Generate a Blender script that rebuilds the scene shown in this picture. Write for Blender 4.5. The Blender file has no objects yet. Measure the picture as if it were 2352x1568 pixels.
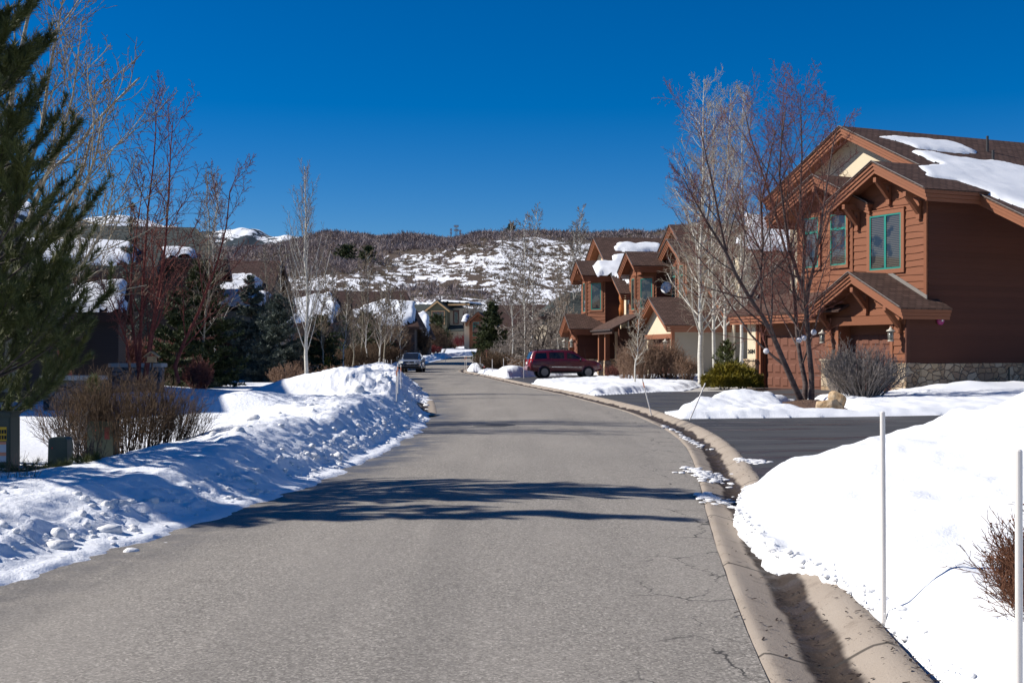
import bpy, bmesh, math, random
import numpy as np
from mathutils import Vector, Matrix
from mathutils.geometry import tessellate_polygon

# ------------------------------------------------------------------ camera, sky, sun, exposure
S = bpy.context.scene
F, CX, HZ, EYE = 2940.0, 1176.0, 810.0, 1.65          # focal length and horizon measured on a 2352 px wide copy of the photo
cam_data = bpy.data.cameras.new("camera")
cam = bpy.data.objects.new("camera", cam_data)
S.collection.objects.link(cam)
cam.location = (0, 0, EYE)
cam.rotation_euler = (math.radians(90), 0, 0)
cam_data.sensor_width = 36.0
cam_data.lens = 36.0 * F / 2352.0
cam_data.shift_y = 26.0 / 2352.0
cam_data.clip_start, cam_data.clip_end = 0.1, 30000
S.camera = cam

SUN_EL, SUN_AZ = math.radians(37), math.radians(274)   # azimuth measured clockwise from +Y: the sun stands to the left
world = bpy.data.worlds.new("World")
S.world = world
world.use_nodes = True
wt = world.node_tree
wt.nodes.clear()
sky = wt.nodes.new("ShaderNodeTexSky")
sky.sky_type = 'NISHITA'
sky.sun_disc = False
sky.sun_elevation = SUN_EL
sky.sun_rotation = SUN_AZ
sky.altitude = 1800
sky.air_density = 1.0
sky.dust_density = 0.15
sky.ozone_density = 6.0
hs = wt.nodes.new("ShaderNodeHueSaturation")
hs.inputs['Saturation'].default_value = 1.38
hs.inputs['Hue'].default_value = 0.507
bg = wt.nodes.new("ShaderNodeBackground")
bg.inputs[1].default_value = 0.070
wo = wt.nodes.new("ShaderNodeOutputWorld")
wt.links.new(sky.outputs[0], hs.inputs['Color'])
wt.links.new(hs.outputs[0], bg.inputs[0])
wt.links.new(bg.outputs[0], wo.inputs[0])

sun_d = bpy.data.lights.new("sun", 'SUN')
sun_d.energy = 5.0
sun_d.angle = math.radians(0.5)
sun_d.color = (1.0, 0.95, 0.88)
sun = bpy.data.objects.new("sun", sun_d)
S.collection.objects.link(sun)
to_sun = Vector((math.sin(SUN_AZ) * math.cos(SUN_EL), math.cos(SUN_AZ) * math.cos(SUN_EL), math.sin(SUN_EL)))
sun.rotation_euler = to_sun.to_track_quat('Z', 'Y').to_euler()
sun.location = (-60, 20, 60)

S.view_settings.view_transform = 'Standard'
S.view_settings.look = 'None'
S.view_settings.exposure = 0.40
S.view_settings.gamma = 1.0
S.view_settings.use_curve_mapping = False
S.cycles.max_bounces = 6
S.cycles.use_denoising = True
S.cycles.sample_clamp_indirect = 6.0

# ------------------------------------------------------------------ helpers
COL = S.collection
R = random.Random(7)

def link(o, parent=None):
    COL.objects.link(o)
    if parent is not None:
        o.parent = parent
    return o

def tag(o, label=None, cat=None, group=None, kind=None):
    if label: o["label"] = label
    if cat: o["category"] = cat
    if group: o["group"] = group
    if kind: o["kind"] = kind
    return o

def empty(name, loc=(0, 0, 0), rz=0.0, label=None, cat=None, group=None):
    o = bpy.data.objects.new(name, None)
    o.empty_display_size = 0.2
    o.location = loc
    o.rotation_euler = (0, 0, rz)
    link(o)
    return tag(o, label, cat, group)

def copy_tree(src, loc, rz=0.0, scale=1.0, label=None, cat=None, group=None):
    def cp(o, par):
        c = o.copy()
        COL.objects.link(c)
        c.parent = par
        for ch in o.children:
            cp(ch, c)
        return c
    c = cp(src, None)
    c.location = loc
    c.rotation_euler = (0, 0, rz)
    c.scale = scale if isinstance(scale, tuple) else (scale,) * 3
    for k in ("label", "category", "group"):
        if k in c: del c[k]
    return tag(c, label, cat or src.get("category"), group or src.get("group"))

def mesh_np(name, V, Fc, mat, parent=None, smooth=False):
    """V (n,3) array; Fc (m,3) or (m,4) int array."""
    V = np.asarray(V, dtype=np.float32)
    Fc = np.asarray(Fc, dtype=np.int32)
    me = bpy.data.meshes.new(name)
    me.vertices.add(len(V))
    me.vertices.foreach_set("co", V.ravel())
    k = Fc.shape[1]
    me.loops.add(Fc.size)
    me.loops.foreach_set("vertex_index", Fc.ravel())
    me.polygons.add(len(Fc))
    me.polygons.foreach_set("loop_start", np.arange(0, Fc.size, k, dtype=np.int32))
    me.polygons.foreach_set("loop_total", np.full(len(Fc), k, dtype=np.int32))
    if smooth:
        me.polygons.foreach_set("use_smooth", np.ones(len(Fc), dtype=bool))
    me.update(calc_edges=True)
    me.validate()
    if mat: me.materials.append(mat)
    return link(bpy.data.objects.new(name, me), parent)

def text_mesh(name, body, size, mat, parent, loc, depth=.01):
    fc = bpy.data.curves.new(name, 'FONT'); fc.body = body; fc.size = size; fc.extrude = depth; fc.align_x = 'CENTER'
    fo = bpy.data.objects.new(name, fc); COL.objects.link(fo)
    bpy.context.view_layer.update()
    me = bpy.data.meshes.new_from_object(fo.evaluated_get(bpy.context.evaluated_depsgraph_get()))
    bpy.data.objects.remove(fo)
    me.materials.clear(); me.materials.append(mat)
    o = link(bpy.data.objects.new(name, me), parent); o.location = loc; o.rotation_euler = (math.radians(90), 0, 0)
    return o

class MB:
    def __init__(s): s.v, s.f = [], []
    def poly(s, pts):
        n = len(s.v); s.v += [tuple(p) for p in pts]; s.f.append(tuple(range(n, n + len(pts))))
    def box(s, x0, x1, y0, y1, z0, z1):
        n = len(s.v)
        s.v += [(x, y, z) for z in (z0, z1) for y in (y0, y1) for x in (x0, x1)]
        s.f += [tuple(n + i for i in q) for q in ((0, 2, 3, 1), (4, 5, 7, 6), (0, 1, 5, 4), (2, 6, 7, 3), (0, 4, 6, 2), (1, 3, 7, 5))]
    def hexa(s, a, b):
        """two quads (lists of 4 points), bottom a and top b"""
        n = len(s.v); s.v += [tuple(p) for p in list(a) + list(b)]
        s.f += [tuple(n + i for i in q) for q in ((3, 2, 1, 0), (4, 5, 6, 7), (0, 1, 5, 4), (1, 2, 6, 5), (2, 3, 7, 6), (3, 0, 4, 7))]
    def prism(s, pxz, y0, y1, axis='y'):
        n = len(s.v); m = len(pxz)
        for y in (y0, y1):
            for a, z in pxz:
                s.v.append((a, y, z) if axis == 'y' else ((y, a, z) if axis == 'x' else (a, z, y)))
        s.f.append(tuple(range(n, n + m))); s.f.append(tuple(range(n + 2 * m - 1, n + m - 1, -1)))
        for i in range(m):
            j = (i + 1) % m
            s.f.append((n + i, n + m + i, n + m + j, n + j))
    def beam(s, p, q, w, h=None):
        p, q = Vector(p), Vector(q); h = h or w
        d = (q - p).normalized()
        up = Vector((0, 0, 1)) if abs(d.z) < .95 else Vector((0, 1, 0))
        a = d.cross(up).normalized() * (w / 2); b = a.cross(d).normalized() * (h / 2)
        s.hexa([p - a - b, p + a - b, p + a + b, p - a + b], [q - a - b, q + a - b, q + a + b, q - a + b])
    def cyl(s, p, q, r0, r1=None, n=12, caps=True):
        r1 = r0 if r1 is None else r1
        p, q = Vector(p), Vector(q); d = (q - p).normalized()
        up = Vector((0, 0, 1)) if abs(d.z) < .95 else Vector((0, 1, 0))
        a = d.cross(up).normalized(); b = d.cross(a)
        k = len(s.v)
        for c, r in ((p, r0), (q, r1)):
            for i in range(n):
                t = 2 * math.pi * i / n
                s.v.append(tuple(c + a * (r * math.cos(t)) + b * (r * math.sin(t))))
        for i in range(n):
            j = (i + 1) % n
            s.f.append((k + i, k + n + i, k + n + j, k + j))
        if caps:
            s.f.append(tuple(k + i for i in range(n))); s.f.append(tuple(k + n + i for i in reversed(range(n))))
    def lathe(s, c, prof, n=14, axis='z'):
        """prof: list of (r, h) along the axis"""
        k = len(s.v)
        for r, h in prof:
            for i in range(n):
                t = 2 * math.pi * i / n
                a, b = r * math.cos(t), r * math.sin(t)
                s.v.append((c[0] + a, c[1] + b, c[2] + h) if axis == 'z' else ((c[0] + a, c[1] + h, c[2] + b) if axis == 'y' else (c[0] + h, c[1] + a, c[2] + b)))
        for j in range(len(prof) - 1):
            for i in range(n):
                i2 = (i + 1) % n
                s.f.append((k + j * n + i, k + j * n + i2, k + (j + 1) * n + i2, k + (j + 1) * n + i))
        s.f.append(tuple(k + i for i in reversed(range(n)))); s.f.append(tuple(k + (len(prof) - 1) * n + i for i in range(n)))
    def build(s, name, mat, parent=None, smooth=False, bevel=0.0):
        me = bpy.data.meshes.new(name)
        me.from_pydata(s.v, [], s.f)
        bm = bmesh.new(); bm.from_mesh(me)
        bmesh.ops.recalc_face_normals(bm, faces=bm.faces)
        if bevel:
            bmesh.ops.remove_doubles(bm, verts=bm.verts, dist=1e-5)
            bmesh.ops.bevel(bm, geom=list(bm.edges), offset=bevel, segments=2, affect='EDGES', clamp_overlap=True)
        bm.to_mesh(me); bm.free()
        if smooth:
            me.polygons.foreach_set("use_smooth", np.ones(len(me.polygons), dtype=bool))
        me.materials.append(mat)
        return link(bpy.data.objects.new(name, me), parent)

# --- noise and smooth steps on arrays
_rs = np.random.RandomState(3)
_perm = np.concatenate([_rs.permutation(256)] * 3)
_ga = _rs.rand(256) * 2 * np.pi
_gx, _gy = np.cos(_ga), np.sin(_ga)
def pn(x, y):
    x = np.asarray(x, float); y = np.asarray(y, float)
    xi = np.floor(x).astype(int); yi = np.floor(y).astype(int)
    xf, yf = x - xi, y - yi
    u = xf * xf * xf * (xf * (xf * 6 - 15) + 10); v = yf * yf * yf * (yf * (yf * 6 - 15) + 10)
    def g(ix, iy, dx, dy):
        h = _perm[_perm[ix & 255] + (iy & 255)]
        return _gx[h] * dx + _gy[h] * dy
    a = g(xi, yi, xf, yf); b = g(xi + 1, yi, xf - 1, yf)
    c = g(xi, yi + 1, xf, yf - 1); d = g(xi + 1, yi + 1, xf - 1, yf - 1)
    return 1.4 * ((a + u * (b - a)) + v * ((c + u * (d - c)) - (a + u * (b - a))))
def fbm(x, y, o=4, s=1.0):
    r, a, f = 0.0, 1.0, s
    for i in range(o):
        r = r + a * pn(x * f + 17.3 * i, y * f - 9.1 * i); a *= .5; f *= 2.03
    return r
def billow(x, y, o=3, s=1.0):
    r, a, f = 0.0, 1.0, s
    for i in range(o):
        r = r + a * (1 - 2.2 * np.abs(pn(x * f + 5.3 * i, y * f + 3.1 * i))); a *= .5; f *= 2.1
    return r
def ss(a, b, x):
    t = np.clip((np.asarray(x, float) - a) / (b - a), 0, 1)
    return t * t * (3 - 2 * t)
def gauss(x, y, cx, cy, sx, sy, rot=0.0):
    c, s_ = math.cos(rot), math.sin(rot)
    dx, dy = x - cx, y - cy
    a, b = c * dx + s_ * dy, -s_ * dx + c * dy
    return np.exp(-(a / sx) ** 2 - (b / sy) ** 2)
def pt(px, py, Y): return Vector(((px - CX) / F * Y, Y, EYE - (py - HZ) / F * Y))
def gp(px, py, z=0.0):
    Y = (EYE - z) * F / (py - HZ)
    return ((px - CX) / F * Y, Y)

# ------------------------------------------------------------------ materials
class NT:
    def __init__(s, name):
        s.m = bpy.data.materials.new(name); s.m.use_nodes = True
        s.t = s.m.node_tree; s.t.nodes.clear()
        s.out = s.t.nodes.new("ShaderNodeOutputMaterial")
        s.p = s.t.nodes.new("ShaderNodeBsdfPrincipled")
        s.t.links.new(s.p.outputs[0], s.out.inputs[0])
    def set(s, inp, v):
        if hasattr(v, 'links') or hasattr(v, 'is_output'): s.t.links.new(v, inp)
        else: inp.default_value = v
    def base(s, c): s.set(s.p.inputs['Base Color'], c4(c))
    def rough(s, c): s.set(s.p.inputs['Roughness'], c)
    def spec(s, c): s.set(s.p.inputs['Specular IOR Level'], c)
    def coords(s, kind='Object'):
        return s.t.nodes.new("ShaderNodeTexCoord").outputs[kind]
    def pos(s): return s.t.nodes.new("ShaderNodeNewGeometry").outputs['Position']
    def sep(s, v):
        n = s.t.nodes.new("ShaderNodeSeparateXYZ"); s.set(n.inputs[0], v); return n.outputs
    def comb(s, x, y, z=0.0):
        n = s.t.nodes.new("ShaderNodeCombineXYZ")
        for i, v in enumerate((x, y, z)): s.set(n.inputs[i], v)
        return n.outputs[0]
    def scale(s, v, k):
        n = s.t.nodes.new("ShaderNodeVectorMath"); n.operation = 'MULTIPLY'
        s.set(n.inputs[0], v); n.inputs[1].default_value = k if isinstance(k, tuple) else (k,) * 3
        return n.outputs[0]
    def addv(s, a, b):
        n = s.t.nodes.new("ShaderNodeVectorMath"); n.operation = 'ADD'
        s.set(n.inputs[0], a); s.set(n.inputs[1], b); return n.outputs[0]
    def noise(s, v, sc, det=3.0, rough=.55, col=False, dist=0.0):
        n = s.t.nodes.new("ShaderNodeTexNoise"); s.set(n.inputs['Vector'], v)
        n.inputs['Scale'].default_value = sc; n.inputs['Detail'].default_value = det
        n.inputs['Roughness'].default_value = rough; n.inputs['Distortion'].default_value = dist
        return n.outputs['Color' if col else 'Fac']
    def voro(s, v, sc, feat='F1', out='Distance', rnd=1.0):
        n = s.t.nodes.new("ShaderNodeTexVoronoi"); n.feature = feat; s.set(n.inputs['Vector'], v)
        n.inputs['Scale'].default_value = sc; n.inputs['Randomness'].default_value = rnd
        return n.outputs[out]
    def math(s, op, a, b=0.0):
        n = s.t.nodes.new("ShaderNodeMath"); n.operation = op
        s.set(n.inputs[0], a); s.set(n.inputs[1], b); return n.outputs[0]
    def ramp(s, f, stops, interp='LINEAR'):
        n = s.t.nodes.new("ShaderNodeValToRGB"); s.set(n.inputs[0], f)
        cr = n.color_ramp; cr.interpolation = interp
        while len(cr.elements) < len(stops): cr.elements.new(0.5)
        for e, (p, c) in zip(cr.elements, stops):
            e.position = p; e.color = c4(c)
        return n.outputs[0]
    def mix(s, f, a, b, mode='MIX'):
        n = s.t.nodes.new("ShaderNodeMix"); n.data_type = 'RGBA'; n.blend_type = mode
        s.set(n.inputs[0], f); s.set(n.inputs[6], c4(a)); s.set(n.inputs[7], c4(b))
        return n.outputs[2]
    def step(s, v, a, b):
        n = s.t.nodes.new("ShaderNodeMapRange"); n.interpolation_type = 'SMOOTHSTEP'
        s.set(n.inputs[0], v); n.inputs[1].default_value = a; n.inputs[2].default_value = b
        return n.outputs[0]
    def bump(s, h, strength=.3, dist=.02, chain=None):
        n = s.t.nodes.new("ShaderNodeBump"); s.set(n.inputs['Height'], h)
        n.inputs['Strength'].default_value = strength; n.inputs['Distance'].default_value = dist
        if chain is not None: s.t.links.new(chain, n.inputs['Normal'])
        s.t.links.new(n.outputs[0], s.p.inputs['Normal'])
        return n.outputs[0]

def c4(c):
    if isinstance(c, (int, float)): return (c, c, c, 1)
    if isinstance(c, tuple) and len(c) == 3: return c + (1,)
    return c

def simple(name, c, rough=.6, metal=0.0, var=.15, sc=6.0, spec=.4, bump=0.0, bsc=40.0):
    n = NT(name); co = n.coords()
    k = n.noise(co, sc, 4)
    n.base(n.mix(k, tuple(x * (1 - var) for x in c), tuple(min(1, x * (1 + var)) for x in c)))
    n.rough(rough); n.p.inputs['Metallic'].default_value = metal; n.spec(spec)
    if bump: n.bump(n.noise(co, bsc, 3), bump, .01)
    return n.m

M = {}
def mats():
    # snow
    n = NT("snow"); p = n.pos()
    f = n.noise(p, 1.1, 3); g = n.noise(p, 28, 4, .65); h = n.noise(p, 160, 2)
    n.base(n.mix(f, (.755, .775, .795), (.815, .825, .84)))
    n.rough(.62); n.spec(.25)
    n.bump(h, .25, .008, n.bump(g, .4, .03)); M['snow'] = n.m
    # snow ploughed from the road: greyer, gritty
    n = NT("ploughed snow"); p = n.pos(); z = n.sep(p)[2]
    g = n.noise(p, 14, 5, .65); d = n.noise(p, 3.2, 4, .6); e = n.noise(p, 90, 3, .7)
    dirt = n.math('MULTIPLY', n.step(d, .5, .72), n.step(e, .42, .7))
    at = n.t.nodes.new("ShaderNodeAttribute"); at.attribute_name = "grit"
    dirt = n.math('MULTIPLY', dirt, at.outputs['Fac'])
    col = n.mix(d, (.85, .87, .90), (.90, .91, .925))
    n.base(n.mix(n.math('MULTIPLY', dirt, .75), col, (.33, .29, .24)))
    n.rough(.6); n.spec(.3)
    n.bump(e, .3, .012, n.bump(g, .5, .05)); M['bank'] = n.m
    # asphalt road
    n = NT("worn asphalt"); p = n.pos(); xyz = n.sep(p)
    v1 = n.voro(p, 82, out='Color'); v2 = n.noise(p, 220, 2, .7); big = n.noise(n.scale(p, (.9, .25, 1)), 1.0, 4)
    sp = n.math('MULTIPLY', n.sep(v1)[0], 1.0)
    c = n.ramp(sp, [(0, (.11, .097, .082)), (.35, (.22, .20, .172)), (.8, (.31, .282, .243)), (1, (.52, .475, .41))])
    c = n.mix(n.step(big, .3, .75), c, n.mix(.45, c, (.36, .325, .28)))
    pit = n.step(n.noise(p, 38, 2, .5), .66, .72); c = n.mix(n.math('MULTIPLY', pit, .6), c, (.07, .062, .055))
    c = n.mix(n.math('MULTIPLY', v2, .35), c, (.17, .155, .135))
    # wheel tracks slightly paler / darker streaks along the street
    st = n.noise(n.scale(p, (1.6, .05, 1)), 1.0, 3)
    c = n.mix(n.math('MULTIPLY', n.step(st, .45, .7), .28), c, (.15, .137, .12))
    # cracks, thickest along the right-hand edge
    warp = n.addv(p, n.scale(n.noise(p, 3.5, 4, .6, True), (.35, .35, 0)))
    ed = n.voro(n.scale(warp, (1.5, .8, 1)), 1.0, 'DISTANCE_TO_EDGE')
    at = n.t.nodes.new("ShaderNodeAttribute"); at.attribute_name = "crackle"
    cr = n.math('MULTIPLY', n.math('SUBTRACT', 1.0, n.step(ed, .004, .016)), n.step(at.outputs['Fac'], .35, 1.0))
    cr = n.math('MULTIPLY', cr, n.step(n.noise(p, 1.3, 2), .38, .58))
    c = n.mix(n.math('MULTIPLY', cr, .9), c, (.03, .028, .026))
    wet = n.t.nodes.new("ShaderNodeAttribute"); wet.attribute_name = "wet"
    wf = n.math('MULTIPLY', wet.outputs['Fac'], n.step(n.noise(p, 2.2, 4), .25, .62))
    c = n.mix(n.math('MULTIPLY', wf, .72), c, (.05, .05, .052))
    n.base(c); n.rough(n.mix(wf, (.85,) * 3, (.35,) * 3)); n.spec(.3)
    n.bump(n.math('ADD', n.sep(v1)[1], v2), .35, .008); M['asphalt'] = n.m
    # black sealed driveway
    n = NT("sealed driveway asphalt"); p = n.pos()
    f = n.noise(n.scale(p, (.35, 1.6, 1)), 1.2, 5, .6); g = n.noise(p, 150, 3, .7); st = n.noise(n.scale(p, (.15, 2.5, 1)), 2.0, 4)
    c = n.mix(f, (.024, .025, .028), (.072, .072, .074)); c = n.mix(n.step(st, .55, .75), c, (.15, .148, .145))
    wf = n.step(n.noise(n.scale(p, (.25, .9, 1)), .9, 4), .52, .6)
    c = n.mix(n.math('MULTIPLY', wf, .6), c, (.028, .016, .012))
    n.base(n.mix(n.math('MULTIPLY', g, .25), c, (.11, .11, .11))); n.rough(n.mix(wf, (.8,) * 3, (.3,) * 3)); n.spec(.3)
    n.bump(g, .3, .008); M['drive'] = n.m
    # concrete gutter with mud in its channel
    n = NT("gutter concrete"); p = n.pos()
    at = n.t.nodes.new("ShaderNodeAttribute"); at.attribute_name = "across"
    al = n.t.nodes.new("ShaderNodeAttribute"); al.attribute_name = "along"
    f = n.noise(p, 1.6, 5, .6); g = n.noise(p, 60, 4, .7); sp = n.noise(p, 24, 3, .75)
    c = n.mix(f, (.30, .245, .19), (.40, .345, .285)); c = n.mix(n.math('MULTIPLY', g, .4), c, (.24, .2, .165))
    w = n.math('ADD', at.outputs['Fac'], n.math('MULTIPLY', n.math('SUBTRACT', n.noise(p, .8, 6, .6), .5), .34))
    mud = n.math('MULTIPLY', n.step(w, .30, .37), n.math('SUBTRACT', 1.0, n.step(w, .60, .66)))
    mc = n.ramp(n.noise(p, 9, 5, .7), [(.25, (.014, .011, .010)), (.55, (.032, .022, .017)), (.8, (.07, .048, .035))])
    c = n.mix(n.math('MULTIPLY', mud, .95), c, mc)
    stn = n.step(n.noise(p, 3.5, 6, .72), .54, .74)
    c = n.mix(n.math('MULTIPLY', stn, .55), c, (.13, .10, .078))
    deb = n.math('MULTIPLY', n.step(sp, .64, .70), .85)
    c = n.mix(deb, c, (.04, .032, .028))
    # joints every three metres
    fr = n.math('PINGPONG', al.outputs['Fac'], 1.5)
    jt = n.math('SUBTRACT', 1.0, n.step(fr, .012, .03))
    c = n.mix(n.math('MULTIPLY', jt, .8), c, (.04, .035, .03))
    n.base(c); n.rough(n.mix(mud, (.85,) * 3, n.ramp(n.noise(p, 4, 3), [(.4, (.5,) * 3), (.6, (.85,) * 3)]))); n.spec(.12)
    n.bump(n.math('ADD', g, n.math('MULTIPLY', sp, .6)), .4, .012); M['gutter'] = n.m
    M['concrete'] = simple("pale concrete", (.40, .38, .34), .85, sc=3, bump=.3)
    # soil and dead grass
    n = NT("bare soil and dead grass"); p = n.pos()
    n.base(n.ramp(n.noise(p, 7, 5, .7), [(.3, (.05, .038, .025)), (.55, (.12, .09, .055)), (.75, (.2, .16, .09))])); n.rough(.95)
    n.bump(n.noise(p, 60, 3), .6, .03); M['soil'] = n.m
    n = NT("bark mulch"); p = n.pos()
    v = n.voro(n.scale(p, (1, 1.5, 1)), 28, out='Color')
    n.base(n.ramp(n.sep(v)[0], [(0, (.02, .012, .008)), (.5, (.085, .042, .022)), (1, (.2, .11, .06))])); n.rough(.9)
    n.bump(n.voro(p, 28), .8, .04); M['mulch'] = n.m
    # hillside: snow between brown earth and dry grass
    n = NT("hillside snow and scrub ground"); p = n.pos()
    a = n.noise(n.scale(p, (.030, .016, .016)), 1.0, 5, .6); b = n.noise(n.scale(p, (.24, .11, .16)), 1.0, 5, .62)
    at = n.t.nodes.new("ShaderNodeAttribute"); at.attribute_name = "cover"
    k = n.math('ADD', n.math('MULTIPLY', a, .26), n.math('MULTIPLY', b, .78))
    k = n.math('ADD', k, n.math('MULTIPLY', at.outputs['Fac'], -.30))
    sn = n.step(k, .495, .515)
    br = n.ramp(n.noise(p, .8, 5, .7), [(.3, (.07, .052, .042)), (.6, (.115, .088, .068)), (.8, (.16, .125, .09))])
    n.base(n.mix(sn, br, (.86, .87, .89))); n.rough(.9); n.spec(.1); M['hill'] = n.m
    n = NT("mountain snow and conifers"); p = n.pos(); z = n.sep(p)[2]
    nrm = n.sep(n.t.nodes.new("ShaderNodeNewGeometry").outputs['Normal'])[2]
    a = n.noise(p, .0045, 6, .65); b = n.noise(p, .03, 4, .7)
    k = n.math('ADD', n.math('MULTIPLY', a, .7), n.math('MULTIPLY', b, .35))
    k = n.math('ADD', k, n.math('MULTIPLY', n.step(z, 150, 620), .26))
    sn = n.step(k, .695, .73)
    n.base(n.mix(sn, (.05, .065, .075), (.88, .9, .92))); n.rough(.8); n.spec(.1); M['mountain'] = n.m
    # timber house
    def wood(name, c, var=.22, boards=0):
        n = NT(name); co = n.coords()
        g = n.noise(n.scale(co, (1.2, 1.2, 16)), 1.5, 4, .6); f = n.noise(co, .8, 4)
        col = n.mix(g, tuple(x * (1 - var) for x in c), tuple(x * (1 + var) for x in c))
        n.base(n.mix(n.math('MULTIPLY', f, .35), col, tuple(x * .72 for x in c)))
        if boards:                                        # each board took the stain a little differently
            zb = n.math('FLOOR', n.math('DIVIDE', n.sep(co)[2], boards))
            wn = n.t.nodes.new("ShaderNodeTexWhiteNoise"); wn.noise_dimensions = '1D'; n.set(wn.inputs['W'], zb)
            n.base(n.mix(n.math('MULTIPLY', wn.outputs['Value'], .5), n.mix(n.math('MULTIPLY', f, .35), col, tuple(x * .72 for x in c)), tuple(x * .62 for x in c)))
        n.rough(.72); n.spec(.25); n.bump(g, .25, .01); return n.m
    M['siding'] = wood("russet lap siding", (.210, .078, .037))
    M['siding_shaded'] = wood("russet board siding with painted shade", (.105, .039, .024), .15, .21)  # russet darkened: shade of the walls turned from the sun is in the colour
    M['trim'] = wood("russet trim boards", (.250, .098, .050), .12)
    M['garage'] = wood("brown garage door paint", (.165, .068, .043), .08)
    M['brown'] = wood("dark brown timber", (.075, .042, .03))
    M['grey_wood'] = wood("weathered dark timber", (.06, .045, .04))
    M['orange_wood'] = wood("carved orange log", (.42, .13, .03))
    M['green_siding'] = wood("olive lap siding", (.12, .115, .075))
    M['cream'] = simple("cream stucco", (.62, .52, .36), .9, var=.06, sc=2, bump=.4, bsc=60)
    M['taupe'] = simple("taupe stucco", (.30, .255, .19), .9, var=.07, sc=2, bump=.3, bsc=60)
    M['sage'] = simple("sage stucco", (.21, .20, .14), .9, var=.08, sc=2, bump=.3)
    M['teal'] = simple("teal window paint", (.02, .21, .16), .4, var=.08)
    M['maroon'] = simple("maroon window paint", (.13, .025, .03), .5)
    def shingle(name, ax, c, course=.2):
        n = NT(name); co = n.coords(); x = n.sep(co)
        v = n.comb(x[1] if ax == 'y' else x[0], n.math('MULTIPLY', x[2], 2.3), 0.0)
        b = n.t.nodes.new("ShaderNodeTexBrick"); n.set(b.inputs['Vector'], v)
        b.inputs['Scale'].default_value = 1.0; b.inputs['Brick Width'].default_value = .33; b.inputs['Row Height'].default_value = course
        b.inputs['Mortar Size'].default_value = .03; b.inputs['Mortar Smooth'].default_value = .4
        b.inputs['Color1'].default_value = c4(tuple(q * .6 for q in c)); b.inputs['Color2'].default_value = c4(tuple(q * 1.45 for q in c))
        b.inputs['Mortar'].default_value = c4(tuple(q * .25 for q in c))
        f = n.noise(co, 1.4, 5, .6); g = n.noise(co, 45, 3)
        col = n.mix(n.math('MULTIPLY', f, .5), b.outputs['Color'], tuple(q * .8 for q in c))
        n.base(n.mix(n.math('MULTIPLY', g, .3), col, tuple(q * 1.5 for q in c))); n.rough(.9); n.spec(.15)
        n.bump(n.math('MULTIPLY', b.outputs['Fac'], -1.0), .6, .03); return n.m
    M['roof_y'] = shingle("brown shingles", 'y', (.092, .056, .044)); M['roof_x'] = shingle("brown shingles facing the street", 'x', (.092, .056, .044))
    M['roof_grey'] = shingle("green grey shingles", 'x', (.06, .068, .062)); M['roof_dark'] = shingle("dark brown shingles", 'x', (.075, .045, .038))
    M['roof_grey_y'] = shingle("green grey shingles side", 'y', (.06, .068, .062))
    # rubble stone
    n = NT("rubble sandstone"); co = n.coords()
    wv = n.addv(co, n.scale(n.noise(co, 2.2, 2, .5, True), (.25, .25, .25)))
    sc = n.scale(wv, (1, 1, 1.35))
    ed = n.voro(sc, 3.0, 'DISTANCE_TO_EDGE', rnd=.9); cc = n.sep(n.voro(sc, 3.0, out='Color', rnd=.9))
    st = n.ramp(cc[0], [(0, (.36, .24, .14)), (.3, (.50, .39, .25)), (.6, (.30, .20, .13)), (.8, (.56, .47, .34)), (1, (.44, .25, .13))], 'CONSTANT')
    st = n.mix(.4, st, n.ramp(cc[1], [(0, (.34, .24, .15)), (1, (.58, .47, .34))]))
    st = n.mix(n.math('MULTIPLY', n.noise(co, 7, 5, .65), .4), st, (.30, .20, .12))
    n.base(n.mix(n.step(ed, .015, .045), (.20, .155, .115), st)); n.rough(.9); n.spec(.2)
    n.bump(n.step(ed, .0, .09), .9, .05, n.bump(n.noise(co, 14, 4), .4, .02)); M['stone'] = n.m
    n = NT("slate stone wall"); co = n.coords()
    ed = n.voro(n.scale(co, (1, 1, 2)), 2.6, 'DISTANCE_TO_EDGE'); cc = n.sep(n.voro(n.scale(co, (1, 1, 2)), 2.6, out='Color'))
    n.base(n.mix(n.step(ed, .01, .05), (.03, .03, .03), n.ramp(cc[0], [(0, (.09, .085, .09)), (1, (.22, .2, .19))]))); n.rough(.9)
    n.bump(n.step(ed, 0, .08), .8, .05); M['slate'] = n.m
    n = NT("sandstone boulder"); co = n.coords(); f = n.noise(co, 4, 6, .65)
    n.base(n.ramp(f, [(.3, (.23, .13, .06)), (.5, (.44, .30, .16)), (.7, (.58, .45, .30))])); n.rough(.9)
    n.bump(n.noise(co, 9, 5, .7), .7, .08); M['rock'] = n.m
    # glass with blinds behind it
    n = NT("window glass over blinds"); z = n.sep(n.coords())[2]; f = n.noise(n.coords(), 1.6, 3)
    w = n.math('PINGPONG', z, .035); bl = n.step(w, .008, .02)
    c = n.mix(bl, (.016, .016, .018), (.10, .088, .07))
    n.base(n.mix(n.step(f, .42, .52), (.018, .018, .022), c)); n.rough(.04); n.spec(.6)
    n.p.inputs['Coat Weight'].default_value = .25; n.p.inputs['Coat Roughness'].default_value = .02
    M['glass'] = n.m
    M['darkglass'] = simple("dark tinted glass", (.012, .014, .017), .05, spec=.8, var=.05)
    M['black'] = simple("black plastic", (.015, .015, .016), .5)
    M['metal_dark'] = simple("dark bronze metal", (.05, .045, .04), .45, .6)
    M['pipe'] = simple("black vent pipe", (.03, .03, .032), .6)
    M['flash'] = simple("grey metal flashing", (.22, .20, .18), .55, .3)
    M['lamp_metal'] = simple("ivory lantern metal", (.50, .46, .38), .5)
    M['lamp_glass'] = simple("lantern glass", (.20, .20, .17), .08, spec=.8)
    M['pink'] = simple("magenta enamel", (.28, .03, .14), .4)
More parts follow.
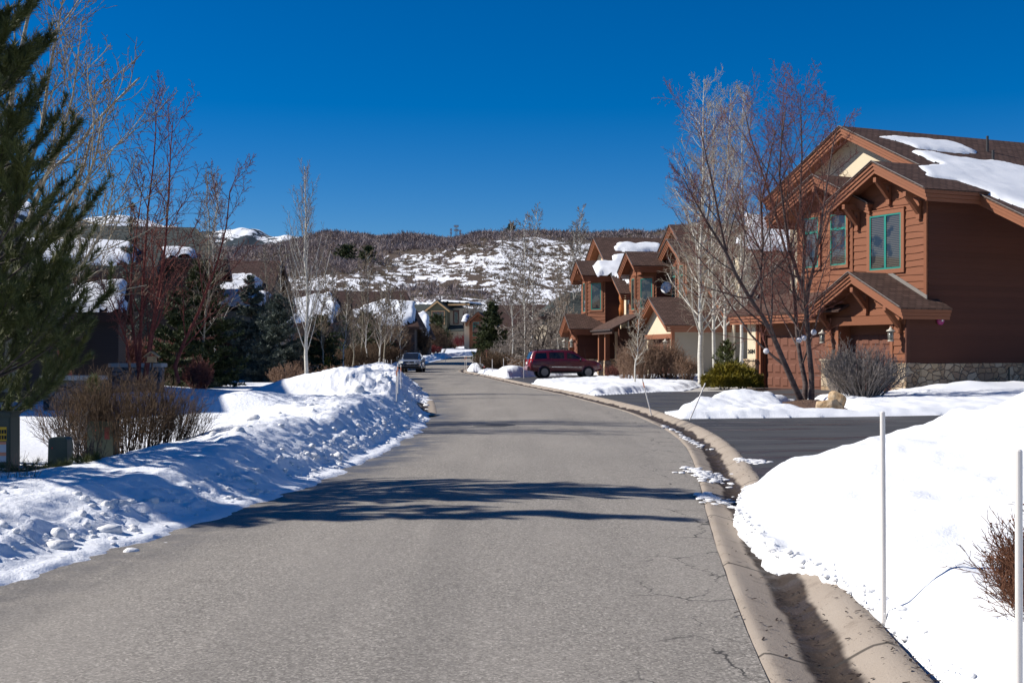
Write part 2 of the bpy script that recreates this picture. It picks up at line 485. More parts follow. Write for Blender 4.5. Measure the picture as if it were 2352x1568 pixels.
    M['white'] = simple("white paint", (.74, .73, .71), .5, var=.06, sc=3)
    M['orange'] = simple("faded orange tape", (.62, .25, .14), .6)
    M['stake'] = simple("white fibreglass", (.70, .66, .61), .45, var=.08, sc=5)
    M['red_paint'] = simple("red hydrant paint", (.5, .02, .02), .45)
    M['util'] = simple("dark green utility paint", (.045, .058, .04), .5, var=.12, sc=4)
    M['yellow'] = simple("yellow warning label", (.62, .36, .02), .6)
    M['blue'] = simple("blue label", (.03, .11, .33), .6)
    M['label_grey'] = simple("pale grey label", (.42, .45, .48), .6)
    M['ink'] = simple("black ink", (.012, .012, .012), .7)
    M['wicker'] = simple("white wicker", (.70, .68, .70), .6)
    M['plain_wood'] = simple("pine board", (.40, .25, .12), .7)
    M['steel'] = simple("galvanised steel", (.45, .46, .47), .45, .7)
    M['iron'] = simple("cast iron cover", (.06, .055, .05), .6, .3, bump=.5, bsc=60)
    # bark
    def bark(name, c1, c2, sc=(3, 3, 14), scar=None):
        n = NT(name); co = n.coords()
        f = n.noise(n.scale(co, sc), 1.0, 4, .65); c = n.mix(n.step(f, .35, .65), c1, c2)
        if scar: c = n.mix(n.step(n.noise(n.scale(co, (2.5, 2.5, 6)), 1.0, 3), .63, .68), c, scar)
        n.base(c); n.rough(.85); n.spec(.2); n.bump(f, .3, .02); return n.m
    M['aspen'] = bark("white aspen bark", (.50, .47, .40), (.62, .59, .52), scar=(.06, .055, .05))
    M['aspen_twig'] = bark("pale tan twigs", (.30, .25, .19), (.40, .34, .26))
    M['cotton'] = bark("grey cottonwood bark", (.24, .21, .15), (.38, .335, .25))
    M['cotton_twig'] = bark("brown cottonwood twigs", (.15, .115, .08), (.22, .17, .12))
    M['ash_twig'] = bark("grey brown twigs", (.15, .118, .095), (.23, .185, .15))
    M['cherry'] = bark("dark purplish bark", (.065, .045, .042), (.125, .095, .085), (4, 4, 10))
    M['cherry_twig'] = bark("wine red twigs", (.15, .055, .042), (.21, .085, .065))
    M['red_stem'] = bark("bright red stems", (.14, .035, .03), (.20, .06, .045))
    M['dark_bark'] = bark("dark grey bark", (.05, .04, .035), (.10, .08, .07))
    M['grey_twig'] = bark("silvery grey twigs", (.20, .17, .145), (.32, .275, .24))
    M['brown_twig'] = bark("tan brown twigs", (.085, .055, .035), (.16, .105, .065))
    M['tan_twig'] = bark("reddish tan twigs", (.19, .115, .075), (.29, .19, .13))
    M['dogwood'] = bark("crimson dogwood stems", (.11, .02, .022), (.17, .032, .035))
    M['seed'] = bark("rusty seed heads", (.11, .05, .03), (.2, .09, .05))
    def needles(name, a, b, c):
        n = NT(name); co = n.coords()
        f = n.noise(co, 2.4, 4, .6); g = n.noise(co, 30, 2)
        n.base(n.mix(n.math('MULTIPLY', g, .5), n.ramp(f, [(.3, a), (.5, b), (.72, c)]), b)); n.rough(.6); n.spec(.3)
        n.p.inputs['Subsurface Weight'].default_value = 0.0
        return n.m
    M['pine'] = needles("long pine needles", (.042, .055, .016), (.085, .10, .027), (.15, .15, .04))
    M['spruce'] = needles("blue spruce needles", (.045, .065, .055), (.085, .105, .08), (.14, .16, .14))
    M['fir'] = needles("dark fir needles", (.03, .042, .016), (.055, .07, .024), (.085, .10, .03))
    M['juniper'] = needles("golden juniper", (.09, .08, .01), (.20, .165, .016), (.33, .25, .02))
    M['scrub'] = bark("leafless oak scrub", (.26, .205, .195), (.38, .315, .295), (.05, .05, .05))
    M['sage_brush'] = bark("dry sagebrush", (.11, .085, .055), (.19, .15, .10), (.05, .05, .05))
    # car paint
    def paint(name, c, rough=.25, metal=0.0):
        n = NT(name); n.base(c); n.rough(rough); n.p.inputs['Metallic'].default_value = metal
        n.p.inputs['Coat Weight'].default_value = .8; n.p.inputs['Coat Roughness'].default_value = .05; return n.m
    M['car_red'] = paint("dark red car paint", (.15, .007, .014), .35)
    M['car_silver'] = paint("silver car paint", (.36, .39, .43), .3, .5)
    M['tyre'] = simple("tyre rubber", (.018, .018, .018), .85)
    M['rim'] = simple("alloy wheel", (.20, .20, .21), .35, .7)
    M['chrome'] = simple("bright trim", (.6, .6, .62), .2, .9)
    M['tail'] = simple("red lens", (.45, .01, .01), .15)
    M['head'] = simple("clear lens", (.55, .55, .52), .12)
    M['amber'] = simple("amber lens", (.6, .2, .02), .15)
    M['feather'] = simple("grey brown feathers", (.16, .13, .11), .8)
mats()
# ------------------------------------------------------------------ the street: edges measured along the photo
_yg = np.arange(-6, 260, .25)
def curve(pts, k=70):
    ys = [p[1] for p in pts]; xs = [p[0] for p in pts]
    x = np.interp(_yg, ys, xs)
    for _ in range(k):
        xp = np.concatenate([[2 * x[0] - x[1]], x, [2 * x[-1] - x[-2]]])
        x = .25 * xp[:-2] + .5 * xp[1:-1] + .25 * xp[2:]
    return x
_EL = curve([(-5.6, -6), (-4.55, 4), (-4.2, 6), (-3.66, 9.15), (-3.17, 12), (-2.75, 14.5), (-2.5, 16.2), (-2.24, 20.2), (-2.03, 24.3), (-2.0, 28), (-2.12, 32.3), (-2.55, 38.8),
             (-3.4, 50), (-4.45, 60.6), (-6.5, 80.9), (-9.5, 105), (-10.3, 125), (-10.4, 144), (-9.8, 165), (-8.4, 185), (-4, 205), (7, 220), (30, 232), (60, 240), (120, 260)])
_AR = curve([(.6, -6), (1.1, 4), (1.27, 6.4), (1.46, 8.36), (1.98, 13.1), (2.6, 18), (3.13, 23.1), (3.34, 27.7), (3.22, 35.9), (2.09, 49.5), (.31, 64.7), (-1.94, 86.6),
             (-4.6, 110), (-5.1, 121), (-5.0, 140), (-3.6, 160), (0, 180), (8, 196), (25, 208), (60, 222), (120, 240), (150, 260)])
def EL(y): return np.interp(y, _yg, _EL)
def AR(y): return np.interp(y, _yg, _AR)
GW = .78                                                  # width of the concrete gutter
def tz(x, y):                                             # terrain under everything: level, then rising beyond 120 m
    return 1.35 * ss(118, 215, y) + 1.4 * ss(200, 270, y) + 0 * x
def gz(x, y):                                             # front yards on the right rise a little towards the houses
    return .15 * ss(3, 16, x - AR(y)) * (1 - ss(70, 90, y)) + tz(x, y)

def grid_obj(name, X, Y, Z, mat, attrs=None, keep=None, smooth=True):
    n, m = X.shape
    V = np.stack([X, Y, Z], -1).reshape(-1, 3)
    idx = np.arange(n * m).reshape(n, m)
    q = np.stack([idx[:-1, :-1], idx[:-1, 1:], idx[1:, 1:], idx[1:, :-1]], -1)
    q = q[keep] if keep is not None else q.reshape(-1, 4)
    # make normals point up
    a = V[q[:, 1]] - V[q[:, 0]]; b = V[q[:, 3]] - V[q[:, 0]]
    if np.cross(a, b)[:, 2].mean() < 0: q = q[:, ::-1]
    o = mesh_np(name, V, q, mat, smooth=smooth)
    for k, arr in (attrs or {}).items():
        at = o.data.attributes.new(k, 'FLOAT', 'POINT')
        at.data.foreach_set("value", np.ascontiguousarray(arr, dtype=np.float32).ravel())
    return o

def yrows(y0, y1, k, dmin):
    ys = [y0]
    while ys[-1] < y1: ys.append(ys[-1] + max(dmin, k * max(ys[-1], 0)))
    return np.array(ys)

# ground sheet under everything, out to the hills
gx = np.concatenate([-np.geomspace(900, 20, 40), np.linspace(-18, 18, 37), np.geomspace(20, 900, 40)])
gy = np.concatenate([[-80, -40, -15], np.linspace(-5, 270, 111), [300, 340]])
GX, GY = np.meshgrid(gx, gy)
GZ = tz(GX, GY) - .16 - .3 * ss(8, 40, np.abs(GX)) * 0
tag(grid_obj("ground", GX, GY, GZ, M['soil']), kind="structure")

# road
ry = yrows(-5, 258, .006, .12)
cs = np.linspace(-.06, 1.0, 40)
RY, RC = np.meshgrid(ry, cs, indexing='ij')
el, ar = EL(RY), AR(RY)
RX = el + (ar - el) * RC
wid = ar - el
RZ = tz(RX, RY) + .05 * np.sin(np.clip(RC, 0, 1) * np.pi) + .006 * fbm(RX, RY, 3, .7)
edge_r = ar - RX
crk = np.clip(1 - edge_r / 1.3, 0, 1) + .22 * ss(.5, .9, RC)
wet = np.clip(1.25 - np.abs(RX - el - .2) / .75, 0, 1) * (.55 + .45 * ss(-.1, .4, fbm(RX, RY, 2, .25)))
tag(grid_obj("road", RX, RY, RZ, M['asphalt'], {"crackle": crk, "wet": wet}), kind="structure")

# rolled concrete gutter along the right-hand edge
ky = yrows(-5, 200, .005, .08)
kc = np.linspace(0, 1, 22)
KY, KC = np.meshgrid(ky, kc, indexing='ij')
arr_ = AR(KY); slope = np.gradient(_AR, .25); nx = 1.0 / np.sqrt(1 + np.interp(KY, _yg, slope) ** 2)
KX = arr_ + KC * GW / nx
prof = np.interp(kc, [0, .03, .1, .42, .52, .8, .92, 1], [-.012, .012, .01, -.062, -.066, .055, .075, .05])
KZ = tz(KX, KY) + prof[None, :] + .006 * fbm(KX, KY, 3, 2.0)
seg = np.concatenate([[0], np.cumsum(np.hypot(np.diff(ky), np.diff(AR(ky))))])
tag(grid_obj("gutter", KX, KY, KZ, M['gutter'], {"across": KC, "along": np.repeat(seg[:, None], len(kc), 1)}), kind="structure")
# short length of gutter that shows on the left where the snow has melted
ky = np.arange(33.0, 44.0, .2); kc = np.linspace(0, 1, 14)
KY, KC = np.meshgrid(ky, kc, indexing='ij')
KX = EL(KY) + .24 - KC * .72
prof = np.interp(kc, [0, .05, .42, .52, .8, 1], [-.02, .004, -.004, -.004, .07, .09])
tag(grid_obj("gutter.001", KX, KY, tz(KX, KY) + prof[None, :] + .03, M['gutter'], {"across": KC, "along": KY}), kind="structure")

# manhole with its patched collar
mx, my = gp(1150, 981)
mb = MB(); mb.lathe((0, 0, -.03), [(.62, 0), (.62, .0205), (.33, .0215), (.33, .021)], 40)
patch = empty("manhole", (mx, my, .055), 0, "round iron manhole cover in a patched asphalt ring, middle of the road", "manhole")
mb.build("collar", simple("patched asphalt ring", (.11, .105, .10), .9, var=.3, sc=30), patch)
mb = MB(); mb.lathe((0, 0, -.02), [(.33, 0), (.33, .018), (.30, .02), (.29, .016), (.0001, .016)], 36); mb.build("cover", M['iron'], patch)

# ------------------------------------------------------------------ snow on the left: ploughed bank, mounds and the yard behind
ly = np.concatenate([np.linspace(-3, 4.9, 20), yrows(5, 250, .0042, .03)])
lt = np.concatenate([np.arange(-.5, 2.6, .034), 2.6 + np.geomspace(.04, 110, 62)])
LY, LT = np.meshgrid(ly, lt, indexing='ij')
LX = EL(LY) - LT
def left_h(x, y, t):
    a = fbm(x, y, 3, .35)
    hc = .50 - .10 * (1 - ss(14.5, 18.5, y)) + .06 * np.sin(y * .35 + 1) + .08 * a + .10 * ss(19, 26, y)
    hc = hc * (1 - .35 * ss(85, 110, y)) + .12 * ss(110, 135, y)
    rise = .16 * ss(.0, .4, t) + .84 * ss(.30, 1.12 + .2 * a, t)
    bank = hc * rise
    yard = .27 + .07 * ss(17, 24, y) + .05 * fbm(x, y, 3, .2)
    h = bank + (yard - bank) * ss(1.3, 3.2, t + .4 * a)
    m = 0
    for cx, cy, sx, sy, rot, amp in ((-5.4, 26.6, 1.5, 1.25, .2, .48), (-6.6, 28.5, 1.7, 1.0, .1, .22), (-5.2, 33.5, 1.8, 1.6, .4, .62), (-4.0, 34.0, 1.2, 1.3, .3, .22), (-5.9, 50, 2.2, 2.6, 0, .42),
                                     (-7.2, 60, 2.0, 3, 0, .60), (-9.2, 31, 1.8, 1.4, 0, .3), (-12.5, 40, 3, 2, 0, .35), (-8.6, 74, 1.8, 5, 0, .5), (-11.6, 100, 1.4, 7, 0, .55),
                                     (-12.4, 122, 1.5, 6, 0, .7), (-12.2, 140, 1.6, 6, 0, .7), (-6.1, 17.7, .9, 1.4, .3, -.12), (-13, 21, 3.5, 3, 0, .12)):
        m = m + amp * gauss(x, y, cx, cy, sx, sy, rot)
    h = h + m
    # driveway-like gap of thin snow near 36 m, beyond the rough mound
    rough = ss(.15, .5, t) * (1 - ss(1.9, 2.8, t)) + .9 * gauss(x, y, -4.7, 33.4, 1.7, 1.6) + .8 * gauss(x, y, -7.2, 60, 2, 3) + .7 * ss(95, 110, y) * (1 - ss(3, 5, t))
    rough = np.clip(rough * (.36 + .34 * ss(13, 26, y) + .2 * fbm(x, y, 2, .25)), 0, 1)
    face = np.clip(rough, 0, 1)
    h = h + face * (.05 * billow(x, y, 3, 1.3) + .045 * fbm(x, y, 5, 3.2) + .02 * np.maximum(0, billow(x, y, 2, 9.0)))
    # gullies on the road-side face
    h = h - face * .13 * np.maximum(0, fbm(x + .5 * y, .6 * y, 3, .9) - .05)
    # crumbled foot
    foot = gauss(t, 0 * t, .38, 0, .35, 1)
    h = h + foot * (.045 * np.maximum(0, billow(x, y, 2, 4.0)) + .03)
    h = h + .012 * fbm(x, y, 3, 2.2)
    e = t + .17 * fbm(x, y, 4, .9) + .05 * fbm(x, y, 2, 6)
    h = h * ss(-.02, .5, e) + .03 * ss(-.12, .05, e) - .035 * (1 - ss(-.16, -.02, e))
    gap = gauss(x, y, EL(y) - .15, 38.5, .55, 2.6)
    return h - gap * (h + .05) * .9, face
LH, LFACE = left_h(LX, LY, LT)
LZ = tz(LX, LY) + LH + .055 * (1 - ss(.0, .35, LT)) * 0 + .012
grit = np.clip(LFACE * 1.1 + .8 * gauss(LT, 0 * LT, .3, 0, .45, 1), 0, 1)
bank_l = grid_obj("snow_bank", LX, LY, LZ, M['bank'], {"grit": grit})
tag(bank_l, kind="structure")
def left_z(x, y):
    x = np.atleast_1d(np.asarray(x, float)); y = np.atleast_1d(np.asarray(y, float))
    h, _ = left_h(x, y, EL(y) - x)
    return float((tz(x, y) + h)[0])

# lumps of ploughed snow and ice lying on the bank and along its foot
def lump_mesh(n_sub=2, seed=0):
    bm = bmesh.new(); bmesh.ops.create_icosphere(bm, subdivisions=n_sub, radius=1.0)
    v = np.array([p.co[:] for p in bm.verts]); f = np.array([[q.index for q in g.verts] for g in bm.faces]); bm.free()
    r = 1 + .33 * pn(v[:, 0] * 1.1 + seed * 3.7, v[:, 1] * 1.1 + v[:, 2] * .9 + seed) + .14 * pn(v[:, 0] * 2.9 + seed, v[:, 2] * 2.9 + v[:, 1] * 2)
    return v * r[:, None], f
_lumps = [lump_mesh(2, i) for i in range(6)]
def scatter_lumps(name, items, mat):
    Vs, Fs, k = [], [], 0
    for (x, y, z, sx, sy, sz, rz, i) in items:
        v, f = _lumps[i % 6]
        c, s_ = math.cos(rz), math.sin(rz)
        w = v * np.array([sx, sy, sz])
        w = np.stack([c * w[:, 0] - s_ * w[:, 1] + x, s_ * w[:, 0] + c * w[:, 1] + y, w[:, 2] + z], -1)
        Vs.append(w); Fs.append(f + k); k += len(w)
    return mesh_np(name, np.concatenate(Vs), np.concatenate(Fs), mat, smooth=True)
rr = random.Random(11); items = []
for i in range(2000):
    y = 8.2 * math.exp(rr.random() * 2.5)
    t = abs(rr.gauss(.30, .22)) + .02 if rr.random() < .72 else rr.uniform(.3, 2.0)
    r = min(.12, (.008 + .026 * rr.random() ** 4 + (.05 * rr.random() if rr.random() < .03 else 0)) * (1 + y / 45))
    if rr.random() < .35 and pn(y * .8, 0) < 0: continue
    x = float(EL(y)) - t
    items.append((x, y, left_z(x, y) + r * .35, r * rr.uniform(.8, 1.4), r * rr.uniform(.8, 1.4), r * rr.uniform(.6, .95), rr.random() * 6, i))
n_ = NT("old crusty snow lumps"); p_ = n_.pos(); n_.base(n_.mix(n_.noise(p_, 9, 4), (.70, .68, .65), (.86, .87, .88))); n_.rough(.6)
n_.bump(n_.noise(p_, 60, 4), .5, .02); M['lump'] = n_.m
tag(scatter_lumps("snow_lumps", items, M['lump']), kind="stuff")
for px, py, r, lab in ((302, 1208, .06, "smooth round lump of snow at the road edge"), (548, 1005, .075, "dirty grey chunk of ice, tallest on the smooth part of the bank"), (585, 1020, .08, "broad grey lump half sunk in the bank below the dirty chunk"),
                       (822, 962, .15, "tall block of dirty ice standing on the bank crest beside the road bend"), (640, 1030, .055, "rounded grey lump of old snow among crumbs on the bank"), (380, 1195, .04, "small upright ice lump beside the smooth round lump")):
    Y = 1.4 * F / (py - HZ)
    for _ in range(12):
        x = (px - CX) / F * Y; Y = (EYE - left_z(x, Y)) * F / (py + 6 - HZ)
    x = (px - CX) / F * Y
    o = scatter_lumps("snow_chunk", [(0, 0, 0, r * 1.25, r, r * 1.0, px, px), (r * .8, .1 * r, -r * .35, r * .7, r * .6, r * .55, px + 1, px + 2), (-r * .7, -r * .3, -r * .4, r * .5, r * .6, r * .5, px + 2, px + 3)], M['lump']); o.location = (x, Y, left_z(x, Y) + r * .3)
    tag(o, lab, "snow lump", "big lumps of snow on the left bank")

# ------------------------------------------------------------------ right-hand yards: driveways, snow between them
def resample(poly, step=1.0):
    out = []
    for (a, b) in zip(poly, poly[1:] + poly[:1]):
        n = max(1, int(math.hypot(b[0] - a[0], b[1] - a[1]) / step))
        out += [(a[0] + (b[0] - a[0]) * i / n, a[1] + (b[1] - a[1]) * i / n) for i in range(n)]
    return out
def sheet(name, poly, mat, dz, kind="structure"):
    p = resample(poly)
    tri = tessellate_polygon([[Vector((x, y, 0)) for x, y in p]])
    V = [(x, y, float(gz(x, y)) + dz) for x, y in p]
    V = np.array(V); T = np.array(tri)
    a = V[T[:, 1]] - V[T[:, 0]]; b = V[T[:, 2]] - V[T[:, 0]]
    fl = np.cross(a, b)[:, 2] < 0
    T[fl] = T[fl][:, ::-1]
    return tag(mesh_np(name, V, T, mat), kind=kind)
def go(y): return (float(AR(y)) + GW * .97, y)
def edge(y0, y1, n=10): return [go(y0 + (y1 - y0) * i / n) for i in range(n + 1)]
D1 = edge(13.5, 30.9) + [(7.5, 31.6), (10.7, 31.9), (26, 33.5), (26, 14), (8, 12)]
D2 = edge(34.1, 47.6) + [(6.2, 52.5), gp(1620, 897, .1), (10.2, 57.5), (11.6, 58.6), (13.2, 57.6), (16.4, 49.5), (15.5, 45.0), gp(1905, 913, .12), gp(1830, 917, .1), (8.6, 43.2), (6.0, 38)]
D3 = edge(66, 79.5) + [(1.4, 86), (4.4, 91.5), (11, 91), (10, 83.5), (5.5, 79), (2.5, 72)]
D4 = edge(101, 108) + [(2, 112), (8, 112), (6, 104)]
sheet("driveway", D1, M['drive'], .055); sheet("driveway.001", D2, M['drive'], .055)
sheet("driveway.002", D3, M['drive'], .055); sheet("driveway.003", D4, M['drive'], .055)
WALK = [gp(1545, 900, .12), gp(1590, 893, .12), gp(1640, 881, .12), gp(1690, 880, .12), gp(1725, 888, .12), gp(1700, 893, .12), gp(1625, 900, .12)]
sheet("path", WALK, M['concrete'], .062)
PAD = [(18.2, 50.4), (23, 52.4), (24, 48.6), (19.4, 47.4)]
sheet("path.001", PAD, M['concrete'], .07)
MULCH = [gp(1775, 921, .15), gp(1840, 914, .15), gp(1895, 918, .15), gp(1940, 930, .15), gp(1950, 946, .15), gp(1880, 944, .15), gp(1830, 938, .15)]

def sdist(x, y, poly):
    """distance to the polygon, negative inside"""
    d = np.full(x.shape, 1e9); ins = np.zeros(x.shape, bool)
    for (ax, ay), (bx, by) in zip(poly, poly[1:] + poly[:1]):
        ex, ey = bx - ax, by - ay
        t = np.clip(((x - ax) * ex + (y - ay) * ey) / (ex * ex + ey * ey + 1e-9), 0, 1)
        d = np.minimum(d, np.hypot(x - ax - t * ex, y - ay - t * ey))
        c = ((ay > y) != (by > y)) & (x < (bx - ax) * (y - ay) / (by - ay + 1e-12) + ax)
        ins ^= c
    return np.where(ins, -d, d)
def right_h(x, y):
    t = x - AR(y) - GW
    nz = fbm(x, y, 4, .8)
    sd = np.minimum.reduce([sdist(x, y, D) for D in (D2, D3, D4, WALK, PAD)])
    sd1 = sdist(x, y, D1)
    sm = sdist(x, y, MULCH)
    base = .20 + .05 * fbm(x, y, 3, .3) + .05 * fbm(x, y, 4, 1.3)
    for cx, cy, sx, sy, rot, amp in ((6.5, 36.6, 1.5, 1.1, .2, .34), (7.7, 38.4, 1.3, 1.1, .3, .26), (5.2, 34.2, 1.2, 1.0, .2, .16), (15.5, 43.8, 1.6, 1.0, .4, .30), (18, 45.5, 2.2, .9, .4, .22),
                                     (3.6, 55, 2.2, 6, -.2, .08), (3.0, 66, 2.5, 4.5, 0, .04), (6.5, 60, 2.5, 2, 0, .12), (0.1, 85.5, 1.6, 3.6, .1, .52), (1.2, 92, 1.8, 4, 0, .35), (-1.9, 97, 1.2, 3, 0, .2),
                                     (-3.0, 112, 1.4, 3, 0, .5), (9, 64, 2.5, 1.5, .3, .25), (8.2, 68.5, 4, 2.0, 0, .03)):
        base = base + amp * gauss(x, y, cx, cy, sx, sy, rot)
    m = ss(-.02, .85, sd + .25 * nz) * ss(-.14, .42, t + .15 * nz) * ss(-.05, .5, sm + .2 * nz)
    m1 = ss(.0, .55, sd1 + .05 * nz)
    h = base * m * m1
    # the big bank beside the camera
    crest = np.interp(x, [2.0, 2.25, 2.6, 3.4, 4.4, 5.4, 6.4, 9], [0, .06, .27, .44, .68, .98, 1.28, 1.6])
    front = np.interp(y, [0, 4, 6, 9, 12, 14.5], [.30, .42, .62, .86, 1.0, 1.0])
    edge_x = np.interp(y, [0, 5, 6.4, 7.7, 9.3, 10.1, 11.4, 12.8, 14, 15.2, 16.4, 17.5], [2.1, 2.12, 2.12, 2.16, 2.2, 2.02, 2.1, 2.18, 2.45, 2.8, 3.4, 4.4]) + .07 * nz + .02 * fbm(x, y, 3, 5)
    e = x - edge_x
    back = 1 - ss(13.6 + .22 * (x - 3), 16.4 + .25 * (x - 3), y + .5 * nz)
    bk = crest * front * (1 + .16 * fbm(x, y, 3, .45)) * ss(-.02, .55, e) * back
    bk = bk + back * ss(0, .3, e) * (.075 * fbm(x, y, 3, .7) + .028 * fbm(x, y, 4, 2.2) + .012 * billow(x, y, 2, 1.1)) + back * (1 - ss(.1, .5, e)) * .03 * fbm(x, y, 4, 4)
    near = back * ss(-.05, .08, e)
    h = np.where(y < 22, np.maximum(h * (y > 16), 0) * 0 + bk + .05 * near, h)
    flat = np.where(y < 22, 1 - near, 1 - np.minimum(m, m1))
    h = h - .13 * ss(.2, 1.0, flat) + .02 * fbm(x, y, 3, 1.5) * ss(.05, .2, h)
    h = h - .14 * (t < .03) * ss(.15, .8, flat)
    thin = (y > 22) & (t > .03) & (np.minimum(sd, sd1) > .04) & (sm > .15)
    return np.where(thin, np.maximum(h, .03), h), m
yy = yrows(1.5, 128, .0045, .035)
tt = np.concatenate([np.arange(-.86, 3.2, .04), np.arange(3.2, 9, .09), 9 + np.geomspace(.12, 60, 46)])
RY2, RT2 = np.meshgrid(yy, tt, indexing='ij')
RX2 = AR(RY2) + GW + RT2
RH, RMASK = right_h(RX2, RY2)
RZ2 = gz(RX2, RY2) + RH + .055
kp = (RH[:-1, :-1] > -.125) | (RH[1:, 1:] > -.125)
tag(grid_obj("snow_bank.001", RX2, RY2, RZ2, M['snow'], keep=kp), kind="structure")
def right_z(x, y):
    x = np.atleast_1d(np.asarray(x, float)); y = np.atleast_1d(np.asarray(y, float))
    return float((gz(x, y) + right_h(x, y)[0] + .055)[0])
# mulch bed
P = np.array(resample(MULCH, .25)); c = P.mean(0)
rings = [c + (P - c) * k for k in np.linspace(.02, 1.12, 9)]
MX = np.array([np.append(r[:, 0], r[0, 0]) for r in rings]); MY = np.array([np.append(r[:, 1], r[0, 1]) for r in rings])
kk = np.linspace(.02, 1.12, 9)[:, None]
tag(grid_obj("mulch_bed", MX, MY, gz(MX, MY) + .16 * (1 - kk ** 2) + .05 + .03 * fbm(MX, MY, 3, 3), M['mulch']), kind="structure")
# far right and far yards: thin snow sheet beyond the detailed ground
fx = np.concatenate([-np.geomspace(420, 4, 60), [0], np.geomspace(4, 420, 60)]); fy = np.linspace(126, 285, 70)
FX, FY = np.meshgrid(fx, fy)
offr = np.where(FX > AR(FY) + .9, FX - AR(FY) - .9, np.where(FX < EL(FY) - 1, EL(FY) - 1 - FX, -1.0))
FZ = tz(FX, FY) - .12 + .5 * ss(0, 1.6, offr) + ss(0, 2, offr) * .25 * fbm(FX, FY, 4, .18) + .9 * gauss(FX, FY, -2, 226, 14, 4) + .5 * gauss(FX, FY, -9, 214, 9, 5)
tag(grid_obj("snow_field", FX, FY, FZ, M['snow']), kind="structure")
# side road up beyond the bend
SR = [(-14, 226), (-4, 229), (10, 234), (40, 246), (40, 250), (8, 239.5), (-6, 233), (-15, 229)]
# crumbs of snow in the gutter
items = []
for (px, py, n, sx, sy) in ((1622, 1090, 34, .26, .42), (1640, 1145, 16, .25, .25), (1590, 1010, 16, .12, .8), (1725, 1068, 18, .2, .15), (1540, 985, 8, .1, .6), (1755, 1132, 22, .18, .2)):
    cx, cy = gp(px, py)
    for i in range(n * 4):
        r = rr.uniform(.012, .042); x, y = cx + rr.gauss(0, sx) * .55, cy + rr.gauss(0, sy)
        items.append((x, y, float(np.interp((x - float(AR(y))) / GW, [-9, 0, .1, .42, .52, .8, .92, 1], [.012, .012, .01, -.062, -.066, .055, .075, .05])) + r * .2, r * 1.7, r * 1.5, r * .4, rr.random() * 6, i))
for i in range(420):
    y = rr.uniform(6, 16); x = float(np.interp(y, [0, 5, 6.4, 7.7, 9.3, 10.1, 11.4, 12.8, 14, 15.2, 16.4], [2.1, 2.12, 2.12, 2.16, 2.2, 2.02, 2.1, 2.18, 2.45, 2.8, 3.4])) + rr.gauss(.02, .05)
    r = .005 + .02 * rr.random() ** 3; items.append((x, y, right_z(x, y) + r * .2, r * 1.4, r, r * .7, rr.random() * 6, i))
tag(scatter_lumps("snow_crumbs", items, M['lump']), kind="stuff")
# thin wet leaves, twigs and grit along the gutter and its edge
V, Fq = [], []
for i in range(1100):
    y = 5.5 * math.exp(rr.random() * 1.7); t = rr.choice((rr.gauss(.45, .12), rr.gauss(.95, .06), rr.gauss(.5, .3))) * GW
    x = float(AR(y)) + t; z = float(np.interp(t / GW, [0, .1, .42, .52, .8, .92, 1], [.012, .01, -.062, -.066, .055, .075, .05])) + .006
    a = rr.random() * 6.3; l = rr.uniform(.004, .02) * (2.2 if rr.random() < .06 else 1); w = rr.uniform(.003, .008)
    dx, dy = math.cos(a) * l, math.sin(a) * l; ex, ey = -math.sin(a) * w, math.cos(a) * w
    k = len(V); V += [(x - dx - ex, y - dy - ey, z), (x + dx - ex, y + dy - ey, z + .004), (x + dx + ex, y + dy + ey, z + .006), (x - dx + ex, y - dy + ey, z + .002)]
    Fq.append((k, k + 1, k + 2, k + 3))
tag(mesh_np("leaf_litter", V, Fq, simple("wet dead leaves", (.035, .022, .014), .7)), kind="stuff")

# ------------------------------------------------------------------ the hill and the far mountains
def hill_z(x, y):
    crest = 79.5 + 3 * np.sin(x * .006 + .3) - .055 * np.clip(-x - 60, 0, 400) + 5 * fbm(x, y * .2, 3, .012)
    crest = crest - 26 * ss(120, 380, -x) * 0.6
    r = ss(290, 905, y)
    r = .75 * r + .25 * ((y - 290) / 615).clip(0, 1)
    g = 4 * fbm(x, y, 4, .012) * ss(300, 420, y)
    valley = -10 * np.exp(-((x - 40 - .1 * (y - 600)) / 45) ** 2) * ss(380, 520, y) * (1 - ss(800, 900, y)) * .4
    return 2.6 + crest * r * (1 - .35 * ss(905, 1300, y)) + g + valley
hx = np.linspace(-620, 620, 190); hy = np.concatenate([np.linspace(262, 940, 150), np.linspace(960, 1300, 14)])
HX, HY = np.meshgrid(hx, hy)
def oak_cover(x, y):
    f = fbm(x, y, 4, .011)
    top = ss(610, 840, y + 90 * fbm(x, y, 2, .008))
    left = ss(-40, -150, x - .12 * (y - 500)) * ss(430, 560, y)
    return np.clip(.95 * top + .85 * left + .7 * f - .12 - .75 * gauss(x, y, 75, 690, 60, 120, .2), 0, 1)
cov = oak_cover(HX, HY)
HZ_ = np.where(HY < 275, tz(HX, HY) - .3, hill_z(HX, HY))
tag(grid_obj("hill", HX, HY, HZ_, M['hill'], {"cover": cov}), kind="structure")
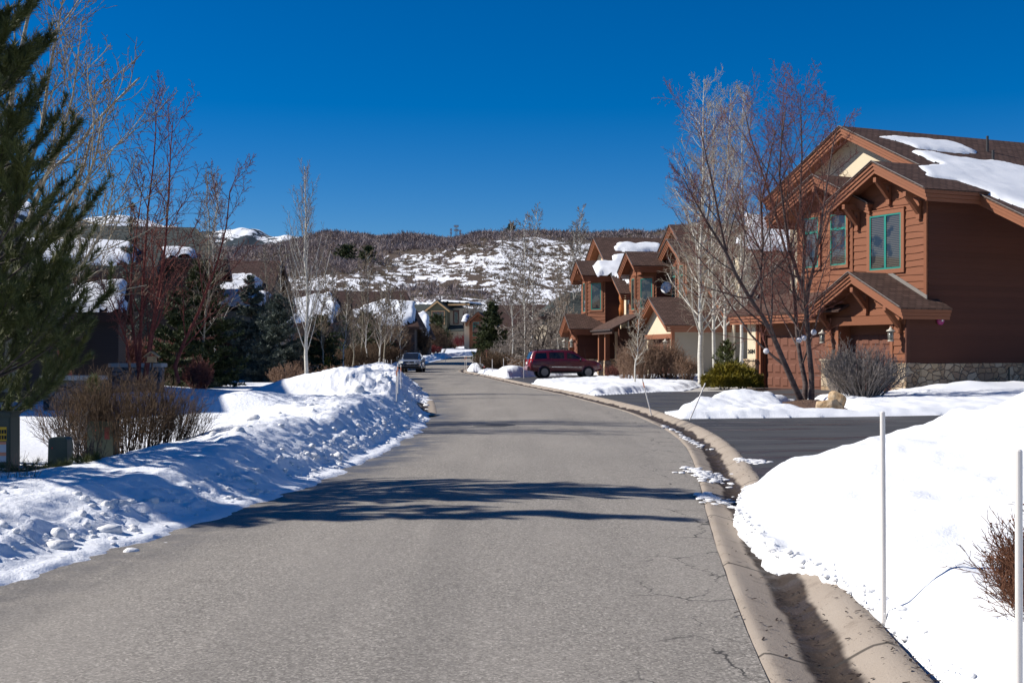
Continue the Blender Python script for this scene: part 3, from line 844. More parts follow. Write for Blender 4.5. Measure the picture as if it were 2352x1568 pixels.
# leafless oak brush and sagebrush on the hill: past counting
def brush(name, n, hmin, hmax, blades, mat, pick, seed):
    rs = np.random.RandomState(seed)
    y = 300 + 640 * rs.rand(n * 6) ** .9; x = (rs.rand(n * 6) - .5) * (.50 * y + 60) - .06 * y
    k = pick(x, y, rs.rand(n * 6)); x, y = x[k][:n], y[k][:n]; n = len(x)
    z = hill_z(x, y); h = hmin + (hmax - hmin) * rs.rand(n) ** 1.4
    P = np.repeat(np.stack([x, y, z - .2], -1), blades, 0); hh = np.repeat(h, blades)
    N = len(P); a = rs.rand(N) * 2 * np.pi; lean = 1.9 * rs.rand(N) ** .6
    d = np.stack([np.cos(a) * lean, np.sin(a) * lean, np.ones(N)], -1); d /= np.linalg.norm(d, axis=1)[:, None]
    L = hh * (.6 + .5 * rs.rand(N)); base = P + np.stack([np.cos(a), np.sin(a), 0 * a], -1) * (hh * .35 * rs.rand(N))[:, None]
    w = hh * (.035 + .05 * rs.rand(N)); b = a + 1.57 + rs.randn(N) * .8
    side = np.stack([np.cos(b), np.sin(b) * .3, 0 * b], -1) * w[:, None]
    top = base + d * L[:, None]
    V = np.stack([base - side, base + side, top + side * .5, top - side * .5], 1).reshape(-1, 3)
    Fq = np.arange(N * 4).reshape(N, 4)
    return tag(mesh_np(name, V, Fq, mat), kind="stuff")
brush("oak_scrub", 11000, 1.8, 4.2, 22, M['scrub'], lambda x, y, r: r < oak_cover(x, y) ** 1.3, 5)
brush("sagebrush", 20000, .8, 2.0, 8, M['sage_brush'], lambda x, y, r: (r < (1 - .8 * oak_cover(x, y)) * (.12 + .88 * ss(-.15, .3, fbm(x * .5, y, 3, .05)))), 6)

# mountains: snowy ridge seen over the roofs on the left
ax = np.linspace(-2600, 900, 240); ay = np.linspace(3600, 6400, 57)
AX, AY = np.meshgrid(ax, ay)
ridge = np.interp(ax / 5000 * F + CX, [-300, 60, 150, 200, 290, 340, 390, 450, 500, 540, 590, 620, 680, 770, 850, 1000, 1600],
                  [430, 470, 507, 512, 491, 500, 520, 532, 528, 525, 528, 540, 545, 549, 590, 680, 700])
ridge = (HZ - ridge) / F * 5000
w = np.exp(-((AY - 5000) / 700) ** 2)
AZ = ridge[None, :] * w * (1 + .10 * fbm(AX, AY, 4, .0022) * (np.abs(AY - 5000) / 500).clip(0, 1)) + 22 * fbm(AX, AY, 5, .004) * (np.abs(AY - 5000) / 300).clip(0.04, 1) * 1.0
AZ += w * 26 * fbm(AX, 0 * AX, 4, .0045) * ss(100, 400, AZ)
tag(grid_obj("mountain", AX, AY, AZ, M['mountain']), kind="structure")
# ------------------------------------------------------------------ timber houses (local x runs towards the near end of the facade, y into the house)
FR = {'f': lambda a, o, z: (a, o, z),                      # wall facing the street: outward is -y
      's': lambda a, o, z: (-o, a, z)}                     # wall facing local +x: outward is +x
def siding(mb, a0, a1, z0, ztop, pos, wall='f', row=.27, wave=.03, step=.22, seed=0):
    """overlapping boards; ztop(a) gives the upper limit. pos: coordinate of the wall plane"""
    rs = random.Random(seed); top = ztop if callable(ztop) else (lambda a: ztop)
    n = max(2, int((a1 - a0) / step)) + 1
    A = [a0 + (a1 - a0) * i / (n - 1) for i in range(n)]
    zmax = max(top(a) for a in A); rows = int((zmax - z0) / row) + 1
    sgn = 1 if wall == 'f' else -1
    def P(a, off, z):                                      # off: distance proud of the wall
        return (a, pos - off, z) if wall == 'f' else (pos + off, a, z)
    for i in range(rows):
        zb, zt = z0 + i * row, z0 + (i + 1) * row
        ph, am, fr = rs.random() * 6, wave * rs.uniform(.5, 1.2), rs.uniform(1.2, 3)
        lo = [zb + (am * math.sin(fr * a + ph) + .5 * am * math.sin(2.7 * fr * a + ph) if i else 0) for a in A]
        for k in range(n - 1):
            a, b = A[k], A[k + 1]; ta, tb = top(a), top(b)
            if lo[k] >= ta and lo[k + 1] >= tb: continue
            la, lb = min(lo[k], ta), min(lo[k + 1], tb); ua, ub = min(zt + .05, ta), min(zt + .05, tb)
            mb.poly([P(a, .045, la), P(b, .045, lb), P(b, .008, ub), P(a, .008, ua)])
            mb.poly([P(a, .0, la), P(b, .0, lb), P(b, .045, lb), P(a, .045, la)])
def wall_poly(mb, pts, pos, wall='f', th=.12):
    """solid wall: pts (a, z) polygon; thickness goes inward"""
    mb.prism(pts, pos, pos + th, 'y') if wall == 'f' else mb.prism(pts, pos - th, pos, 'x')
def gable_roof(parent, xr, zr, sl, xl, xh, y0, y1, shing='roof_y', fascia=.42, steps=True, both=True, name=""):
    """ridge along y at x=xr, height zr; planes fall with slope sl to x=xl and x=xh"""
    zl, zh = zr - sl * (xr - xl), zr - sl * (xh - xr)
    mb = MB(); t = .07
    mb.prism([(xl - .03, zl - .03 * sl), (xr, zr), (xr, zr + t), (xl - .06, zl + t - .06 * sl)], y0 - .05, y1)
    mb.prism([(xh + .03, zh - .03 * sl), (xr, zr), (xr, zr + t), (xh + .06, zh + t - .06 * sl)], y0 - .05, y1)
    roof = mb.build("roof", M[shing], parent)
    mb = MB()
    # soffit slab and stepped fascia boards
    s_ = .16
    mb.prism([(xl + .08, zl - .01 + .08 * sl), (xr, zr - .01), (xr, zr - s_ - .01), (xl + .08, zl - s_ + .08 * sl)], y0 + .1, y1)
    mb.prism([(xh - .08, zh - .01 + .08 * sl), (xr, zr - .01), (xr, zr - s_ - .01), (xh - .08, zh - s_ + .08 * sl)], y0 + .1, y1)
    k = fascia / 3
    for i, dy in enumerate((0, .045, .09)):
        a, b = i * k, (i + 1) * k - .012
        mb.prism([(xl, zl - a), (xr, zr - a), (xr, zr - b), (xl, zl - b)], y0 + dy, y0 + .14)
        mb.prism([(xh, zh - a), (xr, zr - a), (xr, zr - b), (xh, zh - b)], y0 + dy, y0 + .14)
        mb.box(xl + .045 * i, xl + .12, y0 + .14, y1, zl - b, zl - a)
        mb.box(xh - .12, xh - .045 * i, y0 + .14, y1, zh - b, zh - a)
    mb.build("fascia", M['trim'], roof)
    mb = MB(); mb.prism([(xl, zl + t), (xr, zr + t), (xr, zr + t + .02), (xl, zl + t + .02)], y0 - .08, y0 - .04); mb.prism([(xh, zh + t), (xr, zr + t), (xr, zr + t + .02), (xh, zh + t + .02)], y0 - .08, y0 - .04)
    mb.build("drip_edge", M['flash'], roof)
    return roof
def window(parent, a0, a1, z0, z1, pos, wall='f', cols=2, transom=None, frame='teal', trim='trim', tw=.17, name="window"):
    """trim boards, coloured frame and glass, all a little proud of the wall"""
    def B(mb, a, b, c, d, o0, o1):
        if wall == 'f': mb.box(a, b, pos - o1, pos - o0, c, d)
        else: mb.box(pos + o0, pos + o1, a, b, c, d)
    mb = MB()
    B(mb, a0 - tw, a0, z0 - tw, z1 + tw, .0, .085); B(mb, a1, a1 + tw, z0 - tw, z1 + tw, .0, .085)
    B(mb, a0, a1, z1, z1 + tw, .0, .083); B(mb, a0, a1, z0 - tw, z0, .0, .083)
    B(mb, a0 - tw - .03, a1 + tw + .03, z1 + tw, z1 + tw + .03, .0, .11)
    w = mb.build(name, M[trim], parent)
    f = .06; mb = MB()
    B(mb, a0, a0 + f, z0, z1, .0, .075); B(mb, a1 - f, a1, z0, z1, .0, .075)
    B(mb, a0 + f, a1 - f, z0, z0 + f, .0, .073); B(mb, a0 + f, a1 - f, z1 - f, z1, .0, .073)
    for i in range(1, cols):
        c = a0 + (a1 - a0) * i / cols; B(mb, c - .055, c + .055, z0 + f, z1 - f, .0, .071)
    if transom: B(mb, a0 + f, a1 - f, transom - .05, transom + .05, .0, .07)
    mb.build("frame", M[frame], w)
    mb = MB(); B(mb, a0 + f, a1 - f, z0 + f, z1 - f, .0, .045); mb.build("pane", M['glass'], w)
    return w
def garage_door(parent, a0, a1, z0, z1, pos, cols, rows=4):
    mb = MB(); mb.box(a0, a1, pos, pos + .05, z0, z1)
    cw, rh = (a1 - a0) / cols, (z1 - z0) / rows
    for r in range(rows):
        mb.box(a0, a1, pos - .004, pos, z0 + r * rh + .01, z0 + (r + 1) * rh - .01)
        for c in range(cols):
            x0, x1 = a0 + c * cw + .07, a0 + (c + 1) * cw - .07; y0, y1 = z0 + r * rh + .09, z0 + (r + 1) * rh - .09
            k = .05
            mb.hexa([(x0, pos - .004, y0), (x1, pos - .004, y0), (x1, pos - .004, y1), (x0, pos - .004, y1)], [(x0 + k, pos - .035, y0 + k), (x1 - k, pos - .035, y0 + k), (x1 - k, pos - .035, y1 - k), (x0 + k, pos - .035, y1 - k)])
            for (p, q, u, v) in ((x0 - .02, x1 + .02, y0 - .02, y0), (x0 - .02, x1 + .02, y1, y1 + .02)):
                mb.box(p, q, pos - .012, pos - .004, u, v)
    return mb.build("garage_door", M['garage'], parent)
def lantern(parent, a, y, z, s=1.0):
    mb = MB(); c = (a, y, z)
    mb.lathe(c, [(.10 * s, -.25 * s), (.115 * s, -.24 * s), (.115 * s, -.21 * s), (.095 * s, -.20 * s)], 12)
    mb.lathe(c, [(.095 * s, .12 * s), (.17 * s, .13 * s), (.16 * s, .16 * s), (.06 * s, .22 * s), (.05 * s, .26 * s), (.015 * s, .30 * s)], 12)
    for i in range(6):
        t = i * math.pi / 3; dx, dy = .095 * s * math.cos(t), .095 * s * math.sin(t)
        mb.cyl((a + dx, y + dy, z - .2 * s), (a + dx, y + dy, z + .12 * s), .009 * s, n=5)
    L = mb.build("lantern", M['lamp_metal'], parent, True)
    mb = MB(); mb.lathe(c, [(.082 * s, -.2 * s), (.082 * s, .12 * s)], 12); mb.build("lamp_glass", M['lamp_glass'], L, True)
    mb = MB(); mb.beam((a, y, z + .3 * s), (a, y + .12, z + .40 * s), .02); mb.beam((a, y + .12, z + .40 * s), (a, y + .32, z + .28 * s), .02); mb.beam((a, y + .30, z + .30 * s), (a, y + .30, z + .05 * s), .022)
    mb.build("bracket", M['metal_dark'], L)
    return L
def knee(mb, x, y0, zt, out=.75, drop=.75):
    """timber brace from the wall (y0) up to the eave at y0-out"""
    mb.box(x - .09, x + .09, y0 - .16, y0 - .045, zt - drop - .25, zt - drop + .45)
    mb.beam((x, y0 - .1, zt - drop), (x, y0 - out, zt - .02), .15, .17)
    mb.box(x - .08, x + .08, y0 - out - .08, y0 - .05, zt - .12, zt + .06)
def roof_snow(parent, poly, plane, th=.2, cell=.13, seed=0, name="snow_patch"):
    """poly in plane coordinates; plane(a, b) -> local point on the shingles"""
    if max(abs(p[1]) for p in poly) <= 1.05:                # b given as a share of the slope: turn it into metres
        bl = float(np.linalg.norm(np.array(plane(0, 1)) - np.array(plane(0, 0)))); pl0 = plane
        poly = [(p[0], p[1] * bl) for p in poly]; plane = lambda a, b: pl0(a, b / bl)
        cell = .11 if parent.parent.location.y < 100 else .2
    A = np.array(poly); lo, hi = A.min(0) - .1, A.max(0) + .1
    na, nb = int((hi[0] - lo[0]) / cell) + 2, int((hi[1] - lo[1]) / cell) + 2
    X, Y = np.meshgrid(np.linspace(lo[0], hi[0], na), np.linspace(lo[1], hi[1], nb), indexing='ij')
    d = -sdist(X, Y, [tuple(p) for p in poly]) + .24 * fbm(X + seed, Y, 4, .8)
    t = th * np.sqrt(np.clip(d / .30, 0, 1)) * (1 + .25 * fbm(X + seed, Y, 3, .6)) - .05 * (d <= 0)
    P0 = np.array(plane(0, 0)); Pa = np.array(plane(1, 0)) - P0; Pb = np.array(plane(0, 1)) - P0
    V = P0[None, None] + X[..., None] * Pa + Y[..., None] * Pb; V[..., 2] += t + .06
    k = (d[:-1, :-1] > -cell) & (d[1:, 1:] > -cell) & (d[1:, :-1] > -cell) & (d[:-1, 1:] > -cell)
    o = grid_obj(name, V[..., 0], V[..., 1], V[..., 2], M['snow'], keep=k)
    o.parent = parent
    return o
class Frame:
    """local frame of a house: origin and rotation; ray(px,py, plane z = z0 + sx*x) hits used to lay snow where the photo has it"""
    def __init__(s, o, U):
        s.o = o; s.U = U; s.X = (-U[0], -U[1]); s.Y = (U[1], -U[0])   # local x, y axes in world
        s.rz = math.atan2(s.X[1], s.X[0])
    def hit(s, px, py, z0, sx):
        """pixel ray meets the plane z = z0 + sx*x (local)"""
        dx, dy, dz = (px - CX) / F, 1.0, -(py - HZ) / F
        lx = -s.o[0] * s.X[0] - s.o[1] * s.X[1]; kx = dx * s.X[0] + dy * s.X[1]
        ly = -s.o[0] * s.Y[0] - s.o[1] * s.Y[1]; ky = dx * s.Y[0] + dy * s.Y[1]
        t = (z0 + sx * lx - EYE) / (dz - sx * kx)
        return (lx + t * kx, ly + t * ky)
def house_root(name, fr, label):
    return empty(name, (fr.o[0], fr.o[1], 0), fr.rz, label, "house")

def near_house():
    U = (-.416, .909); fr = Frame((15.55, 47.92), U)
    h = house_root("timber_house", fr, "large russet timber house with green framed windows and two garages, nearest on the right")
    sl = .475
    rid = (-7.26, 11.37); mz = lambda x: rid[1] - sl * abs(x - rid[0])
    bA = (-2.0, 8.98); az = lambda x: bA[1] - sl * abs(x - bA[0])
    bB = (-6.4, 9.05); bz = lambda x: bB[1] - .45 * abs(x - bB[0])
    po = (-2.15, 4.68); pz = lambda x: po[1] - .5 * abs(x - po[0])
    # walls
    mb = MB()
    wall_poly(mb, [(-12, 0), (0, 0), (0, mz(0) - .1), (-7.26, 11.25), (-12, mz(-12) - .1)], 2.7)
    mb.prism([(0, 0), (16, 0), (16, 1), (0, 1)], -12.1, -12.0, 'x')
    mb.build("gable_wall", M['cream'], h)
    mb = MB()
    wall_poly(mb, [(-4.2, 2.5), (0, 2.5), (0, az(0) - .08), (-2, az(-2) - .08), (-4.2, az(-4.2) - .08)], 0)
    wall_poly(mb, [(-8.5, 2.5), (-4.2, 2.5), (-4.2, bz(-4.2) - .1), (-6.4, bz(-6.4) - .1), (-8.5, bz(-8.5) - .1)], .5)
    wall_poly(mb, [(-4.7, 2.75), (-.02, 2.75), (-.02, pz(0) - .1), (po[0], pz(po[0]) - .1), (-4.7, pz(-4.7) - .1)], -1.0)
    siding(mb, -4.2, -.02, 3.0, lambda a: az(a) - .1, 0, seed=1)
    siding(mb, -8.5, -4.25, 3.0, lambda a: bz(a) - .1, .5, seed=2)
    siding(mb, -4.7, -.02, 3.08, lambda a: pz(a) - .1, -1.0, seed=3)
    mb.box(-.12, .03, -.075, .0, 3.2, az(0) - .1); mb.box(-4.3, -4.16, -.075, .6, 3.2, az(-4.2) - .1)
    mb.box(-4.72, .02, -1.11, -1.0, 2.72, 3.06)
    mb.build("front_wall", M['siding'], h)
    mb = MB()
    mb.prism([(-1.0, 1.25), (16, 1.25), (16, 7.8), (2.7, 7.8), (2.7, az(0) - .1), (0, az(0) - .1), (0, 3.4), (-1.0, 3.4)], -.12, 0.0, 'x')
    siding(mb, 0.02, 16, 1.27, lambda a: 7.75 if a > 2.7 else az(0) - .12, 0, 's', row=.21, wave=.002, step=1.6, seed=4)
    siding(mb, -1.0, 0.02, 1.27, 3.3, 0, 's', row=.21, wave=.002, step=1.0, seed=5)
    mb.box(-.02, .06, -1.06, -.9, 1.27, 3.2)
    mb.build("side_wall", M['siding_shaded'], h)
    # side entry porch under the long right-hand slope: far wall so the recess is closed
    # lower storey
    mb = MB()
    wall_poly(mb, [(-10.0, 0), (-9.15, 0), (-9.15, 3.2), (-10.0, 3.2)], -.1)
    mb.box(-9.2, -4.75, -.80, -.66, 2.42, 3.4)
    mb.box(-4.75, -4.6, -1.0, .0, 0, 3.2); mb.box(-.72, -.0, -.98, -.3, 0, 3.1); mb.box(-4.6, -4.02, -.98, -.3, 0, 3.1)
    mb.box(-4.02, -.72, -.45, -.33, 2.35, 3.1)
    mb.box(-9.25, -9.1, -.85, .0, 0, 3.2)
    siding(mb, -.72, -.02, 1.35, 3.0, -.985, seed=6); siding(mb, -4.7, -4.0, 1.35, 3.0, -.985, seed=7)
    mb.build("garage_wall", M['siding'], h)
    for b_ in ((-4.02, -3.85, -1.05, -.4, .0, 2.75), (-.86, -.70, -1.05, -.4, .0, 2.75), (-9.3, -9.14, -1.0, -.85, .2, 3.2)):
        mb = MB(); mb.box(*b_); mb.build("door_jamb", M['trim'], h)
    garage_door(h, -9.1, -4.78, .12, 2.42, -.70, 8); garage_door(h, -3.85, -.86, .12, 2.45, -.42, 5)
    # stone: pillars and wainscot
    mb = MB()
    mb.box(-.74, .10, -1.12, -.4, 0, 1.27); mb.box(.0, .10, -.4, 16, 0, 1.25)
    mb.box(-4.86, -4.02, -1.12, -.2, 0, 1.32); mb.box(-10.12, -9.32, -1.15, -.2, 0, 1.30)
    mb.build("stone_base", M['stone'], h, bevel=.02)
    for b_ in ((-4.92, -3.97, -1.17, -.3, 1.32, 1.40), (-10.17, -9.28, -1.2, -.2, 1.30, 1.38)):
        mb = MB(); mb.box(*b_); mb.build("stone_cap", M['stone'], h, bevel=.015)
    mb = MB(); mb.box(-10.05, -9.42, -1.05, -.25, 1.38, 3.2); mb.build("pillar", M['cream'], h)
    mb = MB(); mb.box(-9.42, -9.3, -1.06, -.25, 1.38, 3.2); mb.build("pillar_trim", M['trim'], h)
    # roofs
    rm = gable_roof(h, rid[0], rid[1], sl, -12.75, 4.2, 1.8, 17)
    ra = gable_roof(h, bA[0], bA[1], sl, -4.8, .85, -.9, 3.4)
    # the lower part of the main slope starts behind the bay, so close it with its own eave
    rb = gable_roof(h, bB[0], bB[1], .45, -9.75, -3.0, -.3, 2.9)
    rp = gable_roof(h, po[0], po[1], .5, -4.75, .72, -1.9, .5, fascia=.38)
    # shed roof over the double garage
    mb = MB(); t = .07
    mb.prism([(-1.55, 3.25), (.52, 4.18), (.52, 4.25), (-1.58, 3.32)], -10.85, -3.2, 'x')
    rs = mb.build("garage_roof", M['roof_x'], h)
    mb = MB()
    for i in range(3): mb.box(-10.82, -4.2, -1.52 + .045 * i, -1.36, 3.24 - .12 * (i + 1) + .012, 3.24 - .12 * i)
    mb.prism([(-1.4, 3.1), (.45, 3.95), (.45, 4.14), (-1.4, 3.28)], -10.8, -10.66, 'x')
    mb.prism([(-1.45, 3.22), (.45, 4.08), (.45, 4.14), (-1.45, 3.28)], -10.7, -4.3, 'x')
    mb.build("fascia", M['trim'], rs)
    # flashing where the porch roof meets the upper wall
    mb = MB(); mb.prism([(po[0], po[1] + .07), (.06, pz(0) + .05), (.06, pz(0) + .2), (po[0], po[1] + .22)], -.09, -.05); mb.prism([(po[0], po[1] + .07), (-4.7, pz(-4.7) + .05), (-4.7, pz(-4.7) + .2), (po[0], po[1] + .22)], -.09, -.05)
    mb.build("flashing", M['flash'], rp)
    # windows
    window(h, -3.12, -1.33, 4.9, 7.04, -.02, cols=2)
    window(h, -6.17, -5.17, 5.29, 7.43, .48, cols=1, transom=6.8, tw=.13); window(h, -7.98, -6.97, 5.29, 7.43, .48, cols=1, transom=6.8, tw=.13)
    # braces under the gables
    for x, y0, z in ((-2.0, 0, 8.35), (-.35, 0, 7.62), (-3.85, 0, 7.5), (-6.4, .5, 8.5), (-4.6, .5, 7.6), (-.3, -1.0, 3.33), (-4.3, -1.0, 3.3), (-2.15, -1, 4.1)):
        mb = MB(); knee(mb, x, y0, z, .72, .7); mb.build("brace", M['trim'], h)
    lantern(h, -.37, -1.42, 2.32); lantern(h, -4.37, -1.42, 2.28)
    # alarm bell
    mb = MB(); mb.lathe((0.06, .55, 2.86), [(.17, 0), (.17, .05), (.13, .10), (.05, .13)], 18, 'x'); bell = mb.build("alarm_bell", M['pink'], h, True)
    mb = MB(); mb.lathe((0.19, .55, 2.86), [(.04, 0), (.03, .02)], 12, 'x'); mb.build("bell_button", M['white'], bell)
    # house number on the pillar
    text_mesh("house_number", "2684", .27, M['ink'], h, (-9.74, -1.065, 1.62), .012)
    # vents on the main roof
    for px, py, ht in ((2268, 352, .75), (2281, 378, .6)):
        a, b = fr.hit(px, py, rid[1] + .475 * rid[0], -.475)
        mb = MB(); z = mz(a); mb.cyl((a, b, z - .1), (a, b, z + ht), .055, n=10); mb.build("vent_pipe", M['pipe'], rm)
    # snow left on the main slope
    z0 = rid[1] + sl * rid[0]; pl = lambda a, b: (a, b, z0 - sl * a)
    def on(pts): return [fr.hit(x, y, z0 + .07, -sl) for x, y in pts]
    roof_snow(rm, on([(2003, 311), (2030, 318), (2060, 326), (2108, 341), (2160, 348), (2215, 352), (2251, 351), (2215, 335), (2175, 324), (2120, 318), (2050, 314)]), pl, .12, seed=1)
    roof_snow(rm, on([(2098, 349), (2130, 367), (2150, 378), (2108, 388), (2120, 408), (2150, 418), (2200, 422), (2250, 440), (2300, 458), (2352, 482), (2420, 520), (2480, 500), (2420, 400), (2352, 388), (2300, 374), (2250, 370), (2200, 364), (2150, 357)]), pl, .18, seed=2)
    # side entry: stone pier and post carrying the long roof slope
    mb = MB(); mb.box(3.1, 3.8, 2.9, 3.6, 0, 1.35); pr = mb.build("entry_pier", M['stone'], h, bevel=.02)
    mb = MB(); mb.box(3.05, 3.85, 2.85, 3.65, 1.35, 1.45); mb.build("pier_cap", M['cream'], pr)
    mb = MB(); mb.box(3.3, 3.6, 3.1, 3.4, 1.45, 6.0); mb.build("entry_post", M['trim'], h)
    mb = MB(); mb.cyl((.14, 3.95, .1), (.14, 3.95, 1.1), .025, n=8); mb.build("downpipe", M['util'], h)
    return h, fr
NEAR, NFR = near_house()

def chamfer_bay(h, x_near, x_far, y0, y1, c, z0, ztop, win, seed):
    """upper storey bay: front wall y0, its near corner cut off at 45 degrees with a window in the cut"""
    mb = MB()
    # front piece
    fx = x_near - c
    wall_poly(mb, [(x_far, z0), (fx, z0), (fx, ztop), (x_far, ztop)], y0)
    siding(mb, x_far, fx, z0 + .02, ztop, y0, seed=seed)
    mb.box(fx - .1, fx + .02, y0 - .075, y0, z0, ztop)
    # chamfer: boards laid out along the 45 degree face
    n = 6; row = .27; rs = random.Random(seed + 9); o = .7071
    def P(t, off, z): return (fx + t * c + off * o, y0 + t * c - off * o, z)
    rows = int((ztop - z0) / row) + 1
    for i in range(rows):
        ph = rs.random() * 6
        for k in range(n):
            t0, t1 = k / n, (k + 1) / n
            la, lb = z0 + i * row + .035 * math.sin(4 * t0 + ph), z0 + i * row + .035 * math.sin(4 * t1 + ph); u = min(z0 + (i + 1) * row + .05, ztop)
            mb.poly([P(t0, .05, la), P(t1, .05, lb), P(t1, .01, u), P(t0, .01, u)]); mb.poly([P(t0, 0, la), P(t1, 0, lb), P(t1, .05, lb), P(t0, .05, la)])
    mb.build("bay_wall", M['siding'], h)
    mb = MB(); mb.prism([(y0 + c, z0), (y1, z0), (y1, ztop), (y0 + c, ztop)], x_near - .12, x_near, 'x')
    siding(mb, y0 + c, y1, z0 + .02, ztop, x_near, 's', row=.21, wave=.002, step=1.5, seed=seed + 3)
    mb.build("bay_side_wall", M['siding_shaded'], h)
    # chamfer window
    t0, t1 = win[0], win[1]
    def slab(mb, a, b, zc, zd, o0, o1):
        mb.hexa([P(a, o0, zc), P(b, o0, zc), P(b, o1, zc), P(a, o1, zc)], [P(a, o0, zd), P(b, o0, zd), P(b, o1, zd), P(a, o1, zd)])
    wz0, wz1 = win[2], win[3]
    mb = MB()
    slab(mb, t0 - .09, t0, wz0 - .15, wz1 + .15, 0, .085); slab(mb, t1, t1 + .09, wz0 - .15, wz1 + .15, 0, .085); slab(mb, t0, t1, wz1, wz1 + .15, 0, .083); slab(mb, t0, t1, wz0 - .15, wz0, 0, .083)
    w = mb.build("window", M['trim'], h)
    mb = MB(); f = .06
    slab(mb, t0, t0 + f * .7, wz0, wz1, 0, .075); slab(mb, t1 - f * .7, t1, wz0, wz1, 0, .075); slab(mb, t0, t1, wz0, wz0 + f, 0, .073); slab(mb, t0, t1, wz1 - f, wz1, 0, .073)
    mb.build("frame", M['teal'], w)
    mb = MB(); slab(mb, t0, t1, wz0 + f, wz1 - f, 0, .06); mb.build("pane", M['glass'], w)
    window(h, fx - 1.15, fx - .35, wz0 - .1, wz1 + .05, y0 - .02, cols=1, tw=.12)

def far_house():
    """left-hand unit of the pair beyond the red car"""
    fr = Frame((4.78, 93.0), (-.156, .988))
    h = house_root("timber_house", fr, "brown timber house farthest along the right side, its garage behind the parked red car")
    sl = .55; rid = (-5.0, 10.45); mz = lambda x: rid[1] - sl * abs(x - rid[0])
    bA = (-1.5, 8.4); po = (-1.3, 4.45)
    mb = MB(); wall_poly(mb, [(-9, 0), (2.0, 0), (2.0, mz(2) - .1), (-5, 10.3), (-9, mz(-9) - .1)], 3.1); mb.build("gable_wall", M['cream'], h)
    chamfer_bay(h, 0.0, -3.2, .97, 3.3, 1.09, 3.2, 7.25, (.22, .78, 4.8, 6.75), 21)
    mb = MB(); wall_poly(mb, [(-3.2, 6.8), (0, 6.8), (0, bA[1] - sl * 1.5 - .1), (-1.5, 8.3), (-3.2, bA[1] - sl * 1.7 - .1)], 1.0); mb.build("gable_board", M['siding'], h)
    rm = gable_roof(h, rid[0], rid[1], sl, -8.6, 3.5, 2.3, 14); gable_roof(h, bA[0], bA[1], sl, -3.7, .65, .2, 4.2)
    # garage wing
    mb = MB(); mb.prism([(0, 1.2), (2.75, 1.2), (2.75, 3.3), (0, 3.3)], -.12, 0, 'x'); siding(mb, .02, 2.75, 1.22, 3.3, 0, 's', row=.21, wave=.002, step=1.4, seed=8); mb.build("side_wall", M['siding_shaded'], h)
    mb = MB(); wall_poly(mb, [(-3.2, 2.6), (0, 2.6), (0, 3.5), (-1.3, 4.3), (-3.2, 3.4)], 0); mb.box(-.5, 0, .0, .35, 0, 2.65); mb.box(-3.2, -2.75, .0, .35, 0, 2.65)
    siding(mb, -.5, -.02, 1.3, 2.6, 0, seed=12); siding(mb, -3.2, -2.75, 1.3, 2.6, 0, seed=13); siding(mb, -3.2, -.02, 2.65, lambda a: 4.3 - .55 * abs(a + 1.3), 0, seed=14)
    mb.build("garage_wall", M['siding'], h)
    garage_door(h, -2.75, -.5, .05, 2.6, .3, 4)
    mb = MB(); mb.box(-.02, .1, 0.0, 2.8, 0, 1.2); mb.box(-.55, .1, -.1, .3, 0, 1.25); mb.build("stone_base", M['stone'], h)
    rp = gable_roof(h, po[0], po[1], .58, -3.4, .6, -.7, 2.0)
    for x in (-.3, -2.95): lantern(h, x, -.4, 2.35, 1.15)
    for x, y0, z in ((-.2, 0, 3.4), (-1.5, .97, 7.6)):
        mb = MB(); knee(mb, x, y0, z, .6, .6); mb.build("brace", M['trim'], h)
    # entry roof between the two houses
    mb = MB(); mb.prism([(.9, 3.22), (3.2, 4.35), (3.2, 4.43), (.87, 3.30)], .35, 6.9, 'x'); rs = mb.build("entry_roof", M['roof_x'], h)
    mb = MB(); mb.box(.4, 6.9, .9, 1.02, 2.95, 3.24); mb.build("fascia", M['brown'], rs); mb = MB(); mb.box(.35, 6.9, .76, .88, 3.16, 3.26); mb.cyl((.4, .82, 3.2), (.5, 1.9, 2.7), .04, n=6); mb.build("rain_gutter", M['grey_wood'], rs)
    mb = MB(); wall_poly(mb, [(.1, 0), (7, 0), (7, 3.4), (.1, 3.4)], 2.95); mb.build("entry_wall", M['siding_shaded'], h)
    for x in (1.2, 3.2):
        mb = MB(); mb.box(x, x + .5, 1.15, 1.6, 0, 1.1); pr = mb.build("stone_pier", M['stone'], h); mb = MB(); mb.box(x + .1, x + .42, 1.2, 1.52, 1.1, 3.2); mb.build("porch_post", M['trim'], pr)
    mb = MB(); mb.box(1.35, 2.4, 2.85, 2.95, .05, 2.4); mb.build("front_door", M['brown'], h)
    mb = MB(); mb.lathe((1.2, 3.0, 4.3), [(.2, 0), (.24, .5), (.19, .9), (.24, 1.3), (.2, 1.6), (.1, 1.75)], 10); mb.build("carved_post", M['orange_wood'], h, True)
    z0 = rid[1] + sl * rid[0]; pl = lambda a, b: (a, b, z0 - sl * a)
    def on(pts): return [fr.hit(x, y, z0 + .07, -sl) for x, y in pts]
    roof_snow(rm, on([(1411, 566), (1418, 558), (1440, 556), (1462, 562), (1480, 558), (1520, 561), (1519, 578), (1480, 580), (1440, 580), (1415, 575)]), pl, .25, .16, 3)
    roof_snow(rm, on([(1362, 615), (1372, 603), (1400, 602), (1412, 588), (1440, 582), (1475, 581), (1490, 600), (1470, 640), (1455, 660), (1425, 638), (1400, 632), (1370, 630)]), pl, .25, .16, 4)
    return h
far_house()
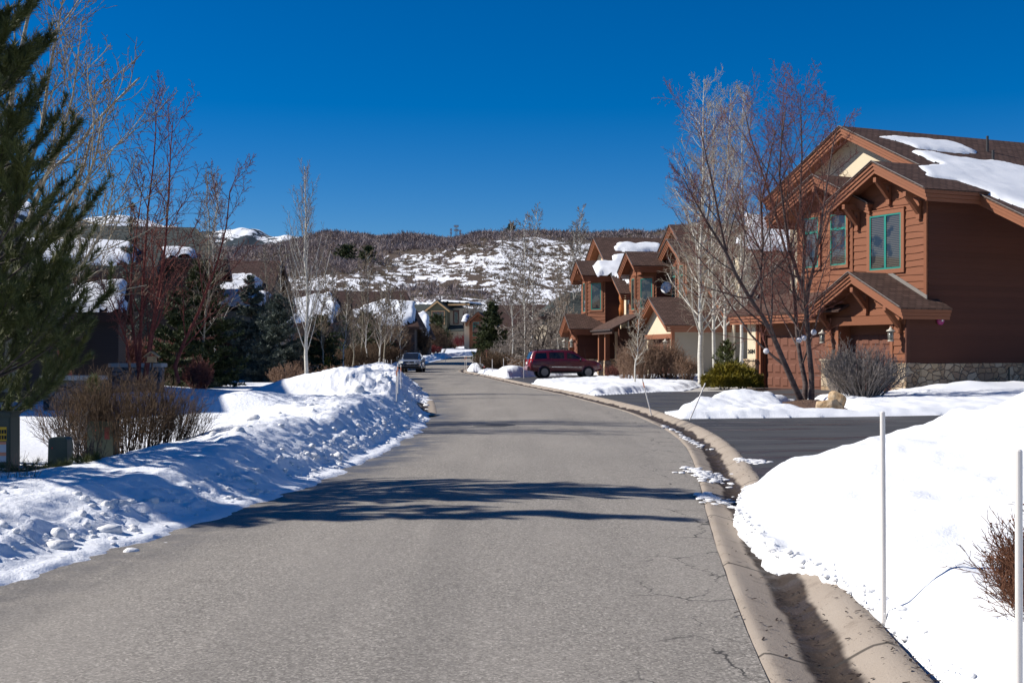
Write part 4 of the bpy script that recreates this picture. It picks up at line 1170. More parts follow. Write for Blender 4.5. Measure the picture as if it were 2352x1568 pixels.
def mid_house():
    """right-hand unit of the pair, seen behind the white-barked trees"""
    fr = Frame((4.78, 93.0), (-.156, .988))
    ox, oy = fr.o[0] + .156 * 10, fr.o[1] - .988 * 10         # base of the empty under the middle of the house
    fr2 = Frame((4.78, 93.0), (-.156, .988))
    h = house_root("timber_house", fr2, "middle brown timber house with a satellite dish and cream garage gable, behind the white aspens")
    sl = .55; rid = (3.1, 10.68); mz = lambda x: rid[1] - sl * abs(x - rid[0])
    bA = (4.8, 8.6); bB = (8.1, 9.2); g = (10.4, 5.2)
    mb = MB(); wall_poly(mb, [(-.5, 0), (14.6, 0), (14.6, mz(14.6) - .1), (3.1, 10.5), (-.5, mz(-.5) - .1)], 6.8); mb.build("gable_wall", M['cream'], h)
    chamfer_bay(h, 6.2, 3.0, 3.1, 6.8, 1.1, 3.2, 7.45, (.2, .8, 4.75, 6.75), 31)
    mb = MB(); wall_poly(mb, [(3.0, 7.0), (6.2, 7.0), (6.2, bA[1] - sl * 1.4 - .1), (4.8, 8.5), (3.0, bA[1] - sl * 1.8 - .1)], 3.12); mb.build("gable_board", M['siding'], h)
    mb = MB(); bz = lambda a: bB[1] - .5 * abs(a - bB[0]) - .1
    wall_poly(mb, [(6.2, 3.4), (10.2, 3.4), (10.2, bz(10.2)), (8.1, bz(8.1)), (6.2, bz(6.2))], 5.2); siding(mb, 6.2, 10.2, 3.5, bz, 5.2, seed=15); mb.box(10.1, 10.24, 5.12, 6.8, 3.4, bz(10.2)); mb.build("front_wall", M['siding'], h)
    window(h, 6.75, 7.65, 5.2, 7.45, 5.18, cols=1, transom=6.8, tw=.13); window(h, 8.55, 9.45, 5.2, 7.45, 5.18, cols=1, transom=6.8, tw=.13)
    rm = gable_roof(h, rid[0], rid[1], sl, -.7, 15.6, 6.0, 19); gable_roof(h, bA[0], bA[1], sl, 2.4, 6.75, 2.4, 7.5); gable_roof(h, bB[0], bB[1], .5, 5.5, 10.9, 4.4, 8.0)
    # garage wing with cream gable
    mb = MB(); gzf = lambda a: g[1] - .47 * abs(a - g[0]) - .1
    wall_poly(mb, [(7.0, 2.75), (13.6, 2.75), (13.6, gzf(13.6)), (10.4, gzf(10.4)), (7.0, gzf(7.0))], 3.2); mb.box(13.0, 13.6, 3.2, 3.6, 0, 2.8); mb.box(7.0, 7.7, 3.2, 3.6, 0, 2.8); mb.build("garage_gable", M['cream'], h)
    mb = MB(); mb.box(6.95, 13.62, 3.1, 3.2, 2.55, 2.85); mb.box(13.45, 13.66, 3.1, 3.3, 0, 3.3); mb.build("door_header", M['trim'], h)
    garage_door(h, 7.7, 13.0, .05, 2.55, 3.55, 8)
    mb = MB(); mb.prism([(3.3, 0), (11, 0), (11, 3.4), (3.3, 3.4)], 13.5, 13.62, 'x'); mb.build("side_wall", M['taupe'], h)
    gable_roof(h, g[0], g[1], .47, 6.5, 14.35, 2.5, 9.5)
    lantern(h, 13.3, 2.8, 2.2, 1.1)
    # stucco chimney and satellite dish
    mb = MB(); mb.box(12.6, 13.4, 7.6, 8.4, 2.5, 7.7); mb.build("chimney", M['cream'], h)
    dz = MB(); c = Vector((6.27, 5.0, 5.95))
    k = len(dz.v); nrm = Vector((.75, -.55, .35)).normalized(); a = nrm.cross(Vector((0, 0, 1))).normalized(); b = a.cross(nrm)
    for r, d in ((.0, -.09), (.2, -.07), (.38, .0), (.38, .015), (.2, -.055), (.0, -.075)):
        for i in range(18):
            t = i * math.pi / 9; dz.v.append(tuple(c + nrm * (d + .45) + a * (r * math.cos(t)) + b * (r * 1.15 * math.sin(t))))
    for j in range(5):
        for i in range(18):
            dz.f.append((k + j * 18 + i, k + j * 18 + (i + 1) % 18, k + (j + 1) * 18 + (i + 1) % 18, k + (j + 1) * 18 + i))
    dsh = dz.build("satellite_dish", M['white'], h, True); mb = MB(); mb.beam(c, c + nrm * .42, .05); mb.beam(c + nrm * .42 - b * .35, c + nrm * .85 - b * .1, .03); mb.build("dish_arm", M['steel'], dsh)
    z0 = rid[1] + sl * rid[0]; pl = lambda a, b: (a, b, z0 - sl * a)
    def on(pts): return [fr2.hit(x, y, z0 + .07, -sl) for x, y in pts]
    roof_snow(rm, on([(1712, 494), (1745, 494), (1775, 508), (1790, 525), (1830, 530), (1840, 580), (1790, 577), (1720, 574), (1694, 562), (1690, 545), (1715, 530), (1720, 512)]), pl, .28, .2, 5)
    return h
mid_house()

# ------------------------------------------------------------------ plainer houses farther off
def hip_house(name, label, loc, rz, w, d, eave, ridge, hip, roof, wall, parts=None, floor=-.3, over=.6, gable_front=None):
    """rectangular house: local x along the ridge; hip = how far the hips run in at the (left, right) ends (0 = gable)"""
    h = empty(name, loc, rz, label, "house")
    mb = MB(); mb.box(-w / 2, w / 2, -d / 2, d / 2, floor, eave); 
    for sx, hp in ((-1, hip[0]), (1, hip[1])):
        if hp == 0: mb.prism([(-d / 2, eave), (d / 2, eave), (0, ridge - .12)], sx * w / 2 - (.1 if sx > 0 else 0), sx * w / 2 + (.1 if sx < 0 else 0), 'x')
    mb.build("wall", M[wall], h)
    W, D = w / 2 + over, d / 2 + over
    drop = (ridge - eave) / (d / 2) * over; e = eave - drop
    x0, x1 = -W + hip[0], W - hip[1]
    mb = MB(); t = .18
    mb.poly([(-W, -D, e), (W, -D, e), (x1, 0, ridge), (x0, 0, ridge)]); mb.poly([(W, D, e), (-W, D, e), (x0, 0, ridge), (x1, 0, ridge)])
    if hip[0]: mb.poly([(-W, D, e), (-W, -D, e), (x0, 0, ridge)])
    if hip[1]: mb.poly([(W, -D, e), (W, D, e), (x1, 0, ridge)])
    rf = mb.build("roof", M[roof], h)
    mb = MB()
    mb.box(-W, W, -D, -D + .05, e - .3, e - .005); mb.box(-W, W, D - .05, D, e - .3, e - .005); mb.box(-W, -W + .05, -D + .06, D - .06, e - .3, e - .005) if hip[0] else mb.prism([(-D, e - .3), (0, ridge - .31), (D, e - .3), (D, e - .005), (0, ridge - .01), (-D, e - .005)], -W, -W + .12, 'x')
    mb.box(W - .05, W, -D + .06, D - .06, e - .3, e - .005) if hip[1] else mb.prism([(-D, e - .3), (0, ridge - .31), (D, e - .3), (D, e - .005), (0, ridge - .01), (-D, e - .005)], W - .12, W, 'x')
    mb.poly([(-W, -D, e - .02), (-W, D, e - .02), (W, D, e - .02), (W, -D, e - .02)])
    mb.build("fascia", M['brown'], rf)
    h["_geo"] = (W, D, e, ridge)
    return h, rf, (lambda a, b: (a, -D + b * D, e + b * (ridge - e)))    # plane on the side facing local -y: b=0 eave, b=1 ridge
def side_win(h, x, z, w, ht, d, frame='maroon'):
    window(h, x - w / 2, x + w / 2, z - ht / 2, z + ht / 2, -d / 2, cols=2, frame=frame, tw=.1, trim='brown')

# left side, nearest: grey-green roof with a snowy porch on heavy posts
h, rf, pl = hip_house("lodge_house", "wide green grey roofed house with snowy porch roof behind the red stemmed trees", (-24.3, 66.3, -.49), .2, 13.4, 9, 5.3, 6.75, (0, 1.4), 'roof_grey', 'grey_wood')
X0 = -17.0
mb = MB(); mb.cyl((-5.6, -.6, 6.4), (-5.6, -.6, 7.15), .07, n=8); mb.build("vent_pipe", M['pipe'], rf)
# projecting porch: gabled, ridge along x, snow on the slope that faces the street
pr = MB(); pr.prism([(-9.2, 4.45), (-6.6, 5.30), (-6.6, 5.38), (-9.25, 4.53)], -.6, 5.05, 'x'); pr.prism([(-4.2, 4.5), (-6.6, 5.3), (-6.6, 5.38), (-4.2, 4.58)], -.6, 5.05, 'x'); pf = pr.build("porch_roof", M['roof_grey'], h)
mb = MB(); mb.prism([(-9.2, 4.18), (-6.6, 5.02), (-4.2, 4.2), (-4.2, 4.48), (-6.6, 5.29), (-9.2, 4.44)], 4.9, 5.05, 'x'); mb.box(-.6, 4.9, -9.2, -9.05, 4.15, 4.44); mb.prism([(-9.0, 4.4), (-6.6, 5.1), (-4.3, 4.4)], 4.7, 4.85, 'x'); mb.build("fascia", M['grey_wood'], pf)
roof_snow(pf, [(-.5, .03), (4.3, .03), (4.4, .3), (4.3, .85), (4.0, 1.0), (-.5, 1.0)], lambda a, b: (a, -9.2 + 2.6 * b, 4.5 + .85 * b), .30, .05)
for x in (2.55, 3.95, -.2):
    mb = MB(); mb.box(x, x + .42, -8.75, -8.3, 0, 4.3); mb.build("porch_post", M['grey_wood'], h)
mb = MB(); mb.box(-.6, 4.85, -8.9, -8.7, 3.75, 4.15); mb.box(4.2, 4.5, -8.7, -5.5, 3.75, 4.15); mb.build("porch_beam", M['brown'], h)
h.scale = (1.3, 1.3, 1.3)
roof_snow(rf, [(4.6, .04), (6.2, .04), (6.0, .16), (4.8, .18)], pl, .25, .05)
# lower wing whose snow is in shade
h, rf, pl = hip_house("lodge_house", "small snow topped gabled porch below the green grey roofed house", (-12.4, 38.5, 0), .2, 1.3, 2.2, 3.0, 3.75, (0, 0), 'roof_dark', 'grey_wood', over=.25)
roof_snow(rf, [(-.85, .05), (.7, .05), (.8, .5), (.7, .95), (-.85, .95)], pl, .16, .05)
# dark house behind the pine
h, rf, pl = hip_house("lodge_house", "dark brown steep gabled house hidden behind the tall pine at the left edge", (-17.2, 31.5, 0), math.radians(88), 10, 8.2, 3.2, 9.4, (0, 0), 'roof_dark', 'grey_wood')
# second house on the left: brown roof, deep snow on its lower roofs
h, rf, pl = hip_house("lodge_house", "brown roofed house with deep snow on its lower roofs behind the blue spruces", (-19.9, 80, 0), 0, 10.0, 9, 4.9, 7.4, (0, 0), 'roof_dark', 'taupe')
roof_snow(rf, [(-3.6, .08), (1.6, .03), (4.6, .06), (4.9, .42), (4.3, .55), (2.6, .52), (1.2, .6), (-3.4, .6)], pl, .45, .05)
pr = MB(); pr.prism([(-9.0, 4.05), (-6.4, 4.95), (-6.4, 5.05), (-9.1, 4.15)], .2, 6.2, 'x'); pr.prism([(-3.9, 4.1), (-6.4, 4.95), (-6.4, 5.05), (-3.9, 4.2)], .2, 6.2, 'x'); pf = pr.build("porch_roof", M['roof_dark'], h)
mb = MB(); mb.prism([(-8.9, -.3), (-4.5, -.3), (-4.5, 4.1), (-6.4, 4.8), (-8.9, 3.95)], .4, 5.9, 'x'); mb.build("porch_wall", M['taupe'], h)
roof_snow(pf, [(.3, .03), (5.9, .03), (6.1, .9), (.3, .95)], lambda a, b: (a, -9.0 + 2.6 * b, 4.1 + .9 * b), .42, .05)
# third: dark gables with snow, left of the street bend
h, rf, pl = hip_house("lodge_house", "house with patchy snow on a dark gabled roof behind the pale poplar", (-19.4, 122, 0), .1, 7.0, 10, 4.6, 7.6, (0, 0), 'roof_dark', 'grey_wood')
roof_snow(rf, [(-3.2, .05), (2.6, .05), (3.0, .5), (2.2, .85), (-.5, .7), (-2.8, .62)], pl, .45, .05)
h, rf, pl = hip_house("lodge_house", "long dark brown roofed house with thick low snow, left of the olive house", (-15.3, 150, .4), -.0, 8.6, 11, 4.6, 8.45, (0, 2.0), 'roof_dark', 'grey_wood')
roof_snow(rf, [(-4.0, .04), (3.2, .04), (4.4, .15), (4.2, .62), (.5, .68), (-1.2, .58), (-2.2, .40), (-3.9, .36)], pl, .5, .05)
pr = MB(); pr.prism([(-9.6, 3.0), (-7.2, 4.3), (-7.2, 4.4), (-9.6, 3.1)], -5.0, .2, 'x'); pr.prism([(-4.8, 3.1), (-7.2, 4.3), (-7.2, 4.4), (-4.8, 3.2)], -5.0, .2, 'x'); pf = pr.build("porch_roof", M['roof_dark'], h)
mb = MB(); mb.prism([(-9.5, -.3), (-5, -.3), (-5, 3.1), (-7.2, 4.2), (-9.5, 3.0)], -4.9, .1, 'x'); mb.build("porch_wall", M['grey_wood'], h)
roof_snow(pf, [(-4.9, .02), (.1, .02), (.1, .95), (-4.9, .95)], lambda a, b: (a, -9.6 + 2.4 * b, 3.05 + 1.3 * b), .45, .05)
h, rf, pl = hip_house("lodge_house", "small house with a rounded snow blanket beside the olive house", (-14.2, 178, .8), 0, 5.4, 9, 3.4, 6.6, (1.5, 1.5), 'roof_dark', 'grey_wood')
roof_snow(rf, [(-2.6, .03), (2.9, .03), (2.8, .75), (2.0, .93), (.8, .8), (-.6, .9), (-2.2, .72)], pl, .5, .05)
pr = MB(); pr.prism([(-8.2, 2.6), (-6.4, 3.5), (-6.4, 3.6), (-8.2, 2.7)], -3.0, .3, 'x'); pr.prism([(-4.6, 2.6), (-6.4, 3.5), (-6.4, 3.6), (-4.6, 2.7)], -3.0, .3, 'x'); pf = pr.build("porch_roof", M['roof_dark'], h)
mb = MB(); mb.prism([(-8.1, -.5), (-4.7, -.5), (-4.7, 2.6), (-6.4, 3.4), (-8.1, 2.6)], -2.9, .2, 'x'); mb.build("porch_wall", M['grey_wood'], h)
roof_snow(pf, [(-2.9, .02), (.2, .02), (.2, .95), (-2.9, .95)], lambda a, b: (a, -8.2 + 1.8 * b, 2.65 + .9 * b), .4, .05)

# olive house at the end of the street
def olive_house():
    Y = 255.; b = 2.2
    P = lambda px, py: pt(px, py, Y)
    h = empty("olive_house", (-13.9, Y, b), -.30, "two storey olive and taupe house with red framed windows at the end of the street", "house")
    def L(px): return (px - CX) / F * Y + 9.3
    # front block: gable facing the camera between px 1006 and 1080
    mb = MB(); mb.box(-1.6, 5.6, 0, 9, -1, 8.3); mb.build("side_wall", M['taupe'], h)
    mb = MB(); mb.prism([(-2.1, -1), (1.6, -1), (1.6, 8.3), (-.2, 9.6), (-2.1, 8.3)], -1.6, 0.0); siding(mb, -2.1, 1.6, 4.3, lambda a: 9.4 - .7 * abs(a + .2), -1.6, seed=40); mb.build("front_wall", M['green_siding'], h)
    mb = MB(); mb.box(-6.6, -1.6, 1.5, 10, -1, 7.6); mb.build("wing_wall", M['green_siding'], h)
    # roofs
    mb = MB(); mb.prism([(-2.9, 7.75), (-.2, 9.75), (-.2, 9.95), (-3.0, 7.9)], -2.4, 9.5); mb.prism([(2.4, 7.75), (-.2, 9.75), (-.2, 9.95), (2.5, 7.9)], -2.4, 9.5)
    mb.prism([(-1, 9.1), (9.5, 9.1), (9.5, 9.25), (-1, 9.25)], 1.6, 6.1, 'x')
    rf = mb.build("roof", M['roof_grey_y'], h)
    mb = MB()
    for sx, xe in ((-1, -2.9), (1, 2.4)): mb.prism([(xe, 7.4), (-.2, 9.4), (-.2, 9.74), (xe, 7.74)], -2.45, -2.2)
    mb.box(1.6, 6.1, -1.05, -.9, 8.8, 9.1); mb.build("fascia", M['plain_wood'], rf)
    o = roof_snow(rf, [(0, 0), (2.3, 0), (6.2, 0), (6.2, 7), (0, 7)], lambda a, b_: (a, -1 + b_, 9.62 - .06 * a), .3, .2)
    mb = MB(); mb.prism([(-1.2, 6.6), (4.5, 9.4), (4.5, 9.6), (-1.2, 6.75)], -12.5, -1.8, 'x'); rf2 = mb.build("wing_roof", M['roof_grey'], h)
    roof_snow(rf2, [(-11.8, .92), (-2.2, .9), (-2.2, 1.0), (-11.8, 1.0)], lambda a, b_: (a, -1.2 + 5.7 * b_, 6.7 + 2.85 * b_), .3, .05)
    mb = MB(); mb.box(-12.2, -6.6, 0, 9, -1, 6.8); mb.build("rear_wall", M['sage'], h)
    # low front gable of the garage with drooping snow
    mb = MB(); mb.prism([(-9.3, 7.1), (-1.6, 2.4), (-1.6, 2.6), (-9.3, 7.35)], -3.0, 1.5); lw = mb.build("garage_roof", M['roof_grey_y'], h)
    mb = MB(); mb.prism([(-9.3, 6.85), (-1.6, 2.15), (-1.6, 2.4), (-9.3, 7.1)], -3.05, -2.8); mb.build("fascia", M['plain_wood'], lw)
    mb = MB(); mb.prism([(-9.3, -1), (-2.0, -1), (-2.0, 2.4), (-9.3, 6.9)], -2.5, 1.5); mb.build("garage_wall", M['sage'], h)
    roof_snow(lw, [(-9.3, -2.9), (-8.4, -2.9), (-4.2, -2.6), (-2.6, -2.6), (-3.0, -1.2), (-2.2, 1.4), (-9.3, 1.4)], lambda a, b_: (a, b_, 7.2 - .61 * (a + 9.3)), .45, .2)
    window(h, -1.5, 1.0, 5.2, 7.6, -1.64, cols=3, frame='maroon', trim='plain_wood')
    window(h, 2.5, 3.4, 5.3, 7.7, -.02, cols=1, frame='maroon', trim='brown'); window(h, 4.6, 5.3, 4.9, 7.4, -.02, cols=1, frame='maroon', trim='brown')
    mb = MB(); mb.prism([(-1.6, 3.7), (0, 4.8), (0, 4.95), (-1.65, 3.85)], 1.6, 5.0, 'x'); mb.build("porch_roof", M['roof_grey'], h)
olive_house()

# russet house peeping out right of the olive one
h = empty("timber_house", ((1101 - CX) / F * 215, 215, 1.5), -.1, "small russet house with a green window and snow, half hidden behind the spruce", "house")
mb = MB(); mb.box(-1.7, 1.4, 0, 6, -.5, 5.0); mb.prism([(-1.7, 5.0), (1.4, 5.0), (-.15, 6.6)], 0, .2); siding(mb, -1.7, 1.4, 0, lambda a: 6.5 - 1.0 * abs(a + .15), 0, seed=50); mb.box(1.4, 11, 2, 9, -.5, 5.4); mb.build("wall", M['siding'], h)
rf = gable_roof(h, -.15, 7.0, .9, -2.3, 2.0, -.7, 7, fascia=.45)
mb = MB(); mb.prism([(1.6, 5.3), (6, 7.6), (6, 7.75), (1.6, 5.45)], 1.6, 11.5, 'x'); r2 = mb.build("wing_roof", M['roof_dark'], h)
roof_snow(r2, [(1.8, .05), (4.5, .05), (5.2, .5), (2, .45)], lambda a, b: (a, 1.6 + 4.4 * b, 5.4 + 2.3 * b), .3, .06)
mb = MB(); mb.prism([(-1.0, 5.2), (3, 6.5), (3, 6.65), (-1.0, 5.35)], -3.0, -2.0, 'x'); r3 = mb.build("wing_roof", M['roof_dark'], h); roof_snow(r3, [(-2.9, .03), (-2.1, .03), (-2.1, .9), (-2.9, .9)], lambda a, b: (a, -1 + 4 * b, 5.3 + 1.3 * b), .3, .06)
mb = MB(); mb.box(-2.7, -1.7, 1, 6, -.5, 5.4); mb.build("wing_wall", M['cream'], h)
window(h, -1.1, .75, 2.9, 5.3, -.02, cols=2, frame='teal', transom=4.6)
# grey-green roofed house beyond the brown pair on the right
h, rf, pl = hip_house("stucco_house", "taupe stucco house with green grey roof left of the far timber house", (9.2, 124, 0), 0.1, 13, 10, 5.3, 7.5, (3, 1), 'roof_grey', 'taupe')
mb = MB(); mb.box(-2.5, 6, -9, -5, -.3, 3.3); mb.prism([(-2.5, 3.3), (6, 3.3), (1.7, 6.6)], -8.9, -8.7); mb.build("garage_wall", M['taupe'], h)
r2 = gable_roof(h, 1.6, 6.9, .72, -3.2, 6.6, -9.6, -2, 'roof_grey_y')
roof_snow(r2, [(-2.9, -9.2), (-1.3, -9.2), (-.6, -7.5), (-.9, -4), (-2.9, -4)], lambda a, b: (a, b, 6.9 - .72 * (1.6 - a) + .07), .5, .15)
mb = MB(); mb.box(-4.2, -3.4, -6, -5.2, -.3, 5); mb.box(-2.6, -1.6, -9.1, -8.95, 0, 3.2); mb.build("pillar", M['cream'], h)
h, rf, pl = hip_house("stucco_house", "brown shingled house showing over the bare trees right of the roadside spruce", ((1195 - CX) / F * 170, 185, .6), -.1, 11, 10, 4.4, 8.0, (2, 2), 'roof_dark', 'grey_wood')
roof_snow(rf, [(-4.5, .05), (-2.8, .05), (-2.6, .35), (-4.3, .3)], pl, .35, .06)
# ------------------------------------------------------------------ bare trees: polylines grown limb by limb, skinned as tapering tubes
def vadd(a, b, k=1.0): return (a[0] + b[0] * k, a[1] + b[1] * k, a[2] + b[2] * k)
def vnorm(a):
    l = math.sqrt(a[0] * a[0] + a[1] * a[1] + a[2] * a[2]) or 1.0
    return (a[0] / l, a[1] / l, a[2] / l)
def perp(d, az):
    """unit vector square to d at azimuth az"""
    if abs(d[2]) < .92: u = vnorm((-d[1], d[0], 0.0))
    else: u = vnorm((0.0, -d[2], d[1]))
    w = (d[1] * u[2] - d[2] * u[1], d[2] * u[0] - d[0] * u[2], d[0] * u[1] - d[1] * u[0])
    c, s_ = math.cos(az), math.sin(az)
    return (u[0] * c + w[0] * s_, u[1] * c + w[1] * s_, u[2] * c + w[2] * s_)
def limb(rg, p, d, L, n, wob, lift):
    pts = [p]
    for i in range(n):
        d = vnorm((d[0] + rg.gauss(0, wob), d[1] + rg.gauss(0, wob), d[2] + rg.gauss(0, wob) + lift))
        p = vadd(p, d, L / n); pts.append(p)
    return pts
def along(pts, t):
    k = t * (len(pts) - 1); i = min(int(k), len(pts) - 2); f = k - i
    a, b = pts[i], pts[i + 1]
    return (a[0] + (b[0] - a[0]) * f, a[1] + (b[1] - a[1]) * f, a[2] + (b[2] - a[2]) * f), vnorm((b[0] - a[0], b[1] - a[1], b[2] - a[2]))
def sprout(rg, pts, r0, r1, lvl, spec, out, L0=None):
    """children of the limb pts. spec[lvl] = dict(n, t0, t1, ang, len, rr, wob, lift, seg, taper)"""
    if lvl >= len(spec): return
    s = spec[lvl]
    if L0 is None:
        L0 = sum(math.dist(pts[i], pts[i + 1]) for i in range(len(pts) - 1))
    n = s['n'] if isinstance(s['n'], int) else max(1, int(s['n'] * L0 + rg.random()))
    az = rg.random() * 6.28
    for i in range(n):
        u = (i + rg.random()) / n
        t = s['t0'] + (s['t1'] - s['t0']) * u
        p, d = along(pts, t)
        az += 2.4 + rg.gauss(0, .5)
        ang = math.radians(s['ang'] * rg.uniform(.75, 1.25))
        q = perp(d, az)
        dd = vnorm((d[0] * math.cos(ang) + q[0] * math.sin(ang), d[1] * math.cos(ang) + q[1] * math.sin(ang), d[2] * math.cos(ang) + q[2] * math.sin(ang)))
        L = L0 * s['len'] * (1 - s.get('short', .55) * (u if not s.get('belly') else abs(u - .4) * 1.4)) * rg.uniform(.7, 1.2)
        if 'max' in s: L = min(L, s['max'] * rg.uniform(.6, 1))
        rb = (r0 + (r1 - r0) * t); r = max(s.get('rmin', .003), min(rb * .75, rb * s['rr'] * rg.uniform(.8, 1.15)))
        c = limb(rg, p, dd, L, s.get('seg', 4), s['wob'], s['lift'])
        re = max(s.get('rend', .0025), r * .35)
        out[min(lvl, len(out) - 1)].append((c, r, re))
        sprout(rg, c, r, re, lvl + 1, spec, out, L)
def tubes(lines, sides):
    """vectorised tube skins; lines: (points, r0, r1)"""
    by = {}
    for ln in lines: by.setdefault(len(ln[0]), []).append(ln)
    Vs, Fs, off = [], [], 0
    for n, g in by.items():
        P = np.array([l[0] for l in g], float); B = len(g)
        r = np.array([l[1] for l in g])[:, None] + (np.array([l[2] for l in g]) - np.array([l[1] for l in g]))[:, None] * np.linspace(0, 1, n)[None, :] ** .8
        T = np.gradient(P, axis=1); T /= np.linalg.norm(T, axis=2, keepdims=True) + 1e-9
        ref = np.where(np.abs(T[..., 2:3]) < .9, np.array([0, 0, 1.]), np.array([1., 0, 0]))
        ref = np.repeat(ref[:, :1], n, 1)
        A = np.cross(T, ref); A /= np.linalg.norm(A, axis=2, keepdims=True) + 1e-9
        C = np.cross(T, A)
        th = np.arange(sides) * 2 * np.pi / sides
        V = P[:, :, None] + r[:, :, None, None] * (A[:, :, None] * np.cos(th)[None, None, :, None] + C[:, :, None] * np.sin(th)[None, None, :, None])
        idx = np.arange(B * n * sides).reshape(B, n, sides) + off
        j = np.roll(np.arange(sides), -1)
        q = np.stack([idx[:, :-1, :], idx[:, :-1, j], idx[:, 1:, j], idx[:, 1:, :]], -1).reshape(-1, 4)
        Vs.append(V.reshape(-1, 3)); Fs.append(q); off += B * n * sides
    if not Vs: return np.zeros((0, 3)), np.zeros((0, 4), int)
    return np.concatenate(Vs), np.concatenate(Fs)
def tube_obj(name, lines, sides, mat, parent, smooth=True):
    V, Fq = tubes(lines, sides)
    return mesh_np(name, V, Fq, mat, parent, smooth)
def make_tree(name, loc, trunks, spec, mt, mc, label, cat="tree", group=None, seed=0, trunk_levels=1, sides=8, rz=0.0, extra_seed=None):
    """trunks: list of (points, r0, r1) in local space"""
    rg = random.Random(seed); e = empty(name, loc, rz, label, cat, group)
    kf = max(1.0, loc[1] / 46)                             # far twigs stay as stout as clusters of shoots look
    spec = [dict(s, rmin=s['rmin'] * kf, rend=s.get('rend', .0025) * kf) for s in spec]
    out = [[] for _ in range(len(spec))]
    for t in trunks:
        sprout(rg, t[0], t[1], t[2], 0, spec, out)
    tr = list(trunks); thick = []
    for l in range(trunk_levels): thick += out[l]
    V1, F1 = tubes(tr, sides); V2, F2 = tubes(thick, 5)
    mesh_np("trunk", np.concatenate([V1, V2]), np.concatenate([F1, F2 + len(V1)]), mt, e, True)
    rest = [ln for l in range(trunk_levels, len(spec)) for ln in out[l]]
    if rest: tube_obj("crown", rest, 3, mc, e, False)
    return e
def straight(rg, H, n=12, wob=.03, lean=(0, 0)):
    pts = [(0, 0, -.3)]; x = y = 0
    for i in range(1, n + 1):
        x += rg.gauss(0, wob) + lean[0] * H / n; y += rg.gauss(0, wob) + lean[1] * H / n
        pts.append((x, y, H * i / n))
    return pts
ASPEN = [dict(n=58, t0=.13, t1=.98, ang=48, len=.24, rr=.42, wob=.07, lift=.10, seg=6, short=.72, rmin=.008),
         dict(n=10, t0=.2, t1=1, ang=42, len=.42, rr=.5, wob=.10, lift=.09, seg=4, short=.4, rmin=.005, rend=.004),
         dict(n=5, t0=.15, t1=1, ang=45, len=.45, rr=.6, wob=.14, lift=.06, seg=3, short=.3, rmin=.0045, rend=.0035)]
SPARSE = [dict(n=28, t0=.22, t1=.98, ang=42, len=.20, rr=.42, wob=.08, lift=.12, seg=5, short=.65, rmin=.010),
          dict(n=7, t0=.2, t1=1, ang=42, len=.45, rr=.55, wob=.11, lift=.08, seg=4, short=.4, rmin=.008, rend=.007),
          dict(n=4, t0=.2, t1=1, ang=45, len=.5, rr=.6, wob=.14, lift=.05, seg=3, short=.3, rmin=.007, rend=.006)]
POPLAR = [dict(n=44, t0=.14, t1=.96, ang=27, len=.36, rr=.36, wob=.05, lift=.16, seg=7, short=.80, rmin=.008),
          dict(n=7, t0=.15, t1=1, ang=28, len=.38, rr=.5, wob=.08, lift=.10, seg=4, short=.4, rmin=.005, rend=.004),
          dict(n=4, t0=.2, t1=1, ang=35, len=.4, rr=.6, wob=.1, lift=.08, seg=3, short=.3, rmin=.005, rend=.004)]
COTTON = [dict(n=13, t0=.25, t1=1, ang=40, len=.50, rr=.55, wob=.07, lift=.05, seg=8, short=.35, rmin=.02),
          dict(n=15, t0=.2, t1=1, ang=38, len=.42, rr=.5, wob=.10, lift=.07, seg=6, short=.4, rmin=.010, rend=.008),
          dict(n=9, t0=.15, t1=1, ang=42, len=.36, rr=.55, wob=.16, lift=.12, seg=5, short=.3, rmin=.0065, rend=.006),
          dict(n=4, t0=.2, t1=1, ang=50, len=.36, rr=.7, wob=.22, lift=.16, seg=4, short=.2, rmin=.006, rend=.0065)]
CHERRY = [dict(n=17, t0=.16, t1=.99, ang=40, len=.42, rr=.45, wob=.06, lift=.08, seg=7, short=.55, rmin=.010),
          dict(n=10, t0=.15, t1=1, ang=42, len=.40, rr=.5, wob=.10, lift=.05, seg=5, short=.45, rmin=.006, rend=.005),
          dict(n=6, t0=.1, t1=1, ang=48, len=.42, rr=.6, wob=.14, lift=.02, seg=4, short=.3, rmin=.0045, rend=.0035),
          dict(n=2, t0=.2, t1=1, ang=50, len=.45, rr=.7, wob=.15, lift=.0, seg=3, short=.3, rmin=.0038, rend=.003)]

